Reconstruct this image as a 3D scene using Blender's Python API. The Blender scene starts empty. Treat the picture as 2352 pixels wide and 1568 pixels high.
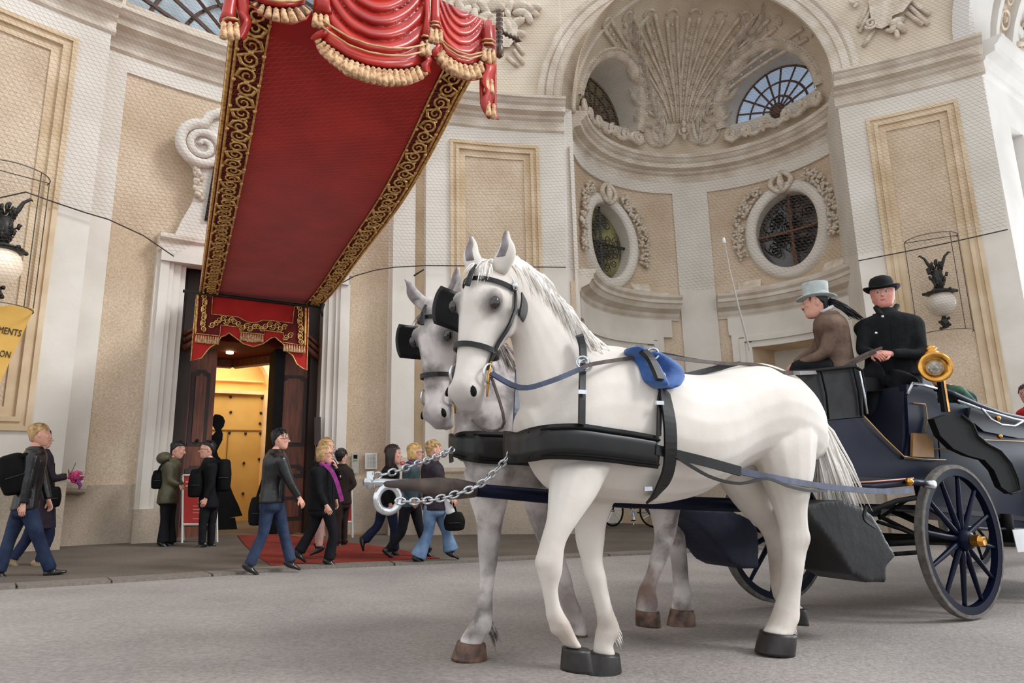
import bpy, bmesh, math, random
import numpy as np
from mathutils import Vector, Matrix
from math import sin, cos, pi, radians, degrees, atan2, hypot, sqrt
SC = bpy.context.scene
COL = SC.collection
rnd = random.Random(7)
# ------------------------------------------------------------ camera
IW, IH, FOC, PITCH, ROLL, CZ = 2352, 1568, 1500.0, .2021, .023, 1.15
_cr, _sr, _cp, _sp = cos(ROLL), sin(ROLL), cos(PITCH), sin(PITCH)
cd = bpy.data.cameras.new('camera'); cam = bpy.data.objects.new('camera', cd); COL.objects.link(cam)
cd.sensor_width = 36; cd.lens = 36 * FOC / IW; cd.clip_start = .05; cd.clip_end = 500
_fw = Vector((0, _cp, _sp)); _up0 = Vector((0, -_sp, _cp))
_rt = Vector((_cr, 0, 0)) + _up0 * (-_sr)
_up = Vector((_sr, 0, 0)) + _up0 * _cr
M3 = Matrix((( _rt.x, _up.x, -_fw.x), (_rt.y, _up.y, -_fw.y), (_rt.z, _up.z, -_fw.z)))
cam.matrix_world = Matrix.Translation((0, 0, CZ)) @ M3.to_4x4()
SC.camera = cam
# ------------------------------------------------------------ light and exposure
vs = SC.view_settings
SC.display_settings.display_device = 'sRGB'
vs.view_transform = 'Standard'; vs.look = 'None'; vs.exposure = 0.45; vs.gamma = 1.0; vs.use_curve_mapping = False
w = bpy.data.worlds.new('overcast_daylight'); SC.world = w; w.use_nodes = True
nt = w.node_tree; bg = nt.nodes['Background']
bg.inputs[0].default_value = (.93, .96, 1.0, 1); bg.inputs[1].default_value = .92
def area(name, loc, target, sx, sy, power, color):
    l = bpy.data.lights.new(name, 'AREA'); l.shape = 'RECTANGLE'; l.size = sx; l.size_y = sy; l.energy = power; l.color = color
    o = bpy.data.objects.new(name, l); COL.objects.link(o); o.location = loc
    o.rotation_euler = (Vector(target) - Vector(loc)).to_track_quat('-Z', 'Y').to_euler(); return o
sl = bpy.data.lights.new('hazy_sun', 'SUN'); sl.energy = 1.35; sl.angle = radians(16); sl.color = (.97, .98, 1.0)
so = bpy.data.objects.new('hazy_sun', sl); COL.objects.link(so)
so.rotation_euler = (Vector((0, 0, 0)) - Vector((9, -2.0, 8.0))).to_track_quat('-Z', 'Y').to_euler()
area('gate_daylight', (19.2, 13.4, 3.6), (1.5, 2.2, .3), 5, 6, 1100, (.86, .93, 1.0))

# ------------------------------------------------------------ pixel helpers (photo pixel -> point of the place)
def ray(px, py):
    x = (px - IW / 2) / FOC; y = -(py - IH / 2) / FOC
    xr = _cr * x + _sr * y; yr = -_sr * x + _cr * y
    return np.array([xr, _cp - yr * _sp, _sp + yr * _cp])
O3 = np.array([0, 0, CZ])
def g(x, y):
    t = 7.5 - y
    return -.033 * x + .045 * (t + sqrt(t * t + 1)) / 2
def ground(px, py):
    d = ray(px, py); lo, hi = .5, 60
    for _ in range(50):
        m = (lo + hi) / 2
        if CZ + m * d[2] > g(m * d[0], m * d[1]): lo = m
        else: hi = m
    return Vector((lo * d[0], lo * d[1], CZ + lo * d[2]))
C0 = np.array([2.466, .358]); R0 = 13.25
CN = np.array([4.62, 13.2]); RN = 3.25
def onplane(px, py, P0, n):
    d = ray(px, py); P0 = np.array(P0); n = np.array(n)
    t = ((P0 - O3) @ n) / (d @ n); return Vector(O3 + d * t)
def cyl(px, py, R=R0, C=C0):
    d = ray(px, py); u = d[:2]; A = u @ u; B = -(u @ C); D = C @ C - R * R
    t = (-B + sqrt(max(B * B - A * D, 0))) / A; P = u * t
    return degrees(atan2(P[0] - C[0], P[1] - C[1])), CZ + t * d[2]
def cylP(px, py, R=R0, C=C0):
    th, z = cyl(px, py, R, C); return CP(th, z, R, C)
def CP(th, z, r=R0, C=C0):
    a = radians(th); return Vector((C[0] + r * sin(a), C[1] + r * cos(a), z))
def NP(ph, z, r=RN): return CP(ph, z, r, CN)

# ------------------------------------------------------------ materials
def s2l(c):
    return tuple([(x / 255 / 12.92 if x / 255 <= .04045 else ((x / 255 + .055) / 1.055) ** 2.4) for x in c]) + (1,)
MATS = {}
def mat(name, c, rough=.7, metal=0, c2=None, scale=3., amt=1., bump=0., bscale=None, detail=4, spec=.5, coat=0, alpha=None, trans=0, sheen=0, stretch=None, emit=0, lo=.35, hi=.65):
    if name in MATS: return MATS[name]
    m = bpy.data.materials.new(name); m.use_nodes = True; n = m.node_tree.nodes; L = m.node_tree.links
    b = n['Principled BSDF']; b.inputs['Base Color'].default_value = s2l(c); b.inputs['Roughness'].default_value = rough
    b.inputs['Metallic'].default_value = metal; b.inputs['Specular IOR Level'].default_value = spec
    b.inputs['Coat Weight'].default_value = coat; b.inputs['Transmission Weight'].default_value = trans; b.inputs['Sheen Weight'].default_value = sheen
    tc = n.new('ShaderNodeTexCoord'); src = tc.outputs['Object']
    if stretch:
        mp = n.new('ShaderNodeMapping'); mp.inputs['Scale'].default_value = stretch; L.new(src, mp.inputs[0]); src = mp.outputs[0]
    if c2 is None: c2 = tuple(max(0, x * .9) for x in c)
    nz = n.new('ShaderNodeTexNoise'); nz.inputs['Scale'].default_value = scale; nz.inputs['Detail'].default_value = detail; L.new(src, nz.inputs['Vector'])
    cr = n.new('ShaderNodeValToRGB'); cr.color_ramp.elements[0].position = lo; cr.color_ramp.elements[1].position = hi
    cr.color_ramp.elements[0].color = s2l(c2); cr.color_ramp.elements[1].color = s2l(c)
    L.new(nz.outputs['Fac'], cr.inputs[0]); L.new(cr.outputs[0], b.inputs['Base Color'])
    if bump:
        n2 = n.new('ShaderNodeTexNoise'); n2.inputs['Scale'].default_value = bscale or scale * 8; n2.inputs['Detail'].default_value = 3; L.new(src, n2.inputs['Vector'])
        bp = n.new('ShaderNodeBump'); bp.inputs['Strength'].default_value = bump; bp.inputs['Distance'].default_value = .02
        L.new(n2.outputs['Fac'], bp.inputs['Height']); L.new(bp.outputs[0], b.inputs['Normal'])
    if emit: b.inputs['Emission Color'].default_value = s2l(c); b.inputs['Emission Strength'].default_value = emit
    MATS[name] = m; return m
def stucco_mat(name, c, c2, speck):
    m = mat(name, c, .9, c2=c2, scale=.9, detail=6, bump=.35, bscale=45, spec=.2)
    n = m.node_tree.nodes; L = m.node_tree.links; b = n['Principled BSDF']
    tc = n['Texture Coordinate']; nz = n.new('ShaderNodeTexNoise'); nz.inputs['Scale'].default_value = 34; nz.inputs['Detail'].default_value = 6; nz.inputs['Roughness'].default_value = .7
    L.new(tc.outputs['Object'], nz.inputs['Vector'])
    cr = n.new('ShaderNodeValToRGB'); cr.color_ramp.elements[0].position = .38; cr.color_ramp.elements[1].position = .6
    cr.color_ramp.elements[0].color = (speck, speck, speck, 1); cr.color_ramp.elements[1].color = (1, 1, 1, 1)
    L.new(nz.outputs['Fac'], cr.inputs[0])
    mx = n.new('ShaderNodeMix'); mx.data_type = 'RGBA'; mx.blend_type = 'MULTIPLY'; mx.inputs[0].default_value = 1
    old = b.inputs['Base Color'].links[0].from_socket
    L.new(old, mx.inputs[6]); L.new(cr.outputs[0], mx.inputs[7]); L.new(mx.outputs[2], b.inputs['Base Color']); return m
WHITE = mat('white_limewash', (226, 219, 209), .85, c2=(212, 204, 192), scale=1.1, detail=7, bump=.12, bscale=14, spec=.2)
CORN = mat('cream_limewash', (222, 212, 198), .85, c2=(198, 184, 166), scale=2.2, detail=8, bump=.15, bscale=12, spec=.2)
BUFF = mat('buff_painted_moulding', (222, 201, 172), .85, c2=(201, 176, 142), scale=1.6, detail=6, bump=.1, spec=.2)
STUC = stucco_mat('roughcast_stucco', (226, 205, 180), (208, 184, 156), .72)
PLIN = stucco_mat('plinth_stone', (200, 184, 164), (172, 156, 138), .8)
RELF = mat('relief_stucco', (224, 213, 197), .85, c2=(196, 180, 160), scale=6, detail=6, spec=.2)
DOMM = mat('dome_plaster', (220, 206, 186), .88, c2=(200, 182, 158), scale=1.4, detail=6, bump=.1, spec=.2)
BRON = mat('window_bar_iron', (96, 62, 48), .6, c2=(60, 42, 36), scale=20)
IRON = mat('black_iron', (40, 40, 38), .45, metal=.3, c2=(26, 27, 27), scale=25)
GOLD = mat('gilded_carving', (246, 206, 130), .34, metal=.5, c2=(176, 118, 52), scale=24, lo=.3, hi=.6)
RED = mat('red_canopy_cloth', (196, 44, 40), .8, c2=(172, 34, 32), scale=2.0, bump=.0, bscale=60, sheen=.2, spec=.25)
DRED = mat('dark_red_border', (112, 26, 26), .75, c2=(90, 20, 20), scale=6, spec=.3)
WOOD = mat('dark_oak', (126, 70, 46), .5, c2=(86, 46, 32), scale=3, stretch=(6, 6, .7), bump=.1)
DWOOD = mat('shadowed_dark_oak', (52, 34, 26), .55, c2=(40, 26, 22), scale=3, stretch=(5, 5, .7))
BLACK = mat('matte_black', (15, 15, 15), .75, c2=(10, 10, 10), scale=9, spec=.15)
STEEL = mat('polished_nickel', (225, 228, 232), .22, metal=.95, c2=(190, 194, 198), scale=12)
BRASS = mat('polished_brass', (232, 176, 88), .22, metal=.95, c2=(196, 136, 60), scale=10)

# ------------------------------------------------------------ mesh builder
class MB:
    def __init__(s): s.v = []; s.f = []; s.uv = None
    def add(s, vs, fs):
        o = len(s.v); s.v += [tuple(p) for p in vs]; s.f += [tuple(i + o for i in f) for f in fs]; return s
    def grid(s, P, cu=False, cv=False, cap0=False, cap1=False):
        nu, nv = len(P), len(P[0]); f = []
        for i in range(nu if cu else nu - 1):
            for j in range(nv if cv else nv - 1):
                a = i * nv + j; b = i * nv + (j + 1) % nv; c = ((i + 1) % nu) * nv + (j + 1) % nv; d = ((i + 1) % nu) * nv + j
                f.append((a, b, c, d))
        if cap0: f.append(tuple(range(nv))[::-1])
        if cap1: f.append(tuple((nu - 1) * nv + j for j in range(nv)))
        return s.add([p for r in P for p in r], f)
    def hexa(s, p): return s.add(p, [(0, 3, 2, 1), (4, 5, 6, 7), (0, 1, 5, 4), (1, 2, 6, 5), (2, 3, 7, 6), (3, 0, 4, 7)])
    def box(s, c, sz, ax=None):
        c = Vector(c); ax = ax or (Vector((1, 0, 0)), Vector((0, 1, 0)), Vector((0, 0, 1)))
        a, b, d = [Vector(q).normalized() * (k / 2) for q, k in zip(ax, sz)]
        return s.hexa([c - a - b - d, c + a - b - d, c + a + b - d, c - a + b - d, c - a - b + d, c + a - b + d, c + a + b + d, c - a + b + d])
    def tube(s, path, r, n=8, closed=False, sq=1., up=None, cap=True):
        path = [Vector(p) for p in path]; m = len(path); R = r if hasattr(r, '__len__') else [r] * m; rings = []; prev = None
        for i in range(m):
            if closed: t = path[(i + 1) % m] - path[i - 1]
            else: t = path[min(i + 1, m - 1)] - path[max(i - 1, 0)]
            if t.length < 1e-9: t = Vector((0, 0, 1))
            t.normalize()
            if up is not None: a = Vector(up) - t * t.dot(Vector(up))
            elif prev is None: a = t.orthogonal()
            else: a = prev - t * t.dot(prev)
            if a.length < 1e-6: a = t.orthogonal()
            a.normalize(); prev = a; b = t.cross(a)
            rings.append([path[i] + a * (R[i] * cos(2 * pi * k / n)) + b * (R[i] * sq * sin(2 * pi * k / n)) for k in range(n)])
        return s.grid(rings, cu=closed, cv=True, cap0=cap and not closed, cap1=cap and not closed)
    def lathe(s, prof, o, axis=(0, 0, 1), n=20):
        o = Vector(o); t = Vector(axis).normalized(); a = t.orthogonal().normalized(); b = t.cross(a)
        return s.grid([[o + t * h + a * (r * cos(2 * pi * k / n)) + b * (r * sin(2 * pi * k / n)) for k in range(n)] for r, h in prof], cv=True, cap0=True, cap1=True)
    def ball(s, c, r, n=10, m=6, ax=None):
        c = Vector(c); r = r if hasattr(r, '__len__') else (r, r, r); ax = ax or (Vector((1, 0, 0)), Vector((0, 1, 0)), Vector((0, 0, 1)))
        P = []
        for i in range(m + 1):
            e = -pi / 2 + pi * i / m; e = max(min(e, 1.565), -1.565)
            P.append([c + ax[0] * (r[0] * cos(e) * cos(2 * pi * k / n)) + ax[1] * (r[1] * cos(e) * sin(2 * pi * k / n)) + ax[2] * (r[2] * sin(e)) for k in range(n)])
        return s.grid(P, cv=True, cap0=True, cap1=True)
    def cbox(s, t0, t1, z0, z1, r0, r1, C=C0, step=1.2):
        n = max(1, int(abs(t1 - t0) / step)); P = []
        for i in range(n + 1):
            t = t0 + (t1 - t0) * i / n
            P.append([CP(t, z0, r0, C), CP(t, z1, r0, C), CP(t, z1, r1, C), CP(t, z0, r1, C)])
        return s.grid(P, cv=True, cap0=True, cap1=True)
    def sweepc(s, prof, t0, t1, R, C=C0, step=1.0):   # prof: (inward offset, z)
        n = max(1, int(abs(t1 - t0) / step)); P = []
        for i in range(n + 1):
            t = t0 + (t1 - t0) * i / n; P.append([CP(t, z, R - o, C) for o, z in prof])
        return s.grid(P, cv=True, cap0=True, cap1=True)
    def sweepl(s, prof, a, b, nrm):   # straight moulding from plan point a to b, offset along nrm
        nrm = Vector(nrm).normalized(); P = []
        for q in (a, b): P.append([Vector((q[0], q[1], 0)) + nrm * o + Vector((0, 0, z)) for o, z in prof])
        return s.grid(P, cv=True, cap0=True, cap1=True)
    def slab(s, front, off):      # outline polygon + offset vector(s) -> solid
        n = len(front); front = [Vector(p) for p in front]; off = off if isinstance(off, list) else [Vector(off)] * n
        back = [p + o for p, o in zip(front, off)]
        return s.add(front + back, [tuple(range(n)), tuple(range(2 * n - 1, n - 1, -1))] + [(i, i + n, (i + 1) % n + n, (i + 1) % n) for i in range(n)])
    def build(s, name, m, parent=None, smooth=False, fix=True, **kw):
        me = bpy.data.meshes.new(name); me.from_pydata([tuple(v) for v in s.v], [], s.f); me.materials.append(m)
        if fix:
            bm = bmesh.new(); bm.from_mesh(me); bmesh.ops.recalc_face_normals(bm, faces=bm.faces); bm.to_mesh(me); bm.free()
        if smooth: me.polygons.foreach_set('use_smooth', [True] * len(me.polygons))
        return link(name, me, parent, **kw)
def link(name, me, parent=None, **kw):
    o = bpy.data.objects.new(name, me); COL.objects.link(o)
    if parent is not None: o.parent = parent
    for k, v in kw.items(): o[k] = v
    return o
def thing(name, label, cat, loc=None, group=None):
    o = bpy.data.objects.new(name, None); COL.objects.link(o); o.empty_display_size = .1
    o['label'] = label; o['category'] = cat
    if group: o['group'] = group
    return o
def struct(name, label=None):
    o = bpy.data.objects.new(name, None); COL.objects.link(o); o['kind'] = 'structure'
    if label: o['label'] = label
    return o
def crom(pts, k):
    """Catmull-Rom through rows of numbers, k steps per span."""
    P = np.array(pts, float); n = len(P); out = []
    for i in range(n - 1):
        a = P[max(i - 1, 0)]; b = P[i]; c = P[i + 1]; d = P[min(i + 2, n - 1)]
        for j in range(k):
            t = j / k; out.append(.5 * ((2 * b) + (c - a) * t + (2 * a - 5 * b + 4 * c - d) * t * t + (3 * b - a - 3 * c + d) * t ** 3))
    out.append(P[-1]); return out
def text_mesh(txt, O, ex, ez, size, depth=.004):
    cu = bpy.data.curves.new('t', 'FONT'); cu.body = txt; cu.size = 1; cu.extrude = .01; cu.resolution_u = 2
    ob = bpy.data.objects.new('t', cu); COL.objects.link(ob); dg = bpy.context.evaluated_depsgraph_get()
    me = bpy.data.meshes.new_from_object(ob.evaluated_get(dg)); bpy.data.objects.remove(ob); bpy.data.curves.remove(cu)
    ex = Vector(ex).normalized(); ez = Vector(ez).normalized(); n = ex.cross(ez)
    for v in me.vertices: v.co = Vector(O) + ex * (v.co.x * size) + ez * (v.co.y * size) + n * (v.co.z / .01 * depth)
    me.materials.clear(); return me
# ============================================================ THE BUILDING
CORNP = [(0, 8.70), (.05, 8.74), (.06, 8.80), (.01, 8.82), (.02, 8.96), (.09, 9.0), (.11, 9.06), (.27, 9.09), (.28, 9.2), (.34, 9.24), (.38, 9.30), (.42, 9.32), (.42, 9.38), (0, 9.40)]
def frame_c(par, t0, t1, z0, z1, R, C=C0):
    d = lambda m: degrees(m / R)
    lay = [(0, .07, -.05, BUFF), (.07, .13, -.015, BUFF), (.13, .2, -.045, BUFF), (.2, .34, .01, BUFF)]
    mb = MB()
    for a, b, off, _ in lay:
        o, i = d(a), d(b)
        mb.cbox(t0 + o, t0 + i, z0 + a, z1 - a, R + off, R + .06, C); mb.cbox(t1 - i, t1 - o, z0 + a, z1 - a, R + off, R + .06, C)
        mb.cbox(t0 + i, t1 - i, z1 - b, z1 - a, R + off, R + .06, C); mb.cbox(t0 + i, t1 - i, z0 + a, z0 + b, R + off, R + .06, C)
    mb.build('panel_frame', BUFF, par)
    q = d(.34); MB().cbox(t0 + q, t1 - q, z0 + .34, z1 - .34, R + .04, R + .1, C).build('stucco_panel', STUC, par)
def pier(name, t0, t1, p0, p1, pz0, pz1, label):
    w = struct(name, label)
    mb = MB()
    mb.cbox(t0, p0, -.6, 8.75, R0, R0 + .9); mb.cbox(p1, t1, -.6, 8.75, R0, R0 + .9)
    mb.cbox(p0, p1, pz1, 8.75, R0, R0 + .9); mb.cbox(p0, p1, -.6, pz0, R0, R0 + .9); mb.cbox(p0, p1, pz0, pz1, R0 + .1, R0 + .9)
    mb.build('pier_face', WHITE, w)
    frame_c(w, p0, p1, pz0, pz1, R0)
    e = .25
    MB().sweepc(CORNP, t0 - e, t1 + e, R0).build('cornice', CORN, w)
    MB().cbox(t0 - .3, t1 + .3, -.7, 1.22, R0 - .07, R0 + .3).sweepc([(0, 1.2), (.07, 1.2), (.09, 1.25), (.05, 1.3), (0, 1.33)], t0 - .3, t1 + .3, R0).build('plinth', PLIN, w)
    return w
wl = pier('wall_left', -57.5, -44.05, -55.5, -46.0, 1.94, 8.36, 'cream pilaster wall left of the doorway with a framed stucco panel')
wc = pier('wall_center', -18.54, -5.35, -16.32, -7.71, 1.9, 8.36, 'cream pilaster wall between doorway and niche')
wr = pier('wall_right', 20.54, 31.64, 22.6, 29.63, 1.9, 8.32, 'cream pilaster wall right of the niche carrying the lamp')
MB().cbox(-62, -57.5, -.6, 15, R0 + .3, R0 + .9).build('side_wall', WHITE, wl)
# stepped strip left of the central pilaster
MB().cbox(-21.38, -19.4, -.6, 8.75, R0 + .12, R0 + .9).build('pilaster_strip', WHITE, wc)
MB().cbox(-19.4, -18.5, -.6, 8.75, R0 + .25, R0 + .9).build('pilaster_return', BUFF, wc)  # buff tone paints in the shade of this set-back step
MB().sweepc(CORNP, -21.6, -18.5, R0 + .12).build('cornice', CORN, wc)
MB().cbox(-21.5, -18.5, -.7, 1.22, R0 + .05, R0 + .3).build('plinth', PLIN, wc)
# ---------------- doorway bay, recessed
RB = 13.7
wd = struct('wall_back', 'recessed stucco wall around the tall doorway')
DL, DR = -37.35, -26.9
def zpx(px, py, R=RB): return cyl(px, py, R)[1]
mb = MB()
mb.cbox(-44.2, -42.45, -.6, 8.75, RB, RB + .4); mb.cbox(-42.45, -21.1, 8.38, 8.75, RB, RB + .4)
mb.cbox(-21.5, -20.9, -.6, 8.75, RB, RB + .4)
mb.build('wall_border', WHITE, wd)
mb = MB(); mb.cbox(-42.45, DL, -.6, 8.38, RB + .04, RB + .6); mb.cbox(DR, -21.1, -.6, 8.38, RB + .04, RB + .6); mb.cbox(DL, DR, 5.3, 8.38, RB + .04, RB + .6)
mb.build('stucco_field', STUC, wd)
MB().sweepc(CORNP, -44.6, -20.9, RB).build('cornice', CORN, wd)
mb = MB(); mb.cbox(-44.2, -39.3, -.6, 1.15, RB - .03, RB + .2); mb.cbox(-24.7, -21, -.6, 1.15, RB - .03, RB + .2); mb.build('plinth', PLIN, wd)
MB().tube([CP(-44.0, 1.12, RB - .1), CP(-43.2, 1.12, RB - .12), CP(-42.4, 1.1, RB - .12)], .09, 10).build('rail_moulding', PLIN, wd)
# door surround with moulded jambs and lintel
def jamb(prof, side):
    mb = MB()
    for a, b, off in prof:
        q = lambda m: degrees(m / RB)
        t0, t1 = (DL - q(b), DL - q(a)) if side < 0 else (DR + q(a), DR + q(b))
        mb.cbox(t0, t1, -.6, 5.25, RB - off, RB + .5, step=.5)
    return mb
PJ = [(0, .09, .02), (.09, .22, .07), (.22, .30, .12), (.30, .44, .16), (.44, .50, .1)]
ds = struct('trim_1', 'cream moulded stone surround of the doorway with scrolled pediment')
jamb(PJ, -1).build('jamb', WHITE, ds); jamb(PJ, 1).build('jamb', WHITE, ds)
mb = MB(); mb.cbox(DL - 2.15, DL, -.6, .75, RB - .2, RB + .4); mb.cbox(DR, DR + 2.15, -.6, .75, RB - .2, RB + .4); mb.build('plinth', PLIN, ds)
MB().sweepc([(0, 5.0), (.1, 5.0), (.12, 5.12), (.2, 5.16), (.22, 5.3), (.3, 5.36), (.3, 5.44), (0, 5.5)], DL - 2.1, DR + 2.1, RB).build('lintel', CORN, ds)
tc_ = (DL + DR) / 2
out = [(370, 596), (372, 572), (398, 548), (418, 505), (440, 468), (452, 440), (458, 412), (455, 385), (440, 365), (428, 335), (430, 305), (448, 280), (480, 263), (515, 256)]
pl = [cyl(x, y, RB - .2) for x, y in out]
pl = [(a, b) for a, b in pl]
ol = pl + [(tc_, pl[-1][1] + .3)]
half = [(t, z) for t, z in ol] + [(2 * tc_ - t, z) for t, z in ol[:-1][::-1]]
mb = MB(); mb.slab([CP(t, z, RB - .2) for t, z in half], [CP(t, z, RB + .1) - CP(t, z, RB - .2) for t, z in half])
mb.build('pediment', WHITE, ds)
for sgn in (-1, 1):
    cx, cz_ = cyl(466, 336, RB - .25)
    P = []
    for i in range(46):
        a = pi * .5 + i / 45 * 2.2 * 2 * pi; r = .44 * (1 - i / 52)
        th = cx + degrees(-r * cos(a) * -1 / RB) * 1.0; P.append(CP(th if sgn < 0 else 2 * tc_ - th, cz_ + r * sin(a), RB - .27))
    start = [(520, 256), (500, 262), (482, 266)]
    S = [cyl(x, y, RB - .25) for x, y in start]
    P = [CP(t if sgn < 0 else 2 * tc_ - t, z, RB - .27) for t, z in S] + P
    rr = [.09] * 3 + [.1 * (1 - .55 * i / 45) for i in range(46)]
    MB().tube(P, rr, 8).build('volute', WHITE, ds, smooth=True)
    mb = MB()
    for i in range(26):
        t, z = cyl(456 + rnd.uniform(-8, 8), 375 + i * 3.2, RB - .25)
        mb.ball(CP(t if sgn < 0 else 2 * tc_ - t, z, RB - .22 - rnd.random() * .05), (.05, .05, .06), 6, 4)
    mb.build('leaf_drop', RELF, ds, smooth=True, kind='stuff')
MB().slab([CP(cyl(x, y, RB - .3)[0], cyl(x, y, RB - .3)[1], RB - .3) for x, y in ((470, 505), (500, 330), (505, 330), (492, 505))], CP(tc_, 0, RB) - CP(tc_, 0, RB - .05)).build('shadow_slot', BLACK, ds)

# ---------------- inside the doorway: dark oak portal and lit hall
hall = struct('wall_hall', 'yellow lit entrance hall behind the open doors')
YEL = mat('hall_yellow_wall', (238, 200, 128), .8, c2=(230, 188, 112), scale=2)
YDOOR = mat('hall_studded_door', (224, 186, 108), .7, c2=(214, 172, 96), scale=2, detail=6)
CRM = mat('hall_pale_arch', (250, 224, 180), .8)
HR = 17.2
tdir = CP(tc_ + 90, 0, 1, np.array([0, 0])); rdir = CP(tc_, 0, 1, np.array([0, 0]))
def DP(u, dpt, z):     # door frame coordinates: u along the wall (right +), dpt into the building from the bay wall
    return Vector((C0[0], C0[1], 0)) + rdir * (RB + dpt) + tdir * u + Vector((0, 0, z))
def dbox(mb, u0, u1, d0, d1, z0, z1):
    return mb.hexa([DP(u0, d0, z0), DP(u1, d0, z0), DP(u1, d1, z0), DP(u0, d1, z0), DP(u0, d0, z1), DP(u1, d0, z1), DP(u1, d1, z1), DP(u0, d1, z1)])
def dpx(px, py, dpt):
    P = onplane(px, py, DP(0, dpt, 0), rdir); v = P - DP(0, dpt, 0); return v.dot(tdir), v.z
HW = 1.25
mb = MB(); dbox(mb, -2.6, 3.2, 4.6, 4.7, -.3, 6); mb.build('back_wall', YEL, hall)
mb = MB(); dbox(mb, -2.7, -2.6, .6, 4.7, -.3, 6); dbox(mb, 3.2, 3.3, .6, 4.7, -.3, 6); mb.build('hall_side_wall', YEL, hall)
mb = MB(); dbox(mb, -2.7, 3.3, .6, 4.8, 4.6, 4.7); mb.build('hall_ceiling', DRED, hall)
mb = MB(); dbox(mb, -2.7, 3.3, -.2, 4.8, -.3, .16); mb.build('hall_floor', mat('hall_floor_stone', (190, 150, 100), .5), hall)
u0, z0 = dpx(487, 903, 4.5); u1, z1 = dpx(604, 908, 4.5); zb = .16
mb = MB(); dbox(mb, u0 - 1.6, u1, 4.45, 4.6, zb, z0); mb.build('studded_panel', YDOOR, hall)
for (px, py) in ((530, 911), (602, 914), (530, 946), (599, 948), (527, 993), (564, 995), (598, 995), (597, 972), (560, 1063), (595, 1054), (527, 1063), (558, 1133), (597, 1120)):
    uu, zz = dpx(px, py, 4.45); MB().ball(DP(uu, 4.44, zz), .035, 8, 4).build('stud', IRON, hall)
mb = MB(); uu, zz = dpx(560, 988, 4.45); dbox(mb, uu - 1.5, u1, 4.43, 4.46, zz - .012, zz + .012); uu, zb2 = dpx(524, 990, 4.45); dbox(mb, uu - .01, uu + .01, 4.43, 4.46, .2, zb2); mb.build('panel_joint', mat('joint_brown', (150, 112, 60), .8), hall)
mb = MB(); dbox(mb, u1, u1 + .35, 4.2, 4.6, zb, z0 + .1); P = []
for i in range(11):
    a = i / 10 * pi / 2; P.append([DP(u1 + .1 - 1.2 + 1.2 * cos(a) + k * cos(a), 4.2 + q, z0 + .1 + 1.1 * sin(a) + k * sin(a)) for k, q in ((0, 0), (.25, 0), (.25, .4), (0, .4))])
mb.grid(P, cv=True, cap0=True, cap1=True); mb.build('pale_arch', CRM, hall)
mb = MB(); dbox(mb, -2.6, u1, 4.35, 4.6, z0, z0 + .08); uu, zz = dpx(487, 872, 4.5); dbox(mb, -2.6, u1, 4.5, 4.6, zz, zz + .03); mb.build('wall_ledge', CRM, hall)
# wooden soffit inside
ptl = struct('door_1', 'tall dark oak portal with carved arched head and two open leaves')
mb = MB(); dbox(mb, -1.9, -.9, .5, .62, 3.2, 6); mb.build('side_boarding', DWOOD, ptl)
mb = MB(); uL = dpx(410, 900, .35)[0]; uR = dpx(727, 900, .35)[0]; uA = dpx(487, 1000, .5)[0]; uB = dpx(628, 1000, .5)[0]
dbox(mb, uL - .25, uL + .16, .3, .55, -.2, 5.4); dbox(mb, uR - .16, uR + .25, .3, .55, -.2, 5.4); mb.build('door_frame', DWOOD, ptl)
# carved arched head: filled polygon with arch below
zt = 5.4; n = 24; P = []
for i in range(n + 1):
    u = uL + (uR - uL) * i / n; s_ = (u - uL) / (uR - uL) * 2 - 1
    zl = 3.42 + .5 * cos(min(1, abs(s_)) ** 1.3 * pi / 2); P.append([DP(u, .28, zl), DP(u, .28, zt), DP(u, .5, zt), DP(u, .5, zl)])
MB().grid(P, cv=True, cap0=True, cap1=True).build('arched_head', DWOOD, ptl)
for off, hh in ((.1, .06), (.24, .05), (.36, .04)):
    P = [DP(uL + (uR - uL) * i / n, .24, 3.42 + off + .5 * cos(min(1, abs(i / n * 2 - 1)) ** 1.3 * pi / 2)) for i in range(n + 1)]
    MB().tube(P, hh, 6).build('head_moulding', WOOD, ptl, smooth=True)
mb = MB()
for i in range(14):
    a = i / 14 * 2 * pi; mb.ball(DP((uL + uR) / 2 + .25 * cos(a), .22, 4.08 + .1 * sin(a)), (.06, .05, .05), 6, 4)
mb.build('carved_crest', DWOOD, ptl, smooth=True)
# door leaves, opened inwards, each with carved panels
def leaf(ua, ub, da, db, name, knob):
    A = DP(ua, da, 0); B = DP(ub, db, 0); ex = (B - A); W_ = ex.length; ex.normalize(); nn = Vector((ex.y, -ex.x, 0)); zb_, ztp = .17, 3.62
    mb = MB(); mb.box((A + B) / 2 + Vector((0, 0, (zb_ + ztp) / 2)) - nn * .0, (W_, .08, ztp - zb_), (ex, nn, Vector((0, 0, 1))))
    o = mb.build('door_leaf', WOOD, ptl)
    for (z0_, z1_) in ((.35, .95), (1.15, 1.55), (1.75, 3.3)):
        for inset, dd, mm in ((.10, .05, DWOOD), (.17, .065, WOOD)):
            x0, x1 = inset, W_ - inset; a = []
            c = .06
            pts = [(x0, z0_ + inset - .05), (x1, z0_ + inset - .05), (x1, z1_ - inset - c), (x1 - c, z1_ - inset - c * .6), (x1 - c * 1.4, z1_ - inset), (x0 + c * 1.4, z1_ - inset), (x0 + c, z1_ - inset - c * .6), (x0, z1_ - inset - c)]
            MB().slab([A + ex * x + Vector((0, 0, z)) + nn * dd for x, z in pts], -nn * (2 * dd)).build('carved_panel', mm, o)
    if knob: MB().ball((A + B) / 2 + nn * .09 + Vector((0, 0, 1.9)), .03, 8, 5).build('knob', IRON, o)
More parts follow.
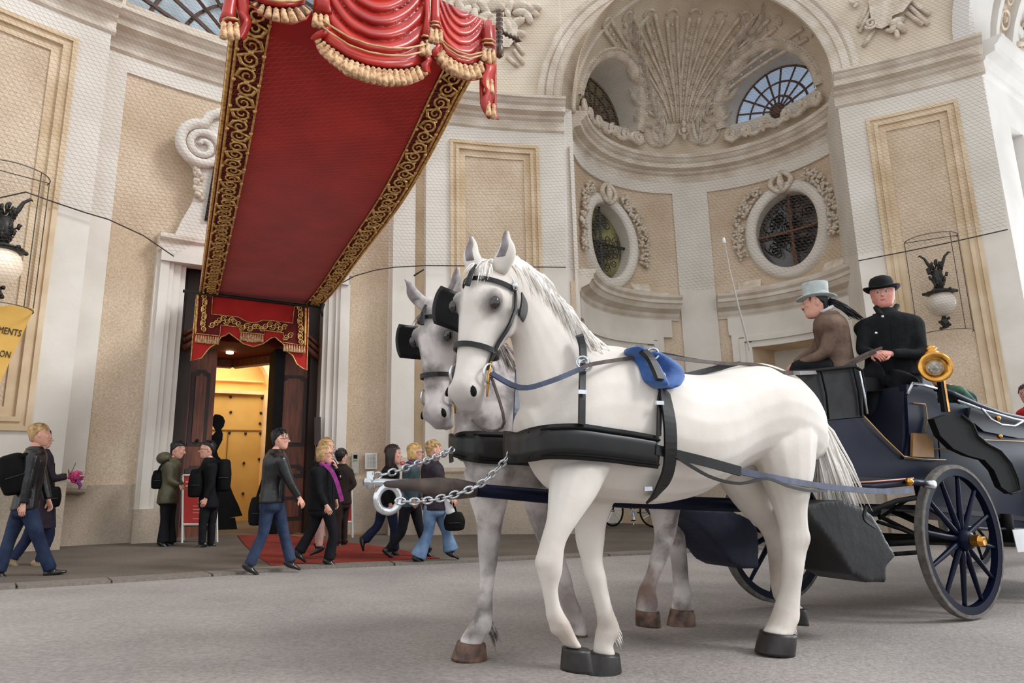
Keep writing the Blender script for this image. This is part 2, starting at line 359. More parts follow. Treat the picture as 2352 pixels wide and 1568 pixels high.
leaf(uL + .1, uA, .5, .62, 'door_leaf', True)
leaf(uB, uR - .05, .62, .5, 'door_leaf', False)
MB().hexa([DP(uB - .04, .45, .17), DP(uB + .14, .45, .17), DP(uB + .14, 1.0, .17), DP(uB - .04, 1.0, .17), DP(uB - .04, .45, 3.7), DP(uB + .14, .45, 3.7), DP(uB + .14, 1.0, 3.7), DP(uB - .04, 1.0, 3.7)]).build('door_edge', BLACK, ptl)
# wooden vestibule soffit with downlight
mb = MB(); dbox(mb, uL, uR, .55, 2.6, 3.78, 3.9); mb.build('soffit', DRED, ptl)
mb = MB(); dbox(mb, uL, uB - .5, 2.6, 2.8, 3.62, 3.9); mb.hexa([DP(uB - .5, 2.6, 3.62), DP(uB + .3, 1.4, 3.62), DP(uB + .5, 1.5, 3.62), DP(uB - .4, 2.8, 3.62), DP(uB - .5, 2.6, 3.9), DP(uB + .3, 1.4, 3.9), DP(uB + .5, 1.5, 3.9), DP(uB - .4, 2.8, 3.9)]); mb.build('soffit_moulding', WOOD, ptl)
q = dpx(527, 821, 1.6)
dl = thing('ceiling_downlight', 'small glowing downlight in the red ceiling just inside the doorway', 'light')
mdl = mat('lamp_glow', (255, 220, 170), .5, emit=9)
MB().lathe([(.0, 0), (.07, 0), (.07, .05), (0, .05)], DP(q[0], 1.6, 3.74), n=16).build('lens', mdl, dl)
pl_ = bpy.data.lights.new('hall_ceiling_lamp', 'AREA'); pl_.shape = 'RECTANGLE'; pl_.size = 3.5; pl_.size_y = 2; pl_.energy = 110; pl_.color = (1, .84, .62)
po = bpy.data.objects.new('hall_ceiling_lamp', pl_); COL.objects.link(po); po.location = DP(.3, 3.4, 4.5)
# ---------------- right of the door: dark plaque
MB().cbox(DR - .1, DR + .02, 1.2, 2.1, RB - .05, RB + .1).build('plaque', DWOOD, ds)

# ---------------- niche between central and right pilaster
wn = struct('wall_niche', 'concave niche wall with two side doors under oval windows')
ARCHC = 7.55
def nbox(mb, a, b, z0, z1, r0, r1): return mb.cbox(a, b, z0, z1, r0, r1, CN, 3)
OV = [(-42.8, 6.86), (46.4, 7.0)]; OA, OB = .80, .97
def plate_hole(t0, t1, z0, z1, tc, zc, a, b, R, C, n=56, m=5):
    P = []
    for i in range(n):
        an = 2 * pi * i / n; ca, sa = cos(an), sin(an)
        e = (degrees(a * ca / R), b * sa); k = 1e9
        if ca > 1e-6: k = min(k, (t1 - tc) / degrees(ca / R))
        if ca < -1e-6: k = min(k, (t0 - tc) / degrees(ca / R))
        if sa > 1e-6: k = min(k, (z1 - zc) / sa)
        if sa < -1e-6: k = min(k, (z0 - zc) / sa)
        o = (degrees(ca / R) * k, sa * k)
        P.append([CP(tc + e[0] * (1 - j / m) + o[0] * j / m, zc + e[1] * (1 - j / m) + o[1] * j / m, R, C) for j in range(m + 1)])
    # corners: snap nearest boundary points
    for ct, cz in ((t0, z0), (t0, z1), (t1, z0), (t1, z1)):
        q = CP(ct, cz, R, C); i = min(range(n), key=lambda i: (P[i][-1] - q).length); P[i][-1] = q
    return MB().grid(P, cu=True)
SP0, SP1 = -4.25, 12.2     # central strip of the niche
plate_hole(-83, SP0, 5.2, 8.45, *OV[0], OA, OB, RN, CN).build('stucco_field', STUC, wn)
plate_hole(SP1, 72, 5.2, 8.45, *OV[1], OA, OB, RN, CN).build('stucco_field', STUC, wn)
mb = MB(); 
nbox(mb, -83, -61, -1, 5.25, RN, RN + .1); nbox(mb, -25, SP0, -1, 5.25, RN, RN + .1); nbox(mb, SP1, 26, -1, 5.25, RN, RN + .1); nbox(mb, 67, 88, -1, 9, RN, RN + .1)
nbox(mb, -61, -25, 4.2, 5.25, RN, RN + .1); nbox(mb, 26, 67, 4.2, 5.25, RN, RN + .1); mb.build('lower_stucco', STUC, wn)
mb = MB(); nbox(mb, SP0, SP1, -1, 8.75, RN - .06, RN + .1); nbox(mb, -80, 80, 8.45, 8.75, RN - .06, RN + .1); mb.build('pilaster_strip', WHITE, wn)
mb = MB(); nbox(mb, -83, -64, -1, 1.1, RN - .08, RN); nbox(mb, -24, 25, -1, 1.1, RN - .1, RN); nbox(mb, 68, 80, -1, 1.1, RN - .08, RN); mb.build('plinth', PLIN, wn)
MB().sweepc([(-.02, 8.7)] + CORNP[1:-1] + [(.42, 9.42), (.1, 9.5), (-.1, 9.5)], -77, 84, RN, CN, 2).build('cornice', CORN, wn)
# reveal walls between pier corners and niche
def reveal(P, Q, z0, z1, name, m):
    MB().hexa([(P[0], P[1], z0), (Q[0], Q[1], z0), (Q[0] + .1, Q[1] + .02, z0), (P[0] + .1, P[1] + .02, z0), (P[0], P[1], z1), (Q[0], Q[1], z1), (Q[0] + .1, Q[1] + .02, z1), (P[0] + .1, P[1] + .02, z1)]).build(name, m, wn)
B1 = CP(20.54, 0); reveal(B1, (7.62, 14.32), -.6, 9.4, 'reveal', WHITE)
A1 = CP(-5.35, 0); reveal((A1.x - .12, A1.y + .02), (1.40, 13.72), -.6, 9.4, 'reveal', WHITE); reveal((A1.x - .1, A1.y + .06), (A1.x - .1, A1.y + 1.2), -.6, 9.4, 'reveal', WHITE)
GLD = mat('old_window_glass_yellow', (150, 146, 92), .25, c2=(70, 66, 42), scale=2.2, spec=.8, detail=3)
GLB = mat('old_window_glass_dark', (66, 62, 62), .25, c2=(44, 42, 44), scale=2.5, spec=.8, detail=3)
RUST = mat('rusty_bar', (122, 78, 54), .8, c2=(84, 58, 46), scale=12)
def ell(tc, zc, a, b, r, n=56): return [NP(tc + degrees(a * cos(2 * pi * i / n) / RN), zc + b * sin(2 * pi * i / n), r) for i in range(n)]
for k, (tc, zc) in enumerate(OV):
    wdn = struct('window_%d' % (k + 1), ('oval window over the left niche door with yellow panes' if k == 0 else 'oval window over the right niche door with dark panes'))
    prof = [(0, .05), (.03, .12), (.1, .13), (.2, .13), (.26, .09), (.30, .0)]
    P = [[NP(tc + degrees((OA + e) * cos(2 * pi * i / 56) / RN), zc + (OB + e) * sin(2 * pi * i / 56), RN - o) for e, o in prof] for i in range(56)]
    MB().grid(P, cu=True).build('window_frame', WHITE, wdn, smooth=True)
    P = [[NP(tc + degrees(OA * cos(2 * pi * i / 56) / RN), zc + OB * sin(2 * pi * i / 56), r) for r in (RN - .05, RN + .34)] for i in range(56)]
    MB().grid(P, cu=True).build('window_reveal', WHITE, wdn, smooth=True)
    E_ = ell(tc, zc, OA * 1.02, OB * 1.02, RN + .3); c = NP(tc, zc, RN + .3)
    MB().add([c] + E_, [(0, i + 1, (i + 1) % 56 + 1) for i in range(56)]).build('pane', GLD if k == 0 else GLB, wdn, fix=False)
    bm_ = IRON if k == 0 else RUST; rg = RN + .16
    mb = MB(); mb.tube([NP(tc, zc - OB, rg), NP(tc, zc + OB, rg)], .04, 4); mb.tube([NP(tc + degrees(x / RN), zc, rg) for x in np.linspace(-OA, OA, 8)], .04, 4); mb.build('grille_bar', bm_, wdn)
    mb = MB()
    for i in range(44):
        a0 = rnd.uniform(0, 6.28); rr = sqrt(rnd.random()) * .72; cx_, cz2 = rr * cos(a0) * OA, rr * sin(a0) * OB; r_ = rnd.uniform(.1, .19); tn = rnd.uniform(1., 1.6); ph = rnd.uniform(0, 6.28)
        pp = [NP(tc + degrees((cx_ + r_ * (1 - j / 22) * cos(ph + tn * 2 * pi * j / 18)) / RN), zc + cz2 + r_ * (1 - j / 22) * sin(ph + tn * 2 * pi * j / 18), rg) for j in range(19)]
        mb.tube(pp, .013, 4)
    mb.build('scroll_grille', IRON if k == 0 else BLACK, wdn)
    # garland of leaves round the top, shell crest
    for sd in (-1, 1):
        mb = MB()
        for i in range(150):
            an = radians(rnd.uniform(62 if sd > 0 else 118, -22 if sd > 0 else 202)) if 1 else 0
            wd_ = rnd.uniform(.03, .30); aa = OA + .30 + wd_; bb = OB + .30 + wd_
            p = NP(tc + degrees(aa * cos(an) / RN), zc + bb * sin(an), RN - .06 - rnd.random() * .08)
            t3 = Vector((rnd.uniform(-1, 1), rnd.uniform(-1, 1), rnd.uniform(-1, 1))).normalized(); u3 = t3.orthogonal().normalized()
            mb.ball(p, (.065, .035, .04), 6, 4, (t3, u3, t3.cross(u3)))
        mb.build('leaf_garland', RELF, wdn, smooth=True, kind='stuff')
    for sd in (-1, 1):
        pp = [NP(tc + sd * degrees((.02 + .26 * sin(t * pi)) / RN), zc + OB - .02 + .55 * t - .1 * sin(t * pi) * 0, RN - .17) for t in np.linspace(0, 1, 9)]
        pp += [NP(tc + sd * degrees((.05 + .2 * (1 - t) + .12) / RN), zc + OB + .52 - .2 * t, RN - .18) for t in ()]
        MB().tube(pp, [.07 - .03 * abs(.5 - i / 8) for i in range(9)], 8).build('crest_leaf', RELF, wdn, smooth=True)
    MB().tube([NP(tc, zc + OB - .05, RN - .18), NP(tc, zc + OB + .25, RN - .2), NP(tc, zc + OB + .55, RN - .14)], [.05, .09, .05], 8).build('crest_shell', RELF, wdn, smooth=True)
# pediments and door cases
for k, (tc, zb_) in enumerate(((-43.0, 4.15), (46.3, 4.2))):
    lim = -81.5 if k == 0 else 90
    dd = struct('door_%d' % (k + 2), 'side door in the niche with curved cream entablature, ' + ('left' if k == 0 else 'right') + ' one')
    hw = 37.5 if k == 0 else 34
    pr = [(0, 4.95), (.04, 4.95), (.06, 5.0), (.1, 5.05), (.12, 5.12), (.2, 5.16), (.3, 5.2), (.36, 5.3), (.4, 5.32), (.4, 5.4), (.46, 5.46), (.47, 5.52), (0, 5.56)]
    MB().sweepc(pr, tc - hw, tc + hw, RN, CN, 2).build('entablature', CORN, dd)
    MB().sweepc([(0, 5.5), (.28, 5.5), (.28, 5.62), (.2, 5.66), (0, 5.66)], tc - hw + 6, tc + hw - 6, RN, CN, 2).build('upper_moulding', CORN, dd)
    for sd in (-1, 1):
        MB().sweepc([(0, 5.6), (.14, 5.6), (.1, 5.75), (0, 5.9)], tc + sd * 14, tc + sd * 24, RN, CN, 2).build('pediment_wing', RELF, dd)
    MB().sweepc([(-.02, 4.5), (.1, 4.5), (.1, 4.95), (-.02, 4.95)], tc - hw + 4, tc + hw - 4, RN, CN, 2).build('frieze', WHITE, dd)
    mb = MB()
    for a, b, o in ((0, 3.2, .1), (3.2, 5.5, .14), (5.5, 8.5, .08)):
        nbox(mb, tc - 29 + a, tc - 29 + b, -1, 4.55 - a * .05, RN - o, RN + .05); nbox(mb, tc + 29 - b, tc + 29 - a, -1, 4.55 - a * .05, RN - o, RN + .05)
        nbox(mb, tc - 29 + b, tc + 29 - b, 4.58 - b * .05, 4.58 - a * .05, RN - o, RN + .05)
    mb.build('architrave', WHITE, dd)
    mb = MB(); nbox(mb, tc - 21, tc + 21, -1, 4.3, RN + .9, RN + 1.0); mb.build('inner_wall', WHITE, dd)
    mb = MB()
    for sd in (-1, 1): mb.hexa([NP(tc + sd * 20.5, -1, RN), NP(tc + sd * 20.5, -1, RN + .05), NP(tc + sd * 15, -1, RN + .95), NP(tc + sd * 14.5, -1, RN + .9), NP(tc + sd * 20.5, 4.3, RN), NP(tc + sd * 20.5, 4.3, RN + .05), NP(tc + sd * 15, 4.3, RN + .95), NP(tc + sd * 14.5, 4.3, RN + .9)])
    mb.build('door_reveal', BUFF, dd)
    mb = MB(); nbox(mb, tc - 22, tc + 22, 4.15, 4.25, RN, RN + 1); mb.build('door_soffit', BUFF, dd)
# half-dome with two lunettes
CD = np.array([4.62, 13.35, 9.4]); RD = 3.12
LUN = [(-45., 10.3, 1.15), (48.5, 10.3, 1.2)]
def SPH(ph, el, r=RD): a, e = radians(ph), radians(el); return Vector((CD[0] + r * cos(e) * sin(a), CD[1] + r * cos(e) * cos(a), CD[2] + r * sin(e)))
def lun_uv(P, L):
    a = radians(L[0]); d = Vector((sin(a), cos(a), 0)); e = Vector((cos(a), -sin(a), 0)); v = P - Vector((CD[0], CD[1], L[1]))
    return v.dot(e), v.z, v.dot(d)
NU, NV = 150, 60; vs_ = []; fs_ = []
for i in range(NU + 1):
    for j in range(NV + 1): vs_.append(SPH(-100 + 200 * i / NU, 90 * j / NV))
for i in range(NU):
    for j in range(NV):
        c = SPH(-100 + 200 * (i + .5) / NU, 90 * (j + .5) / NV)
        if any((lambda q: q[2] > 0 and ((hypot(q[0], q[1]) < L[2] + .02 and q[1] > -.02) or (abs(q[0]) < L[2] + .02 and -.42 < q[1] <= 0)))(lun_uv(c, L)) for L in LUN): continue
        a = i * (NV + 1) + j; fs_.append((a, a + 1, a + NV + 2, a + NV + 1))
dm = struct('ceiling', 'plaster half-dome of the niche with shell fan and leaf reliefs')
MB().add(vs_, fs_).build('half_dome', DOMM, dm, smooth=True, fix=False)
GSKY = mat('window_pane_sky', (170, 190, 215), .12, c2=(90, 110, 140), scale=.9, spec=1, detail=2, emit=.35)
GOLV = mat('window_pane_olive', (120, 116, 78), .15, c2=(62, 58, 40), scale=1.2, spec=.9)
for k, L in enumerate(LUN):
    a = radians(L[0]); d = Vector((sin(a), cos(a), 0)); e = Vector((cos(a), -sin(a), 0)); c = Vector((CD[0], CD[1], L[1])); rr = L[2]; RO_ = 3.32
    wv = struct('window_%d' % (k + 3), 'fan-barred lunette in the half-dome, ' + ('left one with olive panes' if k == 0 else 'right one with sky in its panes'))
    def dep(u, v):
        h = v + L[1] - CD[2]; return sqrt(max(.1, RD * RD - u * u - h * h))
    fr = []; rv = []; n = 44
    for i in range(n + 1):
        an = -.12 + (pi + .24) * i / n; u, v = rr * cos(an), rr * sin(an); D_ = dep(u, v)
        rv.append([c + e * u + d * (D_ - .03) + Vector((0, 0, v)), c + e * u + d * RO_ + Vector((0, 0, v))])
        row = []
        for ex_, o in ((-.0, .02), (.0, .09), (.07, .12), (.14, .08), (.19, .1), (.24, .0)):
            u2, v2 = (rr + ex_) * cos(an), (rr + ex_) * sin(an); row.append(c + e * u2 + d * (dep(u2, v2) - o) + Vector((0, 0, v2)))
        fr.append(row)
    MB().grid(fr).build('window_frame', RELF, wv, smooth=True); MB().grid(rv).build('window_reveal', WHITE, wv, smooth=True)
    mb = MB()
    for i in range(52):
        an = .05 + (pi - .1) * i / 51; u2, v2 = (rr + .165) * cos(an), (rr + .165) * sin(an); mb.ball(c + e * u2 + d * (dep(u2, v2) - .1) + Vector((0, 0, v2)), .028, 6, 4)
    mb.build('bead_moulding', RELF, wv, smooth=True)
    # panes: one per cell of the fan
    nrad = 9; radii = [.0, .34, .66, 1.0]
    for ri in range(3):
        for si in range(nrad):
            a0, a1 = pi * si / nrad, pi * (si + 1) / nrad; r0, r1 = rr * radii[ri], rr * radii[ri + 1]; pts = []
            for t in (0, .5, 1): pts.append(((a0 + (a1 - a0) * t), r1))
            pts += [(a1, max(r0, .02)), (a0, max(r0, .02))]
            MB().slab([c + e * (r * cos(t)) + d * RO_ + Vector((0, 0, r * sin(t))) for t, r in pts], d * .02).build('pane', GOLV if k == 0 else GSKY, wv)
    for si in range(1, nrad):
        t = pi * si / nrad; MB().tube([c + e * (.2 * cos(t)) + d * (RO_ - .03) + Vector((0, 0, .2 * sin(t))), c + e * (rr * cos(t)) + d * (RO_ - .03) + Vector((0, 0, rr * sin(t)))], .027, 4).build('glazing_bar', BRON, wv)
    for q in (.34, .66, .985):
        MB().tube([c + e * (rr * q * cos(t)) + d * (RO_ - .03) + Vector((0, 0, rr * q * sin(t))) for t in np.linspace(0, pi, 24)], .03, 4).build('glazing_bar', BRON, wv)
    MB().ball(c + d * (RO_ - .03), .22, 10, 6).build('fan_boss', BRON, wv)
# scroll ornaments below the lunettes
mb = MB(); nbox(mb, -75, -18, 9.3, 10.32, 3.34, 3.5); nbox(mb, 20, 78, 9.3, 10.32, 3.34, 3.5); mb.build('lunette_sill', WHITE, dm)
mb = MB()
for L in LUN:
    for sg in (-1, 1):
        for q in (.18, .62, 1.02):
            P = []
            for j in range(26):
                t = j / 25; an = pi / 2 * sg + sg * t * 2.0 * 2 * pi; r_ = .16 * (1 - .8 * t)
                ph = L[0] + sg * degrees((q * 1.15 + .12) / RN) + degrees(r_ * cos(an) / RN) * 1; P.append(NP(ph, 9.72 + q * .14 * 0 + .13 + r_ * sin(an), RN - .30))
            mb.tube(P, [.055 * (1 - .5 * j / 25) for j in range(26)], 6)
        mb.tube([NP(L[0] + sg * degrees(x / RN), 9.66 + .12 * abs(sin(x * 5)), RN - .3) for x in np.linspace(0, 1.45, 16)], .07, 6)
mb.build('scroll_band', RELF, dm, smooth=True)
# shell fan ribs
def rib(p0, el0, p1, el1, w_, o):
    P = []
    for t in np.linspace(0, 1, 16): P.append(SPH(p0 + (p1 - p0) * t ** 1.6, el0 + (el1 - el0) * t, RD - o))
    return P
for i in range(9):
    x = (i - 4) / 4
    P1 = SPH(2, 85); mb = MB()
    # ribs are lines on the dome from a point above the base to a wide arc near the crown front
    end = Vector((CD[0] + .15 + x * 2.35, CD[1] + .35 + .75 * (1 - x * x), 0)); rr = hypot(end.x - CD[0], end.y - CD[1])
    ph1 = degrees(atan2(end.x - CD[0], end.y - CD[1])); el1 = degrees(math.acos(min(.99, rr / RD)))
    S = SPH(3 + x * 7, 20); E_ = SPH(ph1, el1); c3 = Vector(CD); pth = []
    for t in np.linspace(0, 1, 18):
        v = (S - c3).lerp(E_ - c3, t) + Vector((0, .5 * (1 - abs(x)), -.2)) * sin(pi * t) * .3 + Vector((-x * .9, .3, 0)) * sin(pi * t) * .55
        pth.append(c3 + v.normalized() * (RD - .03))
    wv_ = [.04 + .09 * t for t in np.linspace(0, 1, 18)]
    sd = [((pth[min(j + 1, 17)] - pth[max(j - 1, 0)]).cross(pth[j] - c3)).normalized() for j in range(18)]
    for sgn in (-1, 1): mb.tube([pth[j] + sd[j] * sgn * wv_[j] for j in range(18)], [.028 + .026 * t for t in np.linspace(0, 1, 18)], 6)
    mb.tube([pth[17] + sd[17] * wv_[17] * cos(a) + (pth[17] - pth[16]).normalized() * (.1 + .12 * sin(a)) for a in np.linspace(0, pi, 8)], .035, 6)
    for j in range(4, 17, 1 if i % 2 == 0 else 2): mb.ball(pth[j], .02 + .018 * j / 17, 6, 4)
    mb.build('shell_rib', RELF, dm, smooth=True)
def leafblade(mb, A, B, wmax, bend, thick=.085, lobes=5):
    """acanthus blade on the dome from A to B"""
    c3 = Vector(CD); n = 12; mid = []
    for j in range(n + 1):
        t = j / n; v = (A - c3).lerp(B - c3, t); s_ = (B - A).cross(A - c3).normalized(); v += s_ * bend * sin(pi * t); mid.append(c3 + v.normalized() * (RD - .02))
    rows = []
    for j in range(n + 1):
        t = j / n; tg = (mid[min(j + 1, n)] - mid[max(j - 1, 0)]).normalized(); inn = (c3 - mid[j]).normalized(); s_ = tg.cross(inn)
        w_ = wmax * sin(pi * min(1, t * .95 + .05)) ** .7 * (.75 + .35 * abs(sin(lobes * pi * t)))
        rows.append([mid[j] - s_ * w_ - inn * .02, mid[j] - s_ * w_ * .5 + inn * thick, mid[j] + inn * thick * .5, mid[j] + s_ * w_ * .5 + inn * thick, mid[j] + s_ * w_ - inn * .02])
    mb.grid(rows)
for sd in (-1, 1):
    stem = [(9, 14), (14, 22), (19, 32), (27, 42), (40, 50), (55, 53)]
    for k in range(len(stem) - 1):
        for q in range(3):
            t = q / 3; p = stem[k][0] + (stem[k + 1][0] - stem[k][0]) * t; el = stem[k][1] + (stem[k + 1][1] - stem[k][1]) * t; mb = MB()
            leafblade(mb, SPH(2 + sd * p, el), SPH(2 + sd * (p + 15 + 4 * k * (q % 2)), el + 8 - 6 * (q - 1)), .075, sd * -.12)
            leafblade(mb, SPH(2 + sd * p, el), SPH(2 + sd * (p + 4 + 3 * k), el + 13 - 2 * k), .06, sd * .08)
            mb.build('acanthus_leaf', RELF, dm, smooth=True, fix=False)
    for q in range(5):
        mb = MB(); leafblade(mb, SPH(2 + sd * 9, 8), SPH(2 + sd * (2 + q * 4.5), 9 + 13 - abs(q - 1) * 2.5), .07, sd * (.1 - .06 * q)); mb.build('acanthus_leaf', RELF, dm, smooth=True, fix=False)
mb = MB()
for z_ in (9.9, 10.08, 10.25): mb.ball(NP(3, z_ + .1, RN - .25 - (z_ - 9.9) * .2), (.07, .05, .1), 8, 5)
for s_ in (-1, 1): mb.tube([NP(3, 10.0, RN - .26), NP(3 + s_ * 2.2, 10.1, RN - .26), NP(3 + s_ * 2.6, 10.25, RN - .28)], .03, 6)
mb.build('fleuron', RELF, dm, smooth=True)
# arch on the wall face + soffit down to the dome rim + wall above
AZ = 9.4; AR = 2.97
def AP(an, r, off=0.): return CP(ARCHC + degrees(r * cos(an) / R0), AZ + .35 * 0 + r * sin(an), R0 - off)
NA = 60; ar = struct('trim_2', 'moulded archivolt over the niche')
prof = [(0, .0), (0, .07), (.05, .09), (.19, .09), (.21, .13), (.36, .13), (.38, .09), (.42, .15), (.52, .17), (.56, .12), (.56, 0)]
MB().grid([[AP(pi * i / NA, AR + e, o) for e, o in prof] for i in range(NA + 1)], cv=True, cap0=True, cap1=True).build('archivolt', CORN, ar)
rim = lambda an: Vector((CD[0], CD[1], CD[2])) + Vector((.985, -.17, 0)) * (RD * cos(an)) + Vector((0, 0, RD * sin(an)))
P = []
for i in range(NA + 1):
    an = pi * i / NA; a = AP(an, AR, .05); b = rim(an)
    P.append([a.lerp(b, t) for t in (0, .25, .5, .75, 1)])
MB().grid(P).build('arch_soffit', CORN, ar, smooth=True)
MB().tube([rim(pi * i / NA) + Vector((0, -.03, 0)) for i in range(NA + 1)], .06, 6).build('dome_rim', CORN, ar, smooth=True)
# wall zone above the cornice
wu = struct('wall_upper', 'upper spandrel wall with relief trophies above the cornice')
def spandrel(tc, t0, t1, z1, rr, R, zc=AZ):
    P = []; n = 48
    for i in range(n + 1):
        an = pi * i / n; ca, sa = cos(an), sin(an); k = 1e9
        if ca > 1e-6: k = min(k, (t1 - tc) / degrees(ca / R))
        if ca < -1e-6: k = min(k, (t0 - tc) / degrees(ca / R))
        if sa > 1e-6: k = min(k, (z1 - zc) / sa)
        P.append([CP(tc + degrees((rr * (1 - j / 6)) * ca / R) + degrees(ca / R) * k * j / 6, zc + (rr * (1 - j / 6) + k * j / 6) * sa, R) for j in range(7)])
    for ct in (t0, t1):
        q = CP(ct, z1, R); i = min(range(n + 1), key=lambda i: (P[i][-1] - q).length); P[i][-1] = q
    return MB().grid(P)
spandrel(ARCHC, -19.5, 31.2, 15.5, AR, R0).build('spandrel', mat('spandrel_plaster', (222, 210, 190), .88, c2=(206, 190, 168), scale=1.2, detail=5), wu)
spandrel(tc_, -46, -19.5, 15.5, 2.6, R0 + .1).build('spandrel', DOMM, wu)
MB().cbox(-60, -46, 9.3, 15.5, R0, R0 + .3).build('upper_left', WHITE, wu)
mb = MB(); mb.cbox(-60, -44.2, 9.38, 9.75, R0 + .05, R0 + .4); mb.cbox(-44.2, -21.2, 9.38, 9.8, RB + .05, RB + .4); mb.build('attic_base', CORN, wu)
# big bar window over the doorway bay
wb = struct('window_5', 'barred arched window above the doorway bay')
RW = 14.15; GW = mat('window_pane_grey', (186, 200, 210), .2, c2=(120, 130, 132), scale=1.4, emit=.25)
MB().cbox(-45, -20, 9.5, 15, RW + .05, RW + .08).build('pane', GW, wb)
for i in range(-7, 8):
    t = radians(90 + i * 12); MB().tube([CP(tc_ + degrees(.6 * cos(t) / RW), 9.4 + .6 * sin(t), RW), CP(tc_ + degrees(5 * cos(t) / RW), 9.4 + 5 * sin(t), RW)], .045, 4).build('glazing_bar', BRON, wb)
for q in (1.1, 1.7, 2.3, 2.9, 3.5):
    MB().tube([CP(tc_ + degrees(q * cos(t) / RW), 9.4 + q * sin(t), RW) for t in np.linspace(0, pi, 30)], .045, 4).build('glazing_bar', BRON, wb)
# trophies (relief)
def trophy(poles, lumps, plate, lab):
    o = struct('trim_3', lab)
    for a, b in poles: MB().tube([cylP(*a, R0 - .05), cylP(*b, R0 - .05)], .045, 8).build('relief_pole', RELF, o, smooth=True)
    MB().slab([cylP(x, y, R0 - .16) for x, y in plate], [cylP(x, y, R0 + .05) - cylP(x, y, R0 - .16) for x, y in plate]).build('relief_shield', RELF, o)
    for x, y, r, an in lumps:
        mb = MB(); c = cylP(x, y, R0 - .08); t3 = Vector((cos(radians(an)), 0, sin(radians(an)))); mb.ball(c, (r * 1.7, r * .8, r * .7), 8, 6, (t3, Vector((-sin(radians(an)), 0, cos(radians(an)))), Vector((0, 1, 0)))); mb.build('relief_leaf', RELF, o, smooth=True)
lum = [(x, y, rnd.uniform(.09, .16), rnd.uniform(0, 180)) for x, y in [(1030 + 20 * i + rnd.uniform(-6, 6), 12 + 22 * j + rnd.uniform(-6, 6)) for i in range(11) for j in range(4)] if not (x > 1205 and y > 40)]
trophy([((1165, 130), (1190, 152)), ((1180, 115), (1203, 147)), ((1182, 95), (1203, 124))], lum, [(1152, 38), (1175, 40), (1190, 60), (1187, 85), (1170, 108), (1152, 108)], 'stucco trophy of leaves, shield and spears beside the niche arch')
trophy([((1996, 10), (1971, 62)), ((2002, 20), (1974, 74)), ((2008, 70), (1983, 106)), ((2096, 5), (2135, 34)), ((2090, 16), (2132, 56)), ((2082, 30), (2120, 57))],
       [(2060, 50, .12, 20), (2052, 62, .1, 60), (2070, 62, .1, 120), (2045, 70, .07, 0), (2060, 78, .07, 90), (1960, 5, .07, 0), (1966, 12, .05, 40)],
       [(1990, -25), (2000, 40), (2008, 62), (2025, 66), (2045, 55), (2050, 36), (2075, 26), (2095, 0), (2098, -25)], 'stucco trophy of scrolled shield and spears above the right pilaster')
mb = MB(); P = []
cc = cyl(2000, 52, R0 - .2)
for j in range(24):
    t = j / 23; r_ = .13 * (1 - .8 * t); P.append(CP(cc[0] + degrees(r_ * cos(2 * pi * 1.6 * t + 3.5) / R0), cc[1] + r_ * sin(2 * pi * 1.6 * t + 3.5), R0 - .18))
mb.tube(P, .03, 6).build('relief_scroll', RELF, wu, smooth=True)

# ---------------- gate passage at the right
wg = struct('wall_gate', 'bright white side wall and coffered vault of the right gate passage')
gd = Vector((1.77, 1.21, 0)).normalized(); gl = Vector((gd.y, -gd.x, 0)); Gp = CP(31.64, 0)
def GPt(s, l, z): return Gp + gd * s + gl * l + Vector((0, 0, z))
GWH = mat('bright_gate_limewash', (224, 220, 214), .85, c2=(210, 206, 200), scale=1, spec=.2)
mb = MB()
for (s0, s1, z0_, z1_, l0) in ((0, 1.0, -.8, 9.0, 0), (1.7, 9, -.8, 9.0, 0), (1.0, 1.7, 7.9, 9.0, 0), (1.0, 1.7, -.8, 1.5, 0), (1.0, 1.7, 1.5, 7.9, -.18)):
    mb.hexa([GPt(s0, l0, z0_), GPt(s1, l0, z0_), GPt(s1, l0 - .5, z0_), GPt(s0, l0 - .5, z0_), GPt(s0, l0, z1_), GPt(s1, l0, z1_), GPt(s1, l0 - .5, z1_), GPt(s0, l0 - .5, z1_)])
mb.build('gate_wall', GWH, wg)
MB().grid([[GPt(s_, o, z) for o, z in CORNP] for s_ in (.02, 9)], cv=True, cap0=True, cap1=True).build('cornice', GWH, wg)
GR = 3.4
def vault(s0, s1, r, name, m, n=30):
    P = [[GPt(s0, GR - r * cos(pi * i / n), 9.4 + r * sin(pi * i / n)), GPt(s1, GR - r * cos(pi * i / n), 9.4 + r * sin(pi * i / n)), GPt(s1, GR - (r + .3) * cos(pi * i / n), 9.4 + (r + .3) * sin(pi * i / n)), GPt(s0, GR - (r + .3) * cos(pi * i / n), 9.4 + (r + .3) * sin(pi * i / n))] for i in range(n + 1)]
    MB().grid(P, cv=True, cap0=True, cap1=True).build(name, m, wg)
vault(-.25, .75, GR - .0, 'vault_band', GWH); vault(.75, 1.0, GR + .15, 'vault_band', CORN); vault(1.0, 1.15, GR - .02, 'vault_band', GWH)
vault(1.15, 1.75, GR + .1, 'vault_band', DOMM); vault(1.75, 1.95, GR - .05, 'vault_band', GWH); vault(1.95, 9, GR + .05, 'vault_band', GWH)
for i in range(8):
    an = .06 + i * .125; mb = MB(); c_ = lambda da, ds_: GPt(1.45 + ds_, GR - (GR + .03) * cos(an + da), 9.4 + (GR + .03) * sin(an + da))
    rr = .055 if i % 2 == 0 else .03; mb.tube([c_(rr * sin(t), .2 * (1 if i % 2 == 0 else .6) * cos(t)) for t in np.linspace(0, 2 * pi, 18)[:-1]], .03, 6, closed=True)
    mb.ball(c_(0, 0), .07 if i % 2 == 0 else .04, 6, 4); mb.build('guilloche_ring', RELF, wg, smooth=True)
mb = MB()
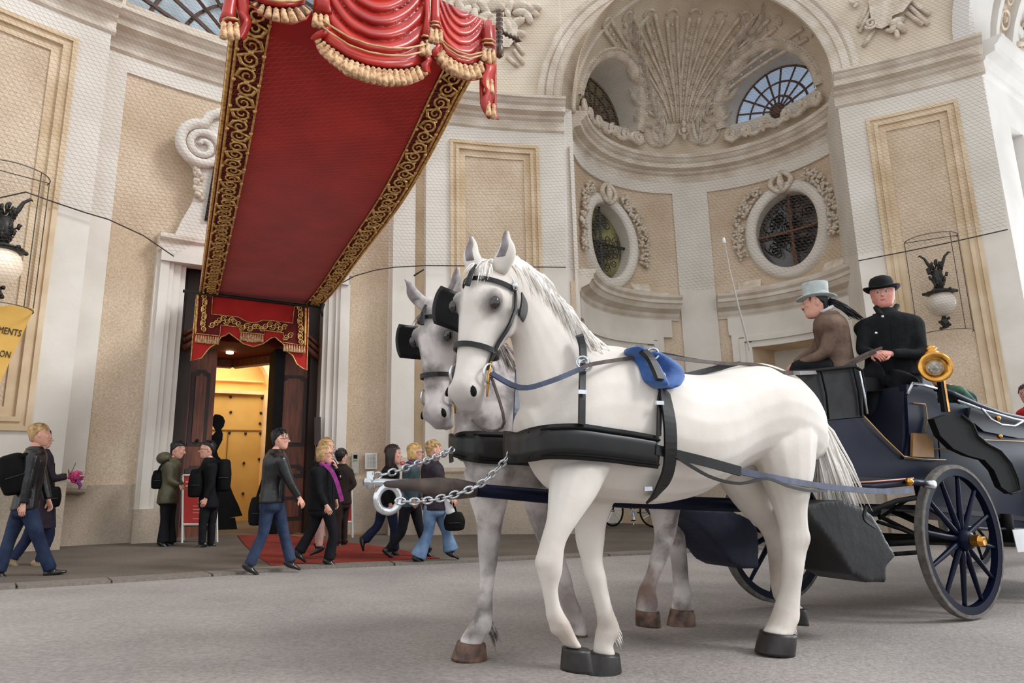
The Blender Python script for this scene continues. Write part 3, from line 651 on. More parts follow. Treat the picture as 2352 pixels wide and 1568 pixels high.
for i in range(90):
    an = rnd.uniform(.03, .75); s_ = rnd.uniform(2.15, 3.6); mb.ball(GPt(s_, GR - GR * cos(an), 9.4 + GR * sin(an)), (rnd.uniform(.05, .14), rnd.uniform(.04, .1), .06), 6, 4)
mb.build('vault_relief', RELF, wg, smooth=True, kind='stuff')

# ---------------- ground
ROAD = stucco_mat('asphalt_road', (166, 158, 152), (150, 143, 138), .72)
PAVE = stucco_mat('dark_pavement', (116, 106, 96), (98, 90, 82), .8)
fl = struct('floor', 'grey asphalt roadway')
P = [[Vector((x, y, g(x, y))) for y in np.linspace(-6, 22, 70)] for x in np.linspace(-18, 26, 60)]
MB().grid(P).build('roadway', ROAD, fl, smooth=True)
edge = [(-300, 1368), (36, 1349), (250, 1336), (478, 1321), (680, 1305), (900, 1296), (1116, 1287), (1387, 1275), (1634, 1264), (2000, 1252), (2340, 1246)]
E1 = [ground(x, y) for x, y in edge]
pv = struct('floor_pavement', 'dark asphalt pavement along the building')
P = []
for k in range(len(E1) - 1):
    for t in np.linspace(0, 1, 9)[:-1] if k < len(E1) - 2 else np.linspace(0, 1, 9):
        a = E1[k].lerp(E1[k + 1], t); d = Vector((a.x - C0[0], a.y - C0[1], 0)).normalized(); b = Vector((C0[0], C0[1], 0)) + d * 18.5
        P.append([Vector((q.x, q.y, g(q.x, q.y) + .018)) for q in [a.lerp(Vector((b.x, b.y, 0)), s_) for s_ in np.linspace(0, 1, 14)]])
MB().grid(P).build('pavement', PAVE, pv, smooth=True)
KERB = mat('kerb_granite', (126, 118, 108), .85, c2=(108, 100, 92), scale=30)
for k in range(len(E1) - 1):
    L_ = (E1[k + 1] - E1[k]).length; m_ = max(1, int(L_ / 1.1))
    for j in range(m_):
        a = E1[k].lerp(E1[k + 1], (j + .01) / m_); b = E1[k].lerp(E1[k + 1], (j + .99) / m_); nn = Vector((a.y - b.y, b.x - a.x, 0)).normalized() * .16; up = Vector((0, 0, .03)); lo = Vector((0, 0, -.1))
        MB().hexa([a - nn + lo, b - nn + lo, b + nn + lo, a + nn + lo, a - nn * .9 + up, b - nn * .9 + up, b + nn + up, a + nn + up]).build('kerb_stone', KERB, pv)
# ---------------- bird netting in front of the upper walls
def net_mat(name, col, su, sv, wd_, op):
    m = bpy.data.materials.new(name); m.use_nodes = True; n = m.node_tree.nodes; L = m.node_tree.links; n.clear()
    out = n.new('ShaderNodeOutputMaterial'); tr = n.new('ShaderNodeBsdfTransparent'); df = n.new('ShaderNodeBsdfDiffuse'); df.inputs[0].default_value = s2l(col)
    mx = n.new('ShaderNodeMixShader'); uv = n.new('ShaderNodeUVMap'); sp = n.new('ShaderNodeSeparateXYZ'); L.new(uv.outputs[0], sp.inputs[0])
    def mth(op_, a, b=None):
        q = n.new('ShaderNodeMath'); q.operation = op_
        for i, v in enumerate((a, b)):
            if v is None: continue
            if isinstance(v, (int, float)): q.inputs[i].default_value = v
            else: L.new(v, q.inputs[i])
        return q.outputs[0]
    u = mth('MULTIPLY', sp.outputs[0], 1 / su); v = mth('MULTIPLY', sp.outputs[1], 1 / sv)
    a = mth('FRACT', mth('ADD', u, mth('MULTIPLY', v, .55))); b = mth('FRACT', mth('SUBTRACT', v, mth('MULTIPLY', u, .12)))
    f = mth('MAXIMUM', mth('LESS_THAN', a, wd_), mth('LESS_THAN', b, wd_ * 1.25)); f = mth('MULTIPLY', f, op)
    L.new(f, mx.inputs[0]); L.new(tr.outputs[0], mx.inputs[1]); L.new(df.outputs[0], mx.inputs[2]); L.new(mx.outputs[0], out.inputs[0]); return m
NETM = net_mat('bird_net', (112, 100, 88), .095, .06, .09, .5)
def netsheet(name, rows, m, parent, uvf):
    nu, nv = len(rows), len(rows[0]); me = bpy.data.meshes.new(name)
    me.from_pydata([tuple(p) for r in rows for p in r], [], [(i * nv + j, i * nv + j + 1, (i + 1) * nv + j + 1, (i + 1) * nv + j) for i in range(nu - 1) for j in range(nv - 1)])
    uv = me.uv_layers.new(name='UVMap'); co = me.vertices
    for l in me.loops:
        i, j = divmod(l.vertex_index, nv); uv.data[l.index].uv = uvf(i, j, co[l.vertex_index].co)
    me.materials.append(m); return link(name, me, parent)
bn = thing('bird_net', 'fine dark bird netting stretched over the upper walls, sagging to a rope edge', 'net')
rope = [(-120, 480), (60, 440), (130, 465), (196, 487), (250, 503), (330, 540), (400, 588)]
RNt = 13.12
rp = [cyl(x, y, RNt) for x, y in rope]; rp2 = [cyl(x, y, RNt) for x, y in ((745, 690), (775, 655), (815, 633), (860, 620), (905, 613), (978, 609), (1100, 610), (1200, 612), (1300, 613))]
def rows_between(pts, ztop, m):
    rows = []
    for k in range(len(pts) - 1):
        n = max(2, int(abs(pts[k + 1][0] - pts[k][0]) / .6))
        for i in range(n + (1 if k == len(pts) - 2 else 0)):
            t = i / n; th = pts[k][0] + (pts[k + 1][0] - pts[k][0]) * t; z = pts[k][1] + (pts[k + 1][1] - pts[k][1]) * t
            rows.append([CP(th, z + (ztop - z) * j / m, RNt - .45 * min(1, j / m * 3)) for j in range(m + 1)])
    return rows
uvc = lambda i, j, co: (atan2(co.x - C0[0], co.y - C0[1]) * 13, co.z)
for pts in (rp + [(DL + .3, 5.3), (DL + 2, 5.35), (-32, 5.4), (DR - 1, 5.3)], [(DR - 1, 5.3)] + rp2, [(-5.4, 5.45), (-3, 5.2), (7, 4.9), (18, 5.3), (20.5, 5.35), (31.4, 5.48)]):
    netsheet('net_sheet', rows_between(pts, 13.8, 12), NETM, bn, uvc)
ROPE = mat('net_rope', (62, 54, 48), .9)
for pts in (rp, rp2, [cyl(x, y, RNt) for x, y in ((1972, 598), (2090, 575), (2200, 552), (2315, 526))]):
    MB().tube([CP(a, b, RNt + .02) for a, b in pts], .011, 6).build('net_rope', ROPE, bn)
# ============================================================ CANOPY over the doorway
cn = thing('canopy', 'long red carpet-like canopy with gilded borders and carved draped front above the doorway', 'canopy')
cl0, cr0 = Vector((-5.52, 11.12, 0)), Vector((-3.69, 12.26, 0)); cl1, cr1 = Vector((-2.14, 4.50, 0)), Vector((-.31, 5.70, 0))
cdir = (cr1 - cr0); CLN = cdir.length; cdir.normalize(); cx_ = (cr0 - cl0).normalized(); CW = (cr0 - cl0).length
nrmR = Vector((cdir.y, -cdir.x, 0))
SZ = []
for px, py in ((738, 700), (780, 655), (820, 600), (880, 525), (930, 460), (985, 370), (1040, 265), (1078, 190)):
    P = onplane(px, py, cr0, nrmR); SZ.append(((P - cr0).dot(cdir), P.z))
SZ.sort()
def cz(s):
    for k in range(len(SZ) - 1):
        if s <= SZ[k + 1][0] or k == len(SZ) - 2:
            a, b = SZ[k], SZ[k + 1]; t = (s - a[0]) / (b[0] - a[0]); return a[1] + (b[1] - a[1]) * t
# smooth
_S = np.linspace(0, CLN, 49); _Z = np.array([cz(s) for s in _S]); _Z = np.convolve(np.pad(_Z, 3, mode='edge'), np.ones(7) / 7, mode='valid')
def czs(s): return float(np.interp(s, _S, _Z))
def KP(u, s, off=0.):    # u across in metres, s along from the door, off downwards
    t = min(1, max(0, s / CLN)); p = cl0.lerp(cl1, s / CLN) + cx_ * u; return Vector((p.x, p.y, czs(s) - off))
NS = 56
def kstrip(u0, u1, s0, s1, o0, o1, n=NS):
    P = []
    for i in range(n + 1):
        s = s0 + (s1 - s0) * i / n; P.append([KP(u0, s, o0), KP(u1, s, o0), KP(u1, s, o1), KP(u0, s, o1)])
    return MB().grid(P, cv=True, cap0=True, cap1=True)
BW = .31
kstrip(.02, CW - .02, 0, CLN, .0, -.04).build('canopy_cloth', RED, cn)
for sd, (a, b) in enumerate(((0, BW), (CW - BW, CW))):
    kstrip(a, b, 0, CLN, .03, -.06).build('border', DRED, cn)
    inn = b if sd == 0 else a; out_ = a if sd == 0 else b; sg = 1 if sd == 0 else -1
    for q, r_ in ((inn - sg * .01, .011), (out_ + sg * .02, .02), (out_ + sg * .065, .016)):
        MB().tube([KP(q, CLN * i / NS, .035) for i in range(NS + 1)], r_, 6).build('gilt_rope', GOLD, cn, smooth=True)
    mid = (a + b) / 2 + sg * .03; nsc = 22
    base = None
    def spt(cs, du, ds): return KP(mid + du, min(CLN, max(0, cs + ds)), .05)
    for k in range(nsc):
        cs = (k + .5) * CLN / nsc; h = CLN / nsc * .48; f = 1 if k % 2 == 0 else -1; mb = MB()
        for e in (1, -1):
            P = []
            for j in range(15):
                t = j / 14; an = t * 1.55 * 2 * pi; r_ = .085 * (1 - .82 * t); P.append(spt(cs, e * f * (.0 + r_ * cos(an)) + 0, e * (h * .45 + r_ * sin(an) * 1.15)))
            mb.tube(P, [.0145 * (1 - .4 * t) for t in np.linspace(0, 1, 15)], 5)
            mb.tube([spt(cs, -e * f * .02, 0), spt(cs, e * f * .10, e * h * .35), spt(cs, e * f * .07, e * h * .85), spt(cs, -e * f * .06, e * h * 1.0)], [.010, .015, .013, .006], 5)
        mb.ball(spt(cs, 0, 0), (.03, .03, .02), 6, 4)
        for e in (1, -1): mb.ball(spt(cs, .11 * e, 0), (.022, .022, .02), 6, 4)
        mb.build('gilt_scroll', GOLD, cn, smooth=True)
# bottom rod with bracket
rodp = lambda x, y, o=.12: onplane(x, y, cl0 - Vector((0, 0, 0)) + cdir * o, cdir)
MB().tube([rodp(420, 668), rodp(738, 706)], .028, 8).build('support_rod', IRON, cn, smooth=True)
MB().tube([rodp(736, 688), rodp(741, 700), rodp(738, 712), rodp(741, 727)], [.04, .05, .035, .015], 8).build('rod_bracket', IRON, cn, smooth=True)
# lower valance in front of the door head
vp = lambda x, y, o=.05: onplane(x, y, cl0 + cdir * o, cdir)
out = [(451, 672), (447, 730), (438, 828), (463, 822), (475, 806), (483, 797), (499.5, 787.6), (508, 773), (516, 771), (526, 764), (537.6, 772.7), (549, 781), (559, 789), (582, 796), (604, 789), (615.6, 781), (622, 776), (632, 773.5), (640, 781), (649, 787.6), (659, 806), (672, 816), (682, 836), (695, 845.6), (705, 850), (709, 704)]
va = thing('door_valance', 'flat red valance with gilded scrollwork and tassels hanging in the door head', 'valance')
MB().slab([vp(*p, .05) for p in out], -cdir * .05).build('valance_cloth', RED, va)
MB().tube([vp(*p, .06) for p in out], .012, 5, closed=True).build('gilt_edge', GOLD, va, smooth=True)
band = [(455, 676), (449, 765), (505, 772), (507, 746), (551, 751), (551, 762), (607, 768), (608, 758), (651, 764), (650, 786), (702, 794), (703, 705), (676, 703), (672, 742), (623, 736), (604, 735), (590, 740), (575, 741), (560, 735), (548, 728), (486, 721), (489, 680)]
MB().slab([vp(*p, .065) for p in band], -cdir * .015).build('scroll_band', DRED, va)
MB().tube([vp(*p, .075) for p in band], .010, 5, closed=True).build('gilt_edge', GOLD, va, smooth=True)
for x0 in (453, 700):
    y0 = 678 if x0 < 500 else 707; MB().tube([vp(x0 + 2, y0, .08), vp(x0 - (4 if x0 < 500 else -1), 762 if x0 < 500 else 792, .08)], .018, 6).build('gilt_rope', GOLD, va)
def vscroll(x, y, r_, f, rot=0):
    mb = MB()
    for e in (1, -1):
        P = []
        for j in range(13):
            t = j / 12; an = t * 1.5 * 2 * pi + rot; q = r_ * (1 - .82 * t); P.append(vp(x + e * (r_ * .75 * cos(rot) + q * cos(an)), y + e * f * (q * sin(an) + r_ * .75 * sin(rot)), .09))
        mb.tube(P, [.014 * (1 - .4 * t) for t in np.linspace(0, 1, 13)], 5)
    mb.build('gilt_scroll', GOLD, va, smooth=True)
for i in range(5): vscroll(470 - i * .8, 686 + i * 16, 7, 1 if i % 2 else -1, pi / 2)
for i in range(5): vscroll(689 + i * .4, 712 + i * 17, 7, 1 if i % 2 else -1, pi / 2)
for x, y in ((492, 744), (508, 733), (526, 737), (543, 741), (562, 750), (580, 752), (597, 752), (614, 747), (632, 749), (648, 753), (662, 772)): vscroll(x, y, 7.5, 1 if int(x) % 2 else -1, .3)
def tassel(mb, top, dn, L_, r_, out_):
    ax = dn.normalized(); mb.lathe([(0, 0), (r_ * .35, L_ * .02), (r_ * .45, L_ * .1), (r_ * .75, L_ * .16), (r_ * .55, L_ * .26), (r_ * .7, L_ * .32), (r_ * .95, L_ * .75), (r_ * 1.0, L_ * .97), (0, L_)], top, ax, 8)
TAS = mat('cream_gilt_tassel', (226, 188, 142), .6, c2=(164, 116, 78), scale=30, lo=.35, hi=.6)
dn = Vector((0, 0, -1))
for (xa, ya, xb, yb, n) in ((449, 768, 504, 774, 10), (552, 764, 606, 769, 10), (651, 789, 702, 795, 9)):
    for i in range(n):
        t = (i + .5) / n; mb = MB(); big = 1.5 if n == 10 and xa == 552 and 3 <= i <= 6 else 1; tassel(mb, vp(xa + (xb - xa) * t, ya + (yb - ya) * t, .09), dn, .14 * (1 + .25 * (big - 1)), .024 * big ** .6, cdir); mb.build('tassel', TAS, va, smooth=True)
# carved, draped front of the canopy
DRAP = mat('painted_carved_drape', (192, 50, 36), .38, c2=(150, 28, 26), scale=2.5, coat=.2, spec=.4)
DRAPD = mat('drape_gilt_line', (216, 182, 132), .5, c2=(180, 140, 92), scale=12)
fe = (cr1 - cl1).normalized(); fn = Vector((fe.y, -fe.x, 0))      # fn points to the street
def fpx(x, y, off=0.): return onplane(x, y, cl1 + cdir * .05 + fn * off, fn)
def interp(poly, t):
    L_ = [0]
    for a, b in zip(poly, poly[1:]): L_.append(L_[-1] + hypot(b[0] - a[0], b[1] - a[1]))
    q = t * L_[-1]; x = np.interp(q, L_, [p[0] for p in poly]); y = np.interp(q, L_, [p[1] for p in poly]); return float(x), float(y)
dr = thing('carved_drapery', 'glossy red carved drapery with swags, pleats and cream tassels along the canopy front edge', 'drapery')
def swag(top, bot, hem, folds, nt, amp=.075, bulge=.10):
    nu, nv = 34, folds * 10; P = []
    for i in range(nu + 1):
        u = i / nu; a = interp(top, u); b = interp(bot, u); row = []
        for j in range(nv + 1):
            v = j / nv; x = a[0] + (b[0] - a[0]) * v; y = a[1] + (b[1] - a[1]) * v
            w_ = sin(pi * min(1, max(0, u))) ** .5; vv = v + .5 * (1 - sin(pi * u)) * (1 - v)
            row.append(fpx(x, y, .06 + bulge * v * w_ + amp * (.35 + .65 * w_) * abs(sin(pi * folds * vv)) ** .6))
        P.append(row)
    o = MB().grid(P).build('swag', DRAP, dr, smooth=True, fix=False); md = o.modifiers.new('thick', 'SOLIDIFY'); md.thickness = .03; md.offset = -1
    for q in (.80, .87):
        pts = []
        for i in range(nu + 1):
            u = i / nu; a = interp(top, u); b = interp(bot, u); w_ = sin(pi * u) ** .5; pts.append(fpx(a[0] + (b[0] - a[0]) * q, a[1] + (b[1] - a[1]) * q, .1 + bulge * q * w_ + amp * .9))
        MB().tube(pts, .009, 5).build('gilt_braid', DRAPD, dr, smooth=True)
    # tassel hem backing and tassels
    rows = [[fpx(*interp(bot, i / nu), .05 + bulge * sin(pi * i / nu) ** .5), fpx(*interp(hem, i / nu), .04 + bulge * sin(pi * i / nu) ** .5)] for i in range(nu + 1)]
    o = MB().grid(rows).build('hem', mat('hem_dark_red', (92, 34, 32), .6), dr, fix=False); md = o.modifiers.new('thick', 'SOLIDIFY'); md.thickness = .02
    for k in range(nt):
        t = (k + .5) / nt; w_ = sin(pi * t) ** .5; a = fpx(*interp(bot, t), .10 + bulge * w_); b = fpx(*interp(hem, t), .09 + bulge * w_)
        mb = MB(); d = (b - a); tassel(mb, a, d, d.length * .98, min(.05, d.length * .3), fn); mb.build('tassel', TAS, dr, smooth=True)
    MB().tube([fpx(*interp(hem, i / nu), .07 + bulge * sin(pi * i / nu) ** .5) for i in range(nu + 1)], .012, 5).build('hem_roll', DRAP, dr, smooth=True)
swag([(754, -120), (870, -95), (990, -75)], [(733, 84), (756, 104), (797, 134), (842, 151), (887, 159), (931, 159), (976, 146)], [(723, 92), (735, 120), (760, 143), (797, 170), (842, 187), (887, 196), (931, 195), (964, 184), (982, 168)], 8, 21)
swag([(560, -110), (640, -110), (722, -100)], [(585, 2), (610, 13), (640, 19), (675, 18), (700, 10)], [(576, 6), (598, 33), (634, 48), (670, 54), (702, 45), (716, 24)], 4, 8)
swag([(1004, -5), (1050, 18), (1112, 46)], [(1008, 100), (1025, 126), (1050, 143), (1078, 150), (1108, 138)], [(1002, 128), (1015, 151), (1040, 172), (1075, 184), (1098, 181), (1112, 165)], 6, 10, .035, .07)
def pleat(pts, radii, name='pleat', m=None):
    mb = MB(); mb.tube([fpx(x, y, o) for x, y, o in pts], radii, 12); return mb.build(name, m or DRAP, dr, smooth=True)
pleat([(738, -110, .12), (738, -40, .12), (739, 0, .12), (741, 30, .13)], [.06, .06, .065, .075])
pleat([(997, -60, .14), (1000, 0, .14), (1000, 40, .15), (1001, 60, .15)], [.035, .04, .045, .05])
pleat([(979, -60, .14), (982, 40, .15), (977, 85, .16)], [.02, .025, .035])
pleat([(1122, 50, .1), (1121, 70, .12), (1122, 95, .13), (1122, 106, .12)], [.03, .045, .055, .05])
pleat([(1134, 60, .06), (1135, 150, .06), (1135, 250, .06), (1137, 262, .06)], [.02, .025, .025, .02])
pleat([(534, -60, .1), (530, 0, .1), (524, 35, .1), (522, 52, .1)], [.04, .045, .05, .06])
pleat([(556, -60, .08), (556, 0, .1), (558, 30, .1), (560, 62, .1)], [.05, .05, .04, .02])
for x, y, L_, k in ((724, 30, 30, 0), (737, 32, 32, 0), (750, 34, 28, 0), (991, 64, 33, 0), (1002, 66, 34, 0), (1012, 68, 30, 0), (970, 95, 32, 0), (982, 97, 32, 0), (1112, 108, 32, 0), (1123, 110, 36, 0), (1133, 113, 30, 0), (514, 48, 40, 0), (529, 50, 40, 0), (543, 52, 36, 0), (1118, 178, 34, 0), (1129, 182, 34, 0), (1122, 232, 34, 0), (1134, 238, 34, 0)):
    mb = MB(); a = fpx(x, y, .17 if x < 1050 else .14); b = fpx(x - .5, y + L_, .17 if x < 1050 else .14); tassel(mb, a, b - a, (b - a).length, .03, fn); mb.build('tassel', TAS, dr, smooth=True)
for cx1, cy1, w_ in ((1000, 50, 12), (1000, 58, 12), (1122, 90, 15), (1122, 99, 15), (977, 82, 9), (530, 42, 18)):
    MB().tube([fpx(cx1 - w_, cy1 + 3, .14), fpx(cx1 - w_ * .5, cy1 - 1, .2), fpx(cx1 + w_ * .5, cy1, .2), fpx(cx1 + w_, cy1 + 5, .14)], .009, 5).build('gilt_braid', DRAPD, dr, smooth=True)
# curling ribbon tails
def ribbon(pts, w_, m=DRAP):
    P = []
    q = crom(pts, 5)
    for i, (x, y, o, tw) in enumerate(q):
        a = fpx(x - w_ * cos(tw), y - 2, o + .05 * sin(tw)); b = fpx(x + w_ * cos(tw), y + 2, o - .05 * sin(tw)); P.append([a, (a + b) / 2 + fn * .015, b])
    o = MB().grid(P).build('ribbon_tail', m, dr, smooth=True, fix=False); md = o.modifiers.new('t', 'SOLIDIFY'); md.thickness = .018
ribbon([(740, 58, .1, .2), (752, 66, .14, 1.0), (738, 78, .15, .2), (726, 90, .1, .6)], 16)
ribbon([(1000, 98, .1, .2), (1008, 106, .13, 1.0), (1001, 118, .14, .3), (1001, 132, .1, .8)], 10)
ribbon([(974, 128, .1, .2), (984, 138, .14, 1.), (975, 150, .14, .3), (980, 168, .1, .9)], 9)
ribbon([(1120, 140, .08, .1), (1126, 160, .12, .7), (1117, 185, .12, .2), (1124, 212, .12, .9), (1115, 236, .12, .1), (1124, 262, .1, .4), (1132, 274, .08, .2)], 13)
ribbon([(556, 30, .1, .3), (566, 50, .13, .8), (556, 72, .12, .3), (549, 88, .1, .6)], 10)
ribbon([(1108, 150, .07, .2), (1106, 200, .07, .2), (1110, 245, .07, .2), (1128, 274, .06, .1)], 5)
# turned wooden finial bracket
TURN = mat('turned_dark_wood_gilt', (96, 66, 40), .35, c2=(48, 34, 28), scale=14, coat=.3)
fb = dr
A, B = fpx(1147, 24, .0), fpx(1147, 132, .0); ax = (B - A); L_ = ax.length
prof = [(0, 0), (.03, .005), (.035, .02)]
for k in range(7): prof += [(.02, .03 + .05 * k), (.035, .045 + .05 * k), (.036, .06 + .05 * k), (.02, .072 + .05 * k)]
prof = [(r_, h * .72 * L_ / .38) for r_, h in prof]; prof += [(.035, .76 * L_), (.042, .82 * L_), (.042, .95 * L_), (.02, L_), (0, L_)]
MB().lathe(prof, A, ax, 14).build('finial_post', TURN, fb, smooth=True)
A, B = fpx(1150, 72, .0), fpx(1194, 93, .0); ax = B - A; L_ = ax.length; prof = [(0, 0)]
for k in range(4): prof += [(.016, (.02 + .2 * k) * L_), (.03, (.08 + .2 * k) * L_), (.018, (.17 + .2 * k) * L_)]
prof += [(.04, .84 * L_), (.0, 1.12 * L_)]
MB().lathe(prof, A, ax, 12).build('finial_arm', TURN, fb, smooth=True)
MB().tube([fpx(1137, 60, .0), fpx(1147, 70, .0)], .02, 6).build('fixing', TURN, fb)
# netting under the canopy
NET2 = net_mat('canopy_net', (188, 120, 96), .055, .05, .07, .38)
cn2 = thing('canopy_net', 'pale fine netting stretched just under the red canopy', 'net')
netsheet('net_sheet', [[KP(u, s, .16) for u in (0, CW / 2, CW)] for s in np.linspace(CLN * .18, CLN * .98, 30)], NET2, cn2, lambda i, j, co: (co.x * .7 + co.y * .4, co.y))

# ============================================================ BANNER, LAMPS, WALL FITTINGS
GB = mat('gold_banner_cloth', (214, 170, 84), .75, c2=(204, 156, 70), scale=3)
bn_ = thing('gold_banner', 'slanted gold banner with dark lettering on the left wall', 'banner')
bp = lambda x, y, o=0.: onplane(x, y, CP(-46, 0, R0 - .55 - o), Vector((sin(radians(-42)), cos(radians(-42)), 0)))
MB().slab([bp(-260, 760), (bp(22, 700)), bp(79, 708), bp(-60, 1010), bp(-300, 1040)], Vector((sin(radians(-42)), cos(radians(-42)), 0)) * .03).build('banner_cloth', GB, bn_)
INK = mat('dark_ink', (48, 42, 36), .8)
def btext(txt, xr, yr, xl, yl, hpx, par, m, plane, name='lettering', off=.008):
    a = plane(xl, yl); b = plane(xr, yr); t = plane(xl + 2, yl - hpx); ex = (b - a).normalized(); ez = (t - a); ez = (ez - ex * ez.dot(ex)).normalized()
    me = text_mesh(txt, a, ex, ez, 1, .003); w0 = max(((v.co - a).dot(ex) for v in me.vertices)); k = (b - a).length / w0; hh = max(((v.co - a).dot(ez) for v in me.vertices)); kh = (t - a).length / hh
    for v in me.vertices:
        d = v.co - a; nn = ex.cross(ez); v.co = a + ex * (d.dot(ex) * k) + ez * (d.dot(ez) * kh) + nn * (d.dot(nn) + off)
    me.materials.append(m); return link(name, me, par)
btext('MENTS', 47, 773, -7, 763, 15, bn_, INK, lambda x, y: bp(x, y)); btext('ON', 22, 822, -3, 818, 15, bn_, INK, lambda x, y: bp(x, y))
FROST = mat('frosted_lamp_glass', (226, 214, 200), .18, c2=(214, 200, 184), scale=2, spec=.9, coat=.5, trans=.25)
FROSTB = mat('opal_lamp_glass', (244, 226, 206), .2, c2=(238, 216, 190), scale=2, coat=.4, emit=.25)
def walllamp(cxp, cyp, rpx, Rr, label, glass, sgn=1):
    th, z = cyl(cxp, cyp, Rr); c = CP(th, z, Rr); r_ = rpx * c.y / FOC / .98; d = Vector((c.x - C0[0], c.y - C0[1], 0)).normalized(); tn = Vector((d.y, -d.x, 0))
    o = thing('wall_lamp', label, 'lamp')
    MB().ball(c, r_, 28, 18).build('glass_globe', glass, o, smooth=True)
    up = Vector((0, 0, 1))
    MB().lathe([(.0, .72 * r_), (r_ * .78, .72 * r_), (r_ * 1.02, .80 * r_), (r_ * 1.02, .9 * r_), (r_ * .6, 1.0 * r_), (r_ * .25, 1.2 * r_), (.0, 1.2 * r_)], c, up, 20).build('lamp_collar', IRON, o, smooth=True)
    mb = MB()
    for k in range(6):
        a = k * pi / 3; mb.ball(c + tn * (r_ * 1.05 * cos(a)) + d * (r_ * 1.05 * sin(a)) + up * .86 * r_, r_ * .13, 6, 4)
    mb.build('collar_knob', IRON, o, smooth=True)
    mb = MB(); loc = random.Random(3)
    mb.tube([c + up * r_ * 1.1, c + up * r_ * 2.0, c + up * r_ * 2.6], [r_ * .28, r_ * .4, r_ * .3], 8)
    for k in range(40):
        a = loc.uniform(0, 6.28); h = loc.uniform(1.1, 3.3); q = r_ * loc.uniform(.15, .6) * (1 if h < 2.8 else .6)
        p = c + tn * (q * cos(a)) + d * (q * sin(a) * .6) + up * (r_ * h); mb.ball(p, (r_ * .1, r_ * .09, r_ * .2), 5, 4)
        mb.tube([c + up * (r_ * (h - .4)) + tn * q * .3 * cos(a), p, p + up * r_ * .12 + tn * (r_ * .12 * cos(a))], r_ * .045, 4)
    mb.build('foliage_bracket', IRON, o, smooth=True)
    for s_ in (-1, 1): MB().tube([c + up * r_ * 2.7 + tn * s_ * r_ * .25, c + up * r_ * 3.2 + tn * s_ * r_ * .5, c + up * r_ * 3.6 + tn * s_ * r_ * .65, c + up * r_ * 3.9 + tn * s_ * r_ * .95, c + up * r_ * 3.8 + tn * s_ * r_ * 1.05], [r_ * .14, r_ * .12, r_ * .09, r_ * .08, r_ * .04], 6).build('wing', IRON, o, smooth=True)
    MB().tube([c + up * r_ * 1.6, c + up * r_ * 1.9 + d * (Rr - R0) * -.5, c + up * r_ * 1.6 + d * (R0 - Rr + .05)], r_ * .12, 6).build('wall_arm', IRON, o, smooth=True)
    mb = MB(); mb.tube([c - up * r_ * .95, c - up * r_ * 1.5, c - up * r_ * 1.9], [r_ * .12, r_ * .3, r_ * .1], 8)
    for k in range(12):
        a = k * .9; p = c - up * r_ * (1.15 + .07 * k) + tn * r_ * .3 * cos(a) + d * r_ * .25 * sin(a); mb.ball(p, r_ * .12, 5, 4)
    mb.build('pendant', IRON, o, smooth=True)
    return c, r_, d, tn
c, r_, d, tn = walllamp(2163, 697, 31, R0 - .45, 'round frosted glass lamp with dark foliage bracket on the right pilaster', FROST)
WIRE = mat('thin_wire', (88, 76, 66), .7)
def cage(c, r_, d, tn, nm):
    o = thing('wire_cage', nm, 'cage'); up = Vector((0, 0, 1)); R_ = r_ * 1.75; top = c + up * r_ * 5.2; bot = c - up * r_ * 2.2; n = 16; cc = lambda p, a: p + tn * (R_ * cos(a)) - d * (R_ * .9 * sin(a)) + d * .1
    for p in (top, bot): MB().tube([cc(p, a) for a in np.linspace(-.2, pi + .2, 20)] + [], .008, 4).build('wire_hoop', WIRE, o)
    MB().tube([cc(top, pi), cc(top, 0)], .009, 4).build('wire_hoop', WIRE, o)
    rows = [[cc(top.lerp(bot, j / 6), a) for j in range(7)] for a in np.linspace(0, pi, 13)]
    netsheet('wire_mesh', rows, NETC, o, lambda i, j, co: ((co - c).dot(tn), co.z))
    for a in (0, pi, .9): MB().tube([cc(top, a), cc(bot, a)], .007, 4).build('wire_stay', WIRE, o)
NETC = net_mat('cage_mesh', (96, 84, 74), .06, .05, .08, .45)
cage(c, r_, d, tn, 'half-round wire mesh cage around the right wall lamp')
c, r_, d, tn = walllamp(-2, 608, 46, R0 - .6, 'large lit opal globe lamp cut off by the left picture edge', FROSTB)
cage(c, r_, d, tn, 'wire mesh cage around the opal lamp at the far left')
# fittings right of the door
wp = lambda x, y, o=.02: cylP(x, y, RB - o)
def plate(px, name, label, cat, m, o=.06, frame=None):
    t = thing(name, label, cat); f = [cylP(x, y, RB - o) for x, y in px]; d = (CP(-22, 0, RB) - CP(-22, 0, RB - 1))
    MB().slab(f, d * o).build('plate', m, t); return t, f, d
ALU = mat('brushed_aluminium', (188, 182, 170), .4, metal=.5, c2=(170, 164, 152), scale=20)
t, f, d = plate([(808, 1040), (824, 1040), (824, 1087), (808, 1087)], 'intercom_panel', 'slim metal intercom panel on the wall right of the doorway', 'intercom', ALU)
MB().slab([cylP(x, y, RB - .065) for x, y in ((812, 1044), (821, 1044), (821, 1053), (812, 1053))], d * .01).build('camera_window', BLACK, t)
MB().slab([cylP(x, y, RB - .065) for x, y in ((811, 1056), (821, 1056), (821, 1059), (811, 1059))], d * .01).build('green_label', mat('green_label', (120, 150, 90), .6), t)
t, f, d = plate([(839, 1040), (866, 1040), (866, 1077), (839, 1077)], 'notice_board', 'small white framed notice with printed lines on the wall', 'notice', mat('white_frame', (232, 230, 226), .5))
MB().slab([cylP(x, y, RB - .066) for x, y in ((841.5, 1042.5), (863.5, 1042.5), (863.5, 1074.5), (841.5, 1074.5))], d * .008).build('paper', mat('notice_paper', (206, 202, 196), .8), t)
mb = MB()
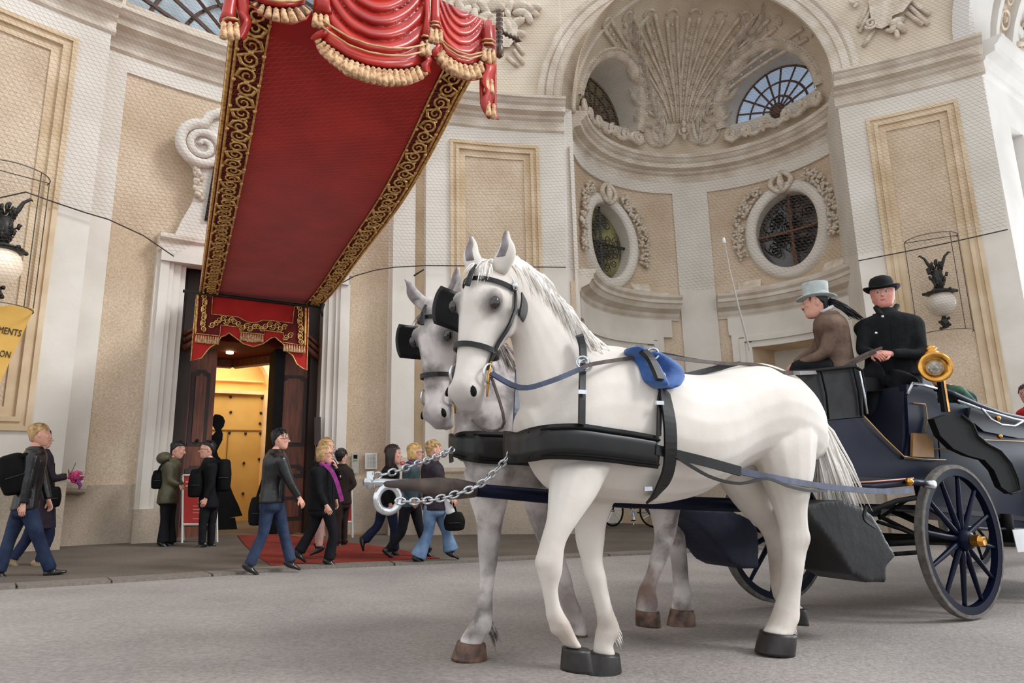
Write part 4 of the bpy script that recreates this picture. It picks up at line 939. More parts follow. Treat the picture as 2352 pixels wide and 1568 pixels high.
for i in range(9):
    for x0, x1 in ((844, 848), (850, 854), (856, 861)):
        y = 1046 + i * 3.1; mb.slab([cylP(x, yy, RB - .072) for x, yy in ((x0, y), (x1, y), (x1, y + .9), (x0, y + .9))], d * .003)
mb.build('printed_lines', mat('print_grey', (150, 148, 148), .8), t)
t = thing('wall_box', 'cream meter box with small red sign low on the pilaster strip', 'box')
MB().slab([cylP(x, y, R0 + .02) for x, y in ((916, 1050), (953, 1050), (953, 1105), (916, 1105))], (CP(-20, 0, 1) - CP(-20, 0, 0)) * .1).build('box_door', CORN, t)
MB().slab([cylP(x, y, R0 + .0) for x, y in ((920, 1059.5), (929.5, 1059.5), (929.5, 1066.5), (920, 1066.5))], (CP(-20, 0, 1) - CP(-20, 0, 0)) * .02).build('red_sign', mat('sign_red', (206, 40, 30), .5), t)
MB().slab([cylP(x, y, R0 - .006) for x, y in ((922, 1062), (927.5, 1062), (927.5, 1064), (922, 1064))], (CP(-20, 0, 1) - CP(-20, 0, 0)) * .006).build('sign_mark', mat('sign_white', (240, 236, 230), .5), t)
t = thing('iron_hook', 'short iron hook on the wall under the net rope, left of the centre panel', 'hook')
MB().tube([cylP(951, 633, R0 - .02), cylP(960, 627, R0 - .12), cylP(973, 619, R0 - .12)], .018, 6).build('hook_bar', IRON, t)
t = thing('door_plaque', 'dark vertical inscribed plaque on the right door jamb', 'plaque')
MB().slab([cylP(x, y, RB - .16) for x, y in ((722, 958), (737, 957), (737, 1020), (722, 1022))], (CP(-26, 0, 1) - CP(-26, 0, 0)) * .05).build('plaque_board', DWOOD, t)
# sandwich boards
RSG = mat('sign_board_red', (176, 44, 38), .6, c2=(166, 38, 34), scale=4)
WFR = mat('white_painted_frame', (226, 222, 216), .45)
def board(pxl, pyt, pxr, pyb, yrail, label, txt=True):
    gp = ground((pxl + pxr) / 2, pyb); n = Vector((gp.x, gp.y, 0)).normalized(); pl = lambda x, y, o=0: onplane(x, y, gp - n * o, n)
    t = thing('poster_stand', label, 'sign', group=None)
    MB().slab([pl(pxl, pyt), pl(pxr, pyt), pl(pxr, yrail), pl(pxl, yrail)], n * .02).build('poster', RSG, t)
    for a, b in (((pxl, pyt), (pxl - 2, pyb)), ((pxr, pyt), (pxr + 2, pyb)), ((pxl, pyt), (pxr, pyt)), ((pxl, yrail), (pxr, yrail))): MB().tube([pl(*a), pl(*b)], .018, 6).build('frame_tube', WFR, t)
    for x in (pxl, pxr): MB().tube([pl(x, pyt), pl(x, pyb) + n * .45 + Vector((0, 0, .0))], .014, 6).build('rear_leg', WFR, t)
    if txt:
        for i, (a, b, yy) in enumerate(((.08, .5, .12), (.08, .7, .2), (.3, .8, .62), (.3, .7, .69), (.3, .75, .76), (.3, .6, .88))):
            y = pyt + (yrail - pyt) * yy; MB().slab([pl(pxl + (pxr - pxl) * p, q, .006) for p, q in ((a, y), (b, y), (b, y + (4 if i < 2 else 1.5)), (a, y + (4 if i < 2 else 1.5)))], n * .004).build('printed_line', mat('sign_print', (226, 150, 140), .7), t)
    return t
board(420, 1091, 497, 1248, 1204, 'red poster stand in a white tube frame left of the doorway')
board(752, 1118, 808, 1237, 1198, 'red poster stand in a white tube frame right of the doorway')
# black cut-out figure of a lady standing in the doorway
sil = [(-.12, 0)]
gp = DP(0, .9, .17); 
so_ = thing('silhouette_figure', 'flat black cut-out of a lady in a long flared gown inside the doorway', 'figure')
out = [(489, 958), (494, 951), (505, 952), (513, 957), (517, 967), (514, 979), (508, 986), (512, 996), (511, 1010), (505, 1022), (498, 1036), (502, 1048), (514, 1060), (520, 1078), (525, 1105), (536, 1135), (548, 1160), (557, 1184), (530, 1188), (500, 1190), (470, 1192), (460, 1196), (462, 1120), (470, 1060), (478, 1035), (482, 1020), (478, 1005), (482, 1000), (490, 998), (496, 990), (492, 982), (487, 975), (488, 966)]
MB().slab([onplane(x, y, gp, rdir) for x, y in out], rdir * .03).build('cut_out', BLACK, so_)
MB().slab([onplane(x, y, gp, rdir) for x, y in ((470, 1190), (540, 1188), (545, 1215), (468, 1218))], rdir * .02).build('foot_board', BLACK, so_)
# red carpet
RC = stucco_mat('red_carpet', (156, 60, 48), (120, 48, 40), .7)
def gpoly(px, name, label, m, h=.03):
    t = thing(name, label, 'carpet'); P = []
    A = [ground(*p) for p in px]; n = len(A) // 2; L1 = A[:n]; L2 = A[n:][::-1]
    rows = [[l.lerp(r, s_) for s_ in np.linspace(0, 1, 8)] for l, r in zip(L1, L2)]
    rr = []
    for k in range(len(rows) - 1):
        for s_ in np.linspace(0, 1, 5)[:-1] if k < len(rows) - 2 else np.linspace(0, 1, 5): rr.append([a.lerp(b, s_) for a, b in zip(rows[k], rows[k + 1])])
    top = [[Vector((p.x, p.y, g(p.x, p.y) + h)) for p in r] for r in rr]
    o = MB().grid(top).build('carpet_cloth', m, t); md = o.modifiers.new('t', 'SOLIDIFY'); md.thickness = .012; return t
gpoly([(545, 1232), (562, 1255), (590, 1280), (622, 1303), (1010, 1286), (900, 1262), (760, 1244), (640, 1230)], 'red_carpet', 'red carpet spreading over the pavement in front of the doorway', RC)
YS = mat('floor_yellow_strip', (150, 122, 80), .8)
# ============================================================ SOFT BODIES (closed lofts fused into one skin)
class Plane:
    """vertical plane through P with unit normal n towards the street; off moves along n"""
    def __init__(s, P, n): s.P = Vector((P[0], P[1], 0)); s.n = Vector((n[0], n[1], 0)).normalized(); s.r = Vector((-s.n.y, s.n.x, 0))
    def __call__(s, x, y, off=0.): return onplane(x, y, s.P + s.n * off, s.n)
    def m(s, px, x, y): return (s(x + px / 2, y) - s(x - px / 2, y)).length
def loft(mb, rows, n=16, k=4, round0=.5, round1=.5):
    """rows: (centre, a, b) vectors. interpolated, closed, rounded ends"""
    R = [list(c) + list(a) + list(b) for c, a, b in rows]; Q = crom(R, k)
    Q = [np.array(q) for q in Q]
    def ext(q0, q1, f):
        d = q0[:3] - q1[:3]; L_ = np.linalg.norm(d) or 1; s_ = (np.linalg.norm(q0[3:6]) + np.linalg.norm(q0[6:9])) / 2; u = d / L_
        o = []
        for t in (.5, .85):
            e = q0.copy(); e[:3] += u * s_ * f * t; e[3:] *= sqrt(1 - t * t); o.append(e)
        return o
    A = ext(Q[0], Q[1], round0)[::-1] if round0 else []; B = ext(Q[-1], Q[-2], round1) if round1 else []
    Q = A + Q + B
    return mb.grid([[Vector(q[:3]) + Vector(q[3:6]) * cos(2 * pi * j / n) + Vector(q[6:9]) * sin(2 * pi * j / n) for j in range(n)] for q in Q], cv=True, cap0=True, cap1=True)
def pxrows(pl, rows):
    """rows: (x1,y1,x2,y2,halfdepth metres,off)"""
    o = []
    for x1, y1, x2, y2, hw, off in rows:
        A, B = pl(x1, y1, off), pl(x2, y2, off); o.append(((A + B) / 2, (B - A) / 2, pl.n * hw))
    return o
def legrows(pl, rows, k=1.0):
    """rows: (xl, xr, y, off[,k])"""
    o = []
    for r in rows:
        xl, xr, y, off = r[:4]; kk = r[4] if len(r) > 4 else k; A, B = pl(xl, y, off), pl(xr, y, off); a = (B - A) / 2; o.append(((A + B) / 2, a * .87, pl.n * (a.length * kk * .9)))
    return o
def fuse(name, mb, vox, m, parent=None, sm=4, extra=None, **kw):
    me = bpy.data.meshes.new('tmp'); me.from_pydata([tuple(v) for v in mb.v], [], mb.f)
    bm = bmesh.new(); bm.from_mesh(me); bmesh.ops.recalc_face_normals(bm, faces=bm.faces); bm.to_mesh(me); bm.free()
    ob = bpy.data.objects.new('tmp', me); COL.objects.link(ob)
    md = ob.modifiers.new('r', 'REMESH'); md.mode = 'VOXEL'; md.voxel_size = vox; md.use_smooth_shade = True
    if sm: s_ = ob.modifiers.new('s', 'SMOOTH'); s_.factor = .5; s_.iterations = sm
    dg = bpy.context.evaluated_depsgraph_get(); res = bpy.data.meshes.new_from_object(ob.evaluated_get(dg)); bpy.data.objects.remove(ob); bpy.data.meshes.remove(me)
    res.materials.clear(); res.materials.append(m)
    if extra is not None:     # join extra builders as further faces of the same skin
        bm = bmesh.new(); bm.from_mesh(res)
        for em, mm in extra:
            e = bpy.data.meshes.new('e'); e.from_pydata([tuple(v) for v in em.v], [], em.f); idx = len(res.materials)
            if mm is not None: res.materials.append(mm)
            n0 = len(bm.faces); bm.from_mesh(e); bm.faces.ensure_lookup_table(); fs = bm.faces[n0:]; bmesh.ops.recalc_face_normals(bm, faces=fs)
            for f in fs: f.material_index = idx if mm is not None else 0; f.smooth = True
            bpy.data.meshes.remove(e)
        bm.to_mesh(res); bm.free()
    res.name = name; return link(name, res, parent, **kw)
def strap(name, pts, wid, m, par, nrm=None, th=.006, n=4, label=None):
    """flat strap along 3-D points (catmull), width in metres across the path, facing nrm"""
    q = [Vector(p) for p in crom([list(p) for p in pts], n)]; P = []; W_ = wid if hasattr(wid, '__len__') else None
    for i, p in enumerate(q):
        t = (q[min(i + 1, len(q) - 1)] - q[max(i - 1, 0)]).normalized(); nn = Vector(nrm) if nrm is not None else Vector((0, -1, 0)); s_ = t.cross(nn).normalized(); nn = s_.cross(t).normalized()
        w_ = wid if W_ is None else float(np.interp(i / (len(q) - 1), np.linspace(0, 1, len(W_)), W_)); s_ = s_ * (w_ / 2)
        P.append([p - s_ - nn * th, p + s_ - nn * th, p + s_ + nn * th, p - s_ + nn * th])
    o = MB().grid(P, cv=True, cap0=True, cap1=True).build(name, m, par)
    if label: o['label'] = label
    return o
# ============================================================ HORSES
HWHITE = mat('white_horse_coat', (226, 219, 210), .62, c2=(206, 197, 187), scale=2.6, detail=6, sheen=.15, spec=.25, bump=.05, bscale=90)
def coat_grey():
    m = mat('dappled_grey_coat', (212, 204, 200), .62, c2=(124, 116, 114), scale=6, detail=9, sheen=.15, spec=.25, lo=.36, hi=.56); return m
HGREY = coat_grey()
HOOF = mat('dark_hoof_horn', (38, 32, 30), .45, c2=(22, 20, 19), scale=20, spec=.5)
HOOFB = mat('brown_hoof_horn', (120, 88, 70), .5, c2=(58, 42, 36), scale=16)
SKIN_G = mat('grey_muzzle_skin', (150, 142, 142), .6, c2=(100, 92, 92), scale=10)
EYEB = mat('horse_eye', (24, 18, 16), .08, spec=.9)
MANE = mat('white_mane_hair', (252, 249, 244), .7, c2=(240, 234, 226), scale=18, stretch=(1, 1, 1), sheen=.2)
MANEG = mat('grey_mane_hair', (176, 166, 160), .7, c2=(110, 102, 98), scale=18)
LEA = mat('black_harness_leather', (24, 23, 23), .4, c2=(15, 15, 16), scale=10, spec=.35, coat=.05)
LEAB = mat('blue_black_strap', (66, 76, 104), .42, c2=(44, 50, 68), scale=12)
BLUE = mat('blue_saddle_pad', (58, 104, 168), .75, c2=(36, 76, 138), scale=9, bump=.2, bscale=60, sheen=.3)
LEABR = mat('brown_rein_leather', (96, 80, 72), .6, c2=(66, 56, 52), scale=14)
hdir = Vector((-.86, -.51, 0)).normalized(); hn = Vector((.51, -.86, 0)).normalized()   # walking direction, side facing the street
h1, h2 = ground(1780, 1492), ground(1383, 1552)
PA = Plane((h1 + h2) / 2, hn); 
b1, b2 = ground(1565, 1440), ground(1080, 1512)
PB = Plane((b1 + b2) / 2 + hn * -.02, hn)
def legspots(pl):
    return [(pl(x, y, o), .02, r_, c, k) for x, y, o, r_, c, k in LSP]
LSP = []
JNT = [(1852, 1232, .13, .026), (1836, 1244, .13, .048), (1797, 1232, -.15, .03), (1258, 1290, .17, .062), (1366, 1322, -.085, .052), (1800, 1428, .08, .045), (1400, 1446, -.06, .045), (1284, 1436, .17, .048), (1820, 1404, .08, .03), (1412, 1450, -.06, .026)]
def spotcoat(coat, spots):
    m = coat.copy(); m.name = coat.name + '_marked_tinted'; n = m.node_tree.nodes; L = m.node_tree.links; b = n['Principled BSDF']; cur = b.inputs['Base Color'].links[0].from_socket
    ge = n.new('ShaderNodeNewGeometry'); nz = n.new('ShaderNodeTexNoise'); nz.inputs['Scale'].default_value = 16; nz.inputs['Detail'].default_value = 4; L.new(ge.outputs['Position'], nz.inputs['Vector'])
    for p, r0, r1, c, k in spots:
        vm = n.new('ShaderNodeVectorMath'); vm.operation = 'DISTANCE'; L.new(ge.outputs['Position'], vm.inputs[0]); vm.inputs[1].default_value = p
        ad = n.new('ShaderNodeMath'); ad.operation = 'MULTIPLY_ADD'; L.new(nz.outputs['Fac'], ad.inputs[0]); ad.inputs[1].default_value = r1 * .5; L.new(vm.outputs['Value'], ad.inputs[2])
        mr = n.new('ShaderNodeMapRange'); mr.inputs['From Min'].default_value = r0 + r1 * .25; mr.inputs['From Max'].default_value = r1 * 1.25; mr.inputs['To Min'].default_value = k; mr.inputs['To Max'].default_value = 0; L.new(ad.outputs[0], mr.inputs['Value'])
        mx = n.new('ShaderNodeMix'); mx.data_type = 'RGBA'; mx.inputs[7].default_value = s2l(c); L.new(mr.outputs[0], mx.inputs[0]); L.new(cur, mx.inputs[6]); cur = mx.outputs[2]
    L.new(cur, b.inputs['Base Color']); return m
def horse(nm, label, pl, torso, neck, legs, hooves, head, coat, hoofm, manem, ears_out=0., earlist=None, group='harness pair of pale horses'):
    t = thing(nm, label, 'horse')
    mb = MB(); loft(mb, pxrows(pl, torso), 22, 4, .6, .6); loft(mb, pxrows(pl, neck), 18, 4, .2, .2)
    for L in legs: loft(mb, legrows(pl, L), 14, 4, .3, .3)
    for x, y, o, r_ in (JNT if pl is PA else []): mb.ball(pl(x, y, o), r_, 10, 7)
    # head
    hp, ha, hf, hL, hoff = head      # poll point px, muzzle px, facing vector, length, offset
    P0 = pl(hp[0], hp[1], hoff); P1 = pl(ha[0], ha[1], hoff); D = (P1 - P0).normalized(); F = (hf - D * hf.dot(D)).normalized(); S = D.cross(F).normalized()
    if S.dot(hn) < 0: S = -S
    L_ = (P1 - P0).length * hL / .6
    H = [(-.02, -.06, .06, .055), (.05, -.05, .105, .085), (.15, -.045, .135, .102), (.27, -.045, .15, .112), (.40, -.04, .135, .10), (.53, -.015, .105, .08), (.66, .0, .085, .066), (.78, .005, .078, .062), (.88, .01, .078, .066), (.96, .005, .062, .056), (1.0, .0, .04, .04)]
    q = L_ / .6
    rows = [(P0 + D * (L_ * a) + F * (c * q), F * (b * q), S * (w_ * q)) for a, c, b, w_ in H]
    loft(mb, rows, 18, 3, .3, .5)
    for s_ in (-1, 1):
        mb.ball(P0 + D * L_ * .33 - F * .07 * q + S * s_ * .075 * q, (.085 * q, .085 * q, .035 * q), 12, 8, (D, F, S))        # cheek
        mb.ball(P0 + D * L_ * .262 + F * .045 * q + S * s_ * .09 * q, (.05 * q, .035 * q, .03 * q), 10, 6, (D, F, S))     # brow
        mb.ball(P0 + D * L_ * .9 + F * .04 * q + S * s_ * .045 * q, (.04 * q, .035 * q, .025 * q), 10, 6, (D, F, S))     # nostril flare
    mb.ball(P0 + D * L_ * .97 - F * .05 * q, (.04 * q, .035 * q, .045 * q), 10, 6, (D, F, S))                                # lower lip
    mb.ball(P0 + D * L_ * .12 + F * .05 * q, (.11 * q, .05 * q, .05 * q), 10, 6, (D, F, S))
    G_ = (128, 122, 124); sp_ = [(P0 + D * L_ * .97 + F * .0, .03, .15, G_, .75)] + [(P0 + D * L_ * .30 + F * .06 * q + S * k_ * .10 * q, .03, .10, (96, 88, 88), .9) for k_ in (-1, 1)] + [(P0 + D * L_ * .10 + F * .09 * q, .01, .08, (150, 142, 138), .6), (P0 + D * L_ * .5 - F * .05 + S * .08, .02, .14, (190, 182, 178), .6)] + legspots(pl)
    body = fuse('body', mb, .0105, spotcoat(coat, sp_), t, 4)
    for s_ in (-1, 1):
        MB().ball(P0 + D * L_ * .30 + F * .062 * q + S * s_ * .103 * q, (.029 * q, .022 * q, .021 * q), 12, 8, (D, F, S)).build('eye', EYEB, body, smooth=True)
        MB().ball(P0 + D * L_ * .90 + F * .055 * q + S * s_ * .056 * q, (.028 * q, .014 * q, .016 * q), 10, 6, ((D * .8 + S * s_ * .3).normalized(), F, S)).build('nostril', BLACK, body, smooth=True)
        # ear
        b0 = P0 + D * L_ * .02 + F * .0 + S * s_ * .062 * q; tip = b0 - D * .165 * q + S * s_ * (.03 + ears_out) * q + F * .03 * q
        ax = (tip - b0); mid = b0 + ax * .45 + S * s_ * .015; rows = [(b0, S * .036 * q, F * .028 * q), (b0 + ax * .3 + S * s_ * .008, S * .05 * q, F * .03 * q), (mid + ax * .12, S * .038 * q, F * .024 * q), (b0 + ax * .82, S * .02 * q, F * .014 * q), (tip, S * .005, F * .004)]
        e = MB(); loft(e, rows, 12, 3, .4, 0); e.build('ear', coat, body, smooth=True)
        e = MB(); loft(e, [(c + F * .016 * q, a * .55, b * .6) for c, a, b in rows[1:]], 10, 3, .2, 0); e.build('inner_ear', SKIN_G, body, smooth=True)
    for hv in hooves:      # (top xl,xr,y ; bottom xl,xr,y ; off, tilt)
        (a, b, y0), (c, d, y1), off = hv; A0, A1 = pl(a, y0, off), pl(b, y0, off); B0, B1 = pl(c, y1, off), pl(d, y1, off)
        r0 = (A1 - A0).length / 2; r1 = (B1 - B0).length / 2; h = MB()
        rows = [((A0 + A1) / 2, (A1 - A0) / 2, pl.n * r0 * .95), ((A0 + A1 + B0 + B1) / 4, (A1 - A0 + B1 - B0) / 4, pl.n * (r0 + r1) * .48), ((B0 + B1) / 2, (B1 - B0) / 2, pl.n * r1 * .9)]
        loft(h, rows, 18, 3, 0, 0); hh = h.build('hoof', hoofm, t, smooth=False)
        for p in hh.data.polygons: p.use_smooth = len(p.vertices) == 4
        cr = MB(); c_, a_, b_ = rows[0]; cr.tube([c_ + a_ * .98 * cos(u) + b_ * .98 * sin(u) for u in np.linspace(0, 2 * pi, 18)[:-1]], .006, 6, closed=True)
    # fetlock feathers
    return t, body, P0, D, F, S, L_, q
def hairs(name, par, m, roots, n, L_, dirf, r_=.006, seed=1, jit=.02):
    rr = random.Random(seed); mb = MB()
    for i in range(n):
        t = rr.random(); k = t * (len(roots) - 1); a = int(min(k, len(roots) - 2)); p = Vector(roots[a]).lerp(Vector(roots[a + 1]), k - a) + Vector((rr.gauss(0, jit), rr.gauss(0, jit), rr.gauss(0, jit)))
        d = dirf(t, rr); l_ = L_ * rr.uniform(.6, 1.1); q = [p + d[0] * (l_ * s_) + d[1] * (l_ * s_ * s_) for s_ in (0, .35, .7, 1)]; mb.tube(q, [r_, r_, r_ * .8, r_ * .2], 4)
    return mb.build(name, m, par, smooth=True)
torsoA = [(1213, 925, 1228, 1062, .13, 0), (1262, 850, 1262, 1120, .21, 0), (1315, 800, 1312, 1140, .25, 0), (1380, 792, 1372, 1152, .275, 0), (1450, 808, 1440, 1156, .29, 0), (1530, 852, 1520, 1156, .31, 0), (1605, 860, 1595, 1135, .31, 0), (1670, 842, 1660, 1092, .295, 0), (1730, 834, 1722, 1068, .29, 0), (1790, 856, 1775, 1075, .27, 0), (1838, 905, 1822, 1075, .22, 0), (1866, 960, 1856, 1060, .13, 0)]
neckA = [(1352, 786, 1262, 1095, .17, 0), (1312, 752, 1215, 1000, .14, 0), (1268, 700, 1198, 905, .115, 0.02), (1225, 648, 1192, 838, .10, .04), (1180, 612, 1180, 770, .085, .05), (1140, 600, 1160, 720, .07, .05)]
legsA = [
 [(1262, 1402, 1075, .14, .8), (1258, 1368, 1140, .16, .8), (1256, 1332, 1190, .17, .9), (1243, 1300, 1240, .17), (1232, 1292, 1283, .17), (1234, 1290, 1312, .17), (1244, 1281, 1350, .17), (1252, 1288, 1392, .17), (1258, 1308, 1428, .17), (1278, 1322, 1460, .17), (1298, 1336, 1484, .17)],
 [(1310, 1430, 1100, -.10, .8), (1318, 1395, 1190, -.12, .8), (1325, 1385, 1245, -.13), (1336, 1382, 1285, -.13), (1344, 1390, 1322, -.13), (1356, 1395, 1352, -.13), (1368, 1405, 1395, -.13), (1374, 1420, 1435, -.13), (1370, 1420, 1452, -.13), (1366, 1406, 1478, -.13), (1364, 1412, 1500, -.13)],
 [(1770, 1850, 900, .05, .5), (1735, 1866, 960, .09, .6), (1722, 1868, 1010, .12, .58), (1742, 1864, 1070, .14, .62), (1766, 1852, 1125, .15, .75), (1784, 1846, 1170, .15, .8), (1794, 1850, 1210, .15, .75), (1794, 1857, 1236, .15, .65), (1799, 1848, 1268, .15, .7), (1800, 1838, 1305, .15), (1797, 1832, 1350, .15), (1787, 1828, 1392, .15), (1779, 1826, 1418, .15), (1770, 1817, 1438, .15), (1762, 1812, 1452, .15)],
 [(1650, 1770, 1040, -.12, .6), (1650, 1762, 1100, -.14, .6), (1686, 1775, 1149, -.15, .75), (1718, 1791, 1185, -.15, .8), (1748, 1798, 1218, -.15, .7), (1766, 1800, 1252, -.15), (1772, 1802, 1300, -.15), (1776, 1806, 1345, -.15), (1786, 1822, 1378, -.15), (1806, 1838, 1394, -.15)]]
for k_, o_ in ((1, -.06), (2, .08)):
    legsA[k_] = [tuple([r[0], r[1], r[2], r[3] + (o_ - r[3]) * min(1, max(0, (r[2] - 1180) / 220))] + list(r[4:])) for r in legsA[k_]]
hoovesA = [((1296, 1350, 1488), (1292, 1356, 1540), .17), ((1361, 1416, 1498), (1343, 1420, 1551), -.06), ((1759, 1814, 1452), (1747, 1810, 1501), .08), ((1812, 1842, 1396), (1818, 1850, 1434), -.15)]
fA = Vector((-.52, -.85, .0)).normalized()
LSP = [(1300, 1440, .17, .12, (158, 136, 116), .75), (1402, 1440, -.06, .12, (138, 118, 102), .85), (1396, 1340, -.08, .09, (160, 144, 132), .7), (1402, 1395, -.06, .08, (150, 132, 118), .6), (1850, 1250, .15, .10, (170, 152, 138), .75), (1800, 1435, .08, .11, (160, 134, 108), .8), (1785, 1300, -.15, .22, (158, 140, 126), .8), (1600, 1130, .2, .2, (206, 196, 186), .5), (1390, 1140, .1, .22, (196, 186, 176), .6)]  # leg tints put shade around the joints into the white coat colour
TA = horse('horse', 'white horse nearest the street with blue saddle pad, walking with one foreleg lifted', PA, torsoA, neckA, legsA, hoovesA, ((1122, 620), (1072, 938), fA, .60, .05), HWHITE, HOOF, MANE)
torsoB = [(1062, 960, 1072, 1060, .11, 0), (1095, 880, 1100, 1110, .19, 0), (1150, 850, 1150, 1130, .23, 0), (1215, 846, 1215, 1138, .26, 0), (1290, 870, 1290, 1140, .29, 0), (1380, 882, 1370, 1138, .30, 0), (1450, 880, 1440, 1120, .29, 0), (1510, 872, 1500, 1110, .28, 0), (1560, 890, 1550, 1120, .25, 0), (1592, 930, 1585, 1090, .17, 0)]
neckB = [(1180, 845, 1085, 1080, .16, 0), (1150, 810, 1052, 1000, .13, 0), (1110, 770, 1045, 930, .11, 0.03), (1070, 725, 1035, 860, .095, .05), (1030, 695, 1025, 800, .08, .06)]
legsB = [
 [(1060, 1180, 1080, .12, .8), (1075, 1169, 1147, .13, .8), (1092, 1156, 1198, .13, .9), (1097, 1146, 1262, .13), (1100, 1142, 1295, .13), (1102, 1136, 1330, .13), (1098, 1132, 1370, .13), (1090, 1132, 1412, .13), (1072, 1128, 1443, .13), (1060, 1114, 1462, .13), (1054, 1108, 1476, .13)],
 [(1180, 1290, 1090, -.12, .8), (1200, 1280, 1155, -.13, .8), (1225, 1285, 1219, -.13, .9), (1250, 1295, 1275, -.13), (1270, 1310, 1320, -.13), (1285, 1322, 1370, -.13), (1300, 1342, 1415, -.13), (1308, 1345, 1440, -.13), (1312, 1345, 1458, -.13)],
 [(1480, 1590, 1050, -.1, .6), (1500, 1580, 1130, -.12, .7), (1515, 1572, 1190, -.13, .8), (1530, 1572, 1235, -.13, .8), (1543, 1575, 1281, -.13), (1548, 1579, 1331, -.13), (1548, 1585, 1364, -.13), (1547, 1582, 1385, -.13), (1546, 1584, 1400, -.13)],
 [(1450, 1580, 1060, .12, .6), (1478, 1568, 1130, .13, .7), (1498, 1556, 1190, .14, .8), (1505, 1548, 1235, .14, .8), (1496, 1530, 1281, .14), (1485, 1514, 1320, .14), (1470, 1504, 1352, .14), (1464, 1508, 1384, .14), (1464, 1506, 1402, .14)]]
hoovesB = [((1053, 1112, 1474), (1039, 1116, 1516), .13), ((1310, 1346, 1456), (1306, 1350, 1496), -.13), ((1546, 1586, 1399), (1539, 1592, 1441), -.13), ((1466, 1508, 1402), (1466, 1512, 1438), .14)]
fB = Vector((-.50, -.87, .0)).normalized()
LSP = [(1120, 1260, .13, .16, (92, 86, 88), .6), (1128, 1390, .13, .10, (100, 92, 92), .6), (1250, 1220, -.12, .22, (70, 64, 64), .8), (1310, 1380, -.13, .2, (110, 90, 80), .8), (1545, 1180, -.13, .24, (84, 76, 76), .8), (1560, 1300, -.13, .16, (92, 82, 80), .7), (1485, 1350, .14, .18, (130, 98, 82), .8), (1230, 1080, .1, .2, (84, 78, 78), .7)]
TB = horse('horse', 'dappled grey horse on the far side of the pole, half hidden by the white horse', PB, torsoB, neckB, legsB, hoovesB, ((1003, 700), (1012, 978), fB, .60, .05), HGREY, HOOFB, MANEG, ears_out=.07)
# manes, forelocks, tail
def mane_base(par, pl, pts, m, off, hgt, nm='mane_base'):
    q = crom([list(pl(x, y, 0)) for x, y in pts], 5); mb = MB(); rows = []
    for i, p in enumerate(q):
        p = Vector(p); t = i / (len(q) - 1); w_ = hgt * (.6 + .4 * sin(pi * t)); c = p + pl.n * (off * .55) - Z_ * w_ * .45; rows.append((c, Z_ * w_ * .55, pl.n * .035))
    loft(mb, rows, 12, 2, .4, .4); return fuse(nm, mb, .012, m, par, 2)
Z_ = Vector((0, 0, 1))
def crest(pl, pts, off): return [pl(x, y, off) for x, y in pts]
tA, bodyA, P0, D, F, S, L_, q = TA
mane_base(tA, PA, [(1140, 600), (1180, 606), (1225, 640), (1268, 692), (1312, 746), (1340, 774)], MANE, .11, .13)
hairs('mane', tA, MANE, crest(PA, [(1130, 602), (1180, 608), (1225, 642), (1268, 694), (1312, 748), (1345, 778)], .02), 300, .2, lambda t, r: (Vector((hn.x * .5 + r.gauss(0, .1), hn.y * .5, r.gauss(.15, .15))) - hdir * .35, Vector((0, 0, -.95))), .007, 2, .014)
hairs('forelock', tA, MANE, [P0 - S * .04 + F * .05, P0 + S * .04 + F * .05], 120, .15, lambda t, r: (F * .35 + S * r.gauss(0, .2), D * .7), .005, 3, .012)
mbt = MB(); loft(mbt, [(PA(1860, 950), PA.r * .03, PA.n * .03), (PA(1880, 985), PA.r * .045, PA.n * .04), (PA(1893, 1050), PA.r * .06, PA.n * .05), (PA(1902, 1110), PA.r * .062, PA.n * .05), (PA(1908, 1158), PA.r * .05, PA.n * .04)], 14, 4, .4, .3); fuse('tail_core', mbt, .012, MANE, tA, 2)
hairs('tail', tA, MANE, [PA(1862, 945, 0), PA(1868, 965, 0.02)], 420, .68, lambda t, r: (-hdir * (.28 + r.gauss(0, .06)) + Vector((r.gauss(0, .04), r.gauss(0, .04), -.18)), Vector((r.gauss(.08, .06), r.gauss(0, .04), -.9 + r.gauss(0, .05)))), .009, 4, .02)
for (x, y, o) in ((1412, 1455, -.06), (1815, 1440, .08)): hairs('fetlock_hair', tA, MANE, [PA(x, y - 12, o), PA(x, y + 6, o)], 34, .06, lambda t, r: (-hdir * .5 + Vector((0, 0, -.5)), Vector((0, 0, -.4))), .004, 5, .012)
tB, bodyB, Q0, DB, FB, SB, LB, qB = TB
hairs('mane', tB, MANEG, crest(PB, [(1020, 690), (1070, 716), (1110, 762), (1150, 803)], .02), 160, .2, lambda t, r: (Vector((hn.x * .5, hn.y * .5, .15)) - hdir * .3, Vector((0, 0, -.95))), .007, 6, .014)
hairs('forelock', tB, MANEG, [Q0 - SB * .05, Q0 + SB * .05], 110, .16, lambda t, r: (FB * .35 + SB * r.gauss(0, .35), DB * .7), .005, 7, .014)
hairs('fetlock_hair', tB, MANEG, [PB(1130, 1425, .13), PB(1128, 1455, .13)], 40, .07, lambda t, r: (-hdir * .4 + Vector((0, 0, -.6)), Vector((0, 0, -.4))), .004, 8, .012)
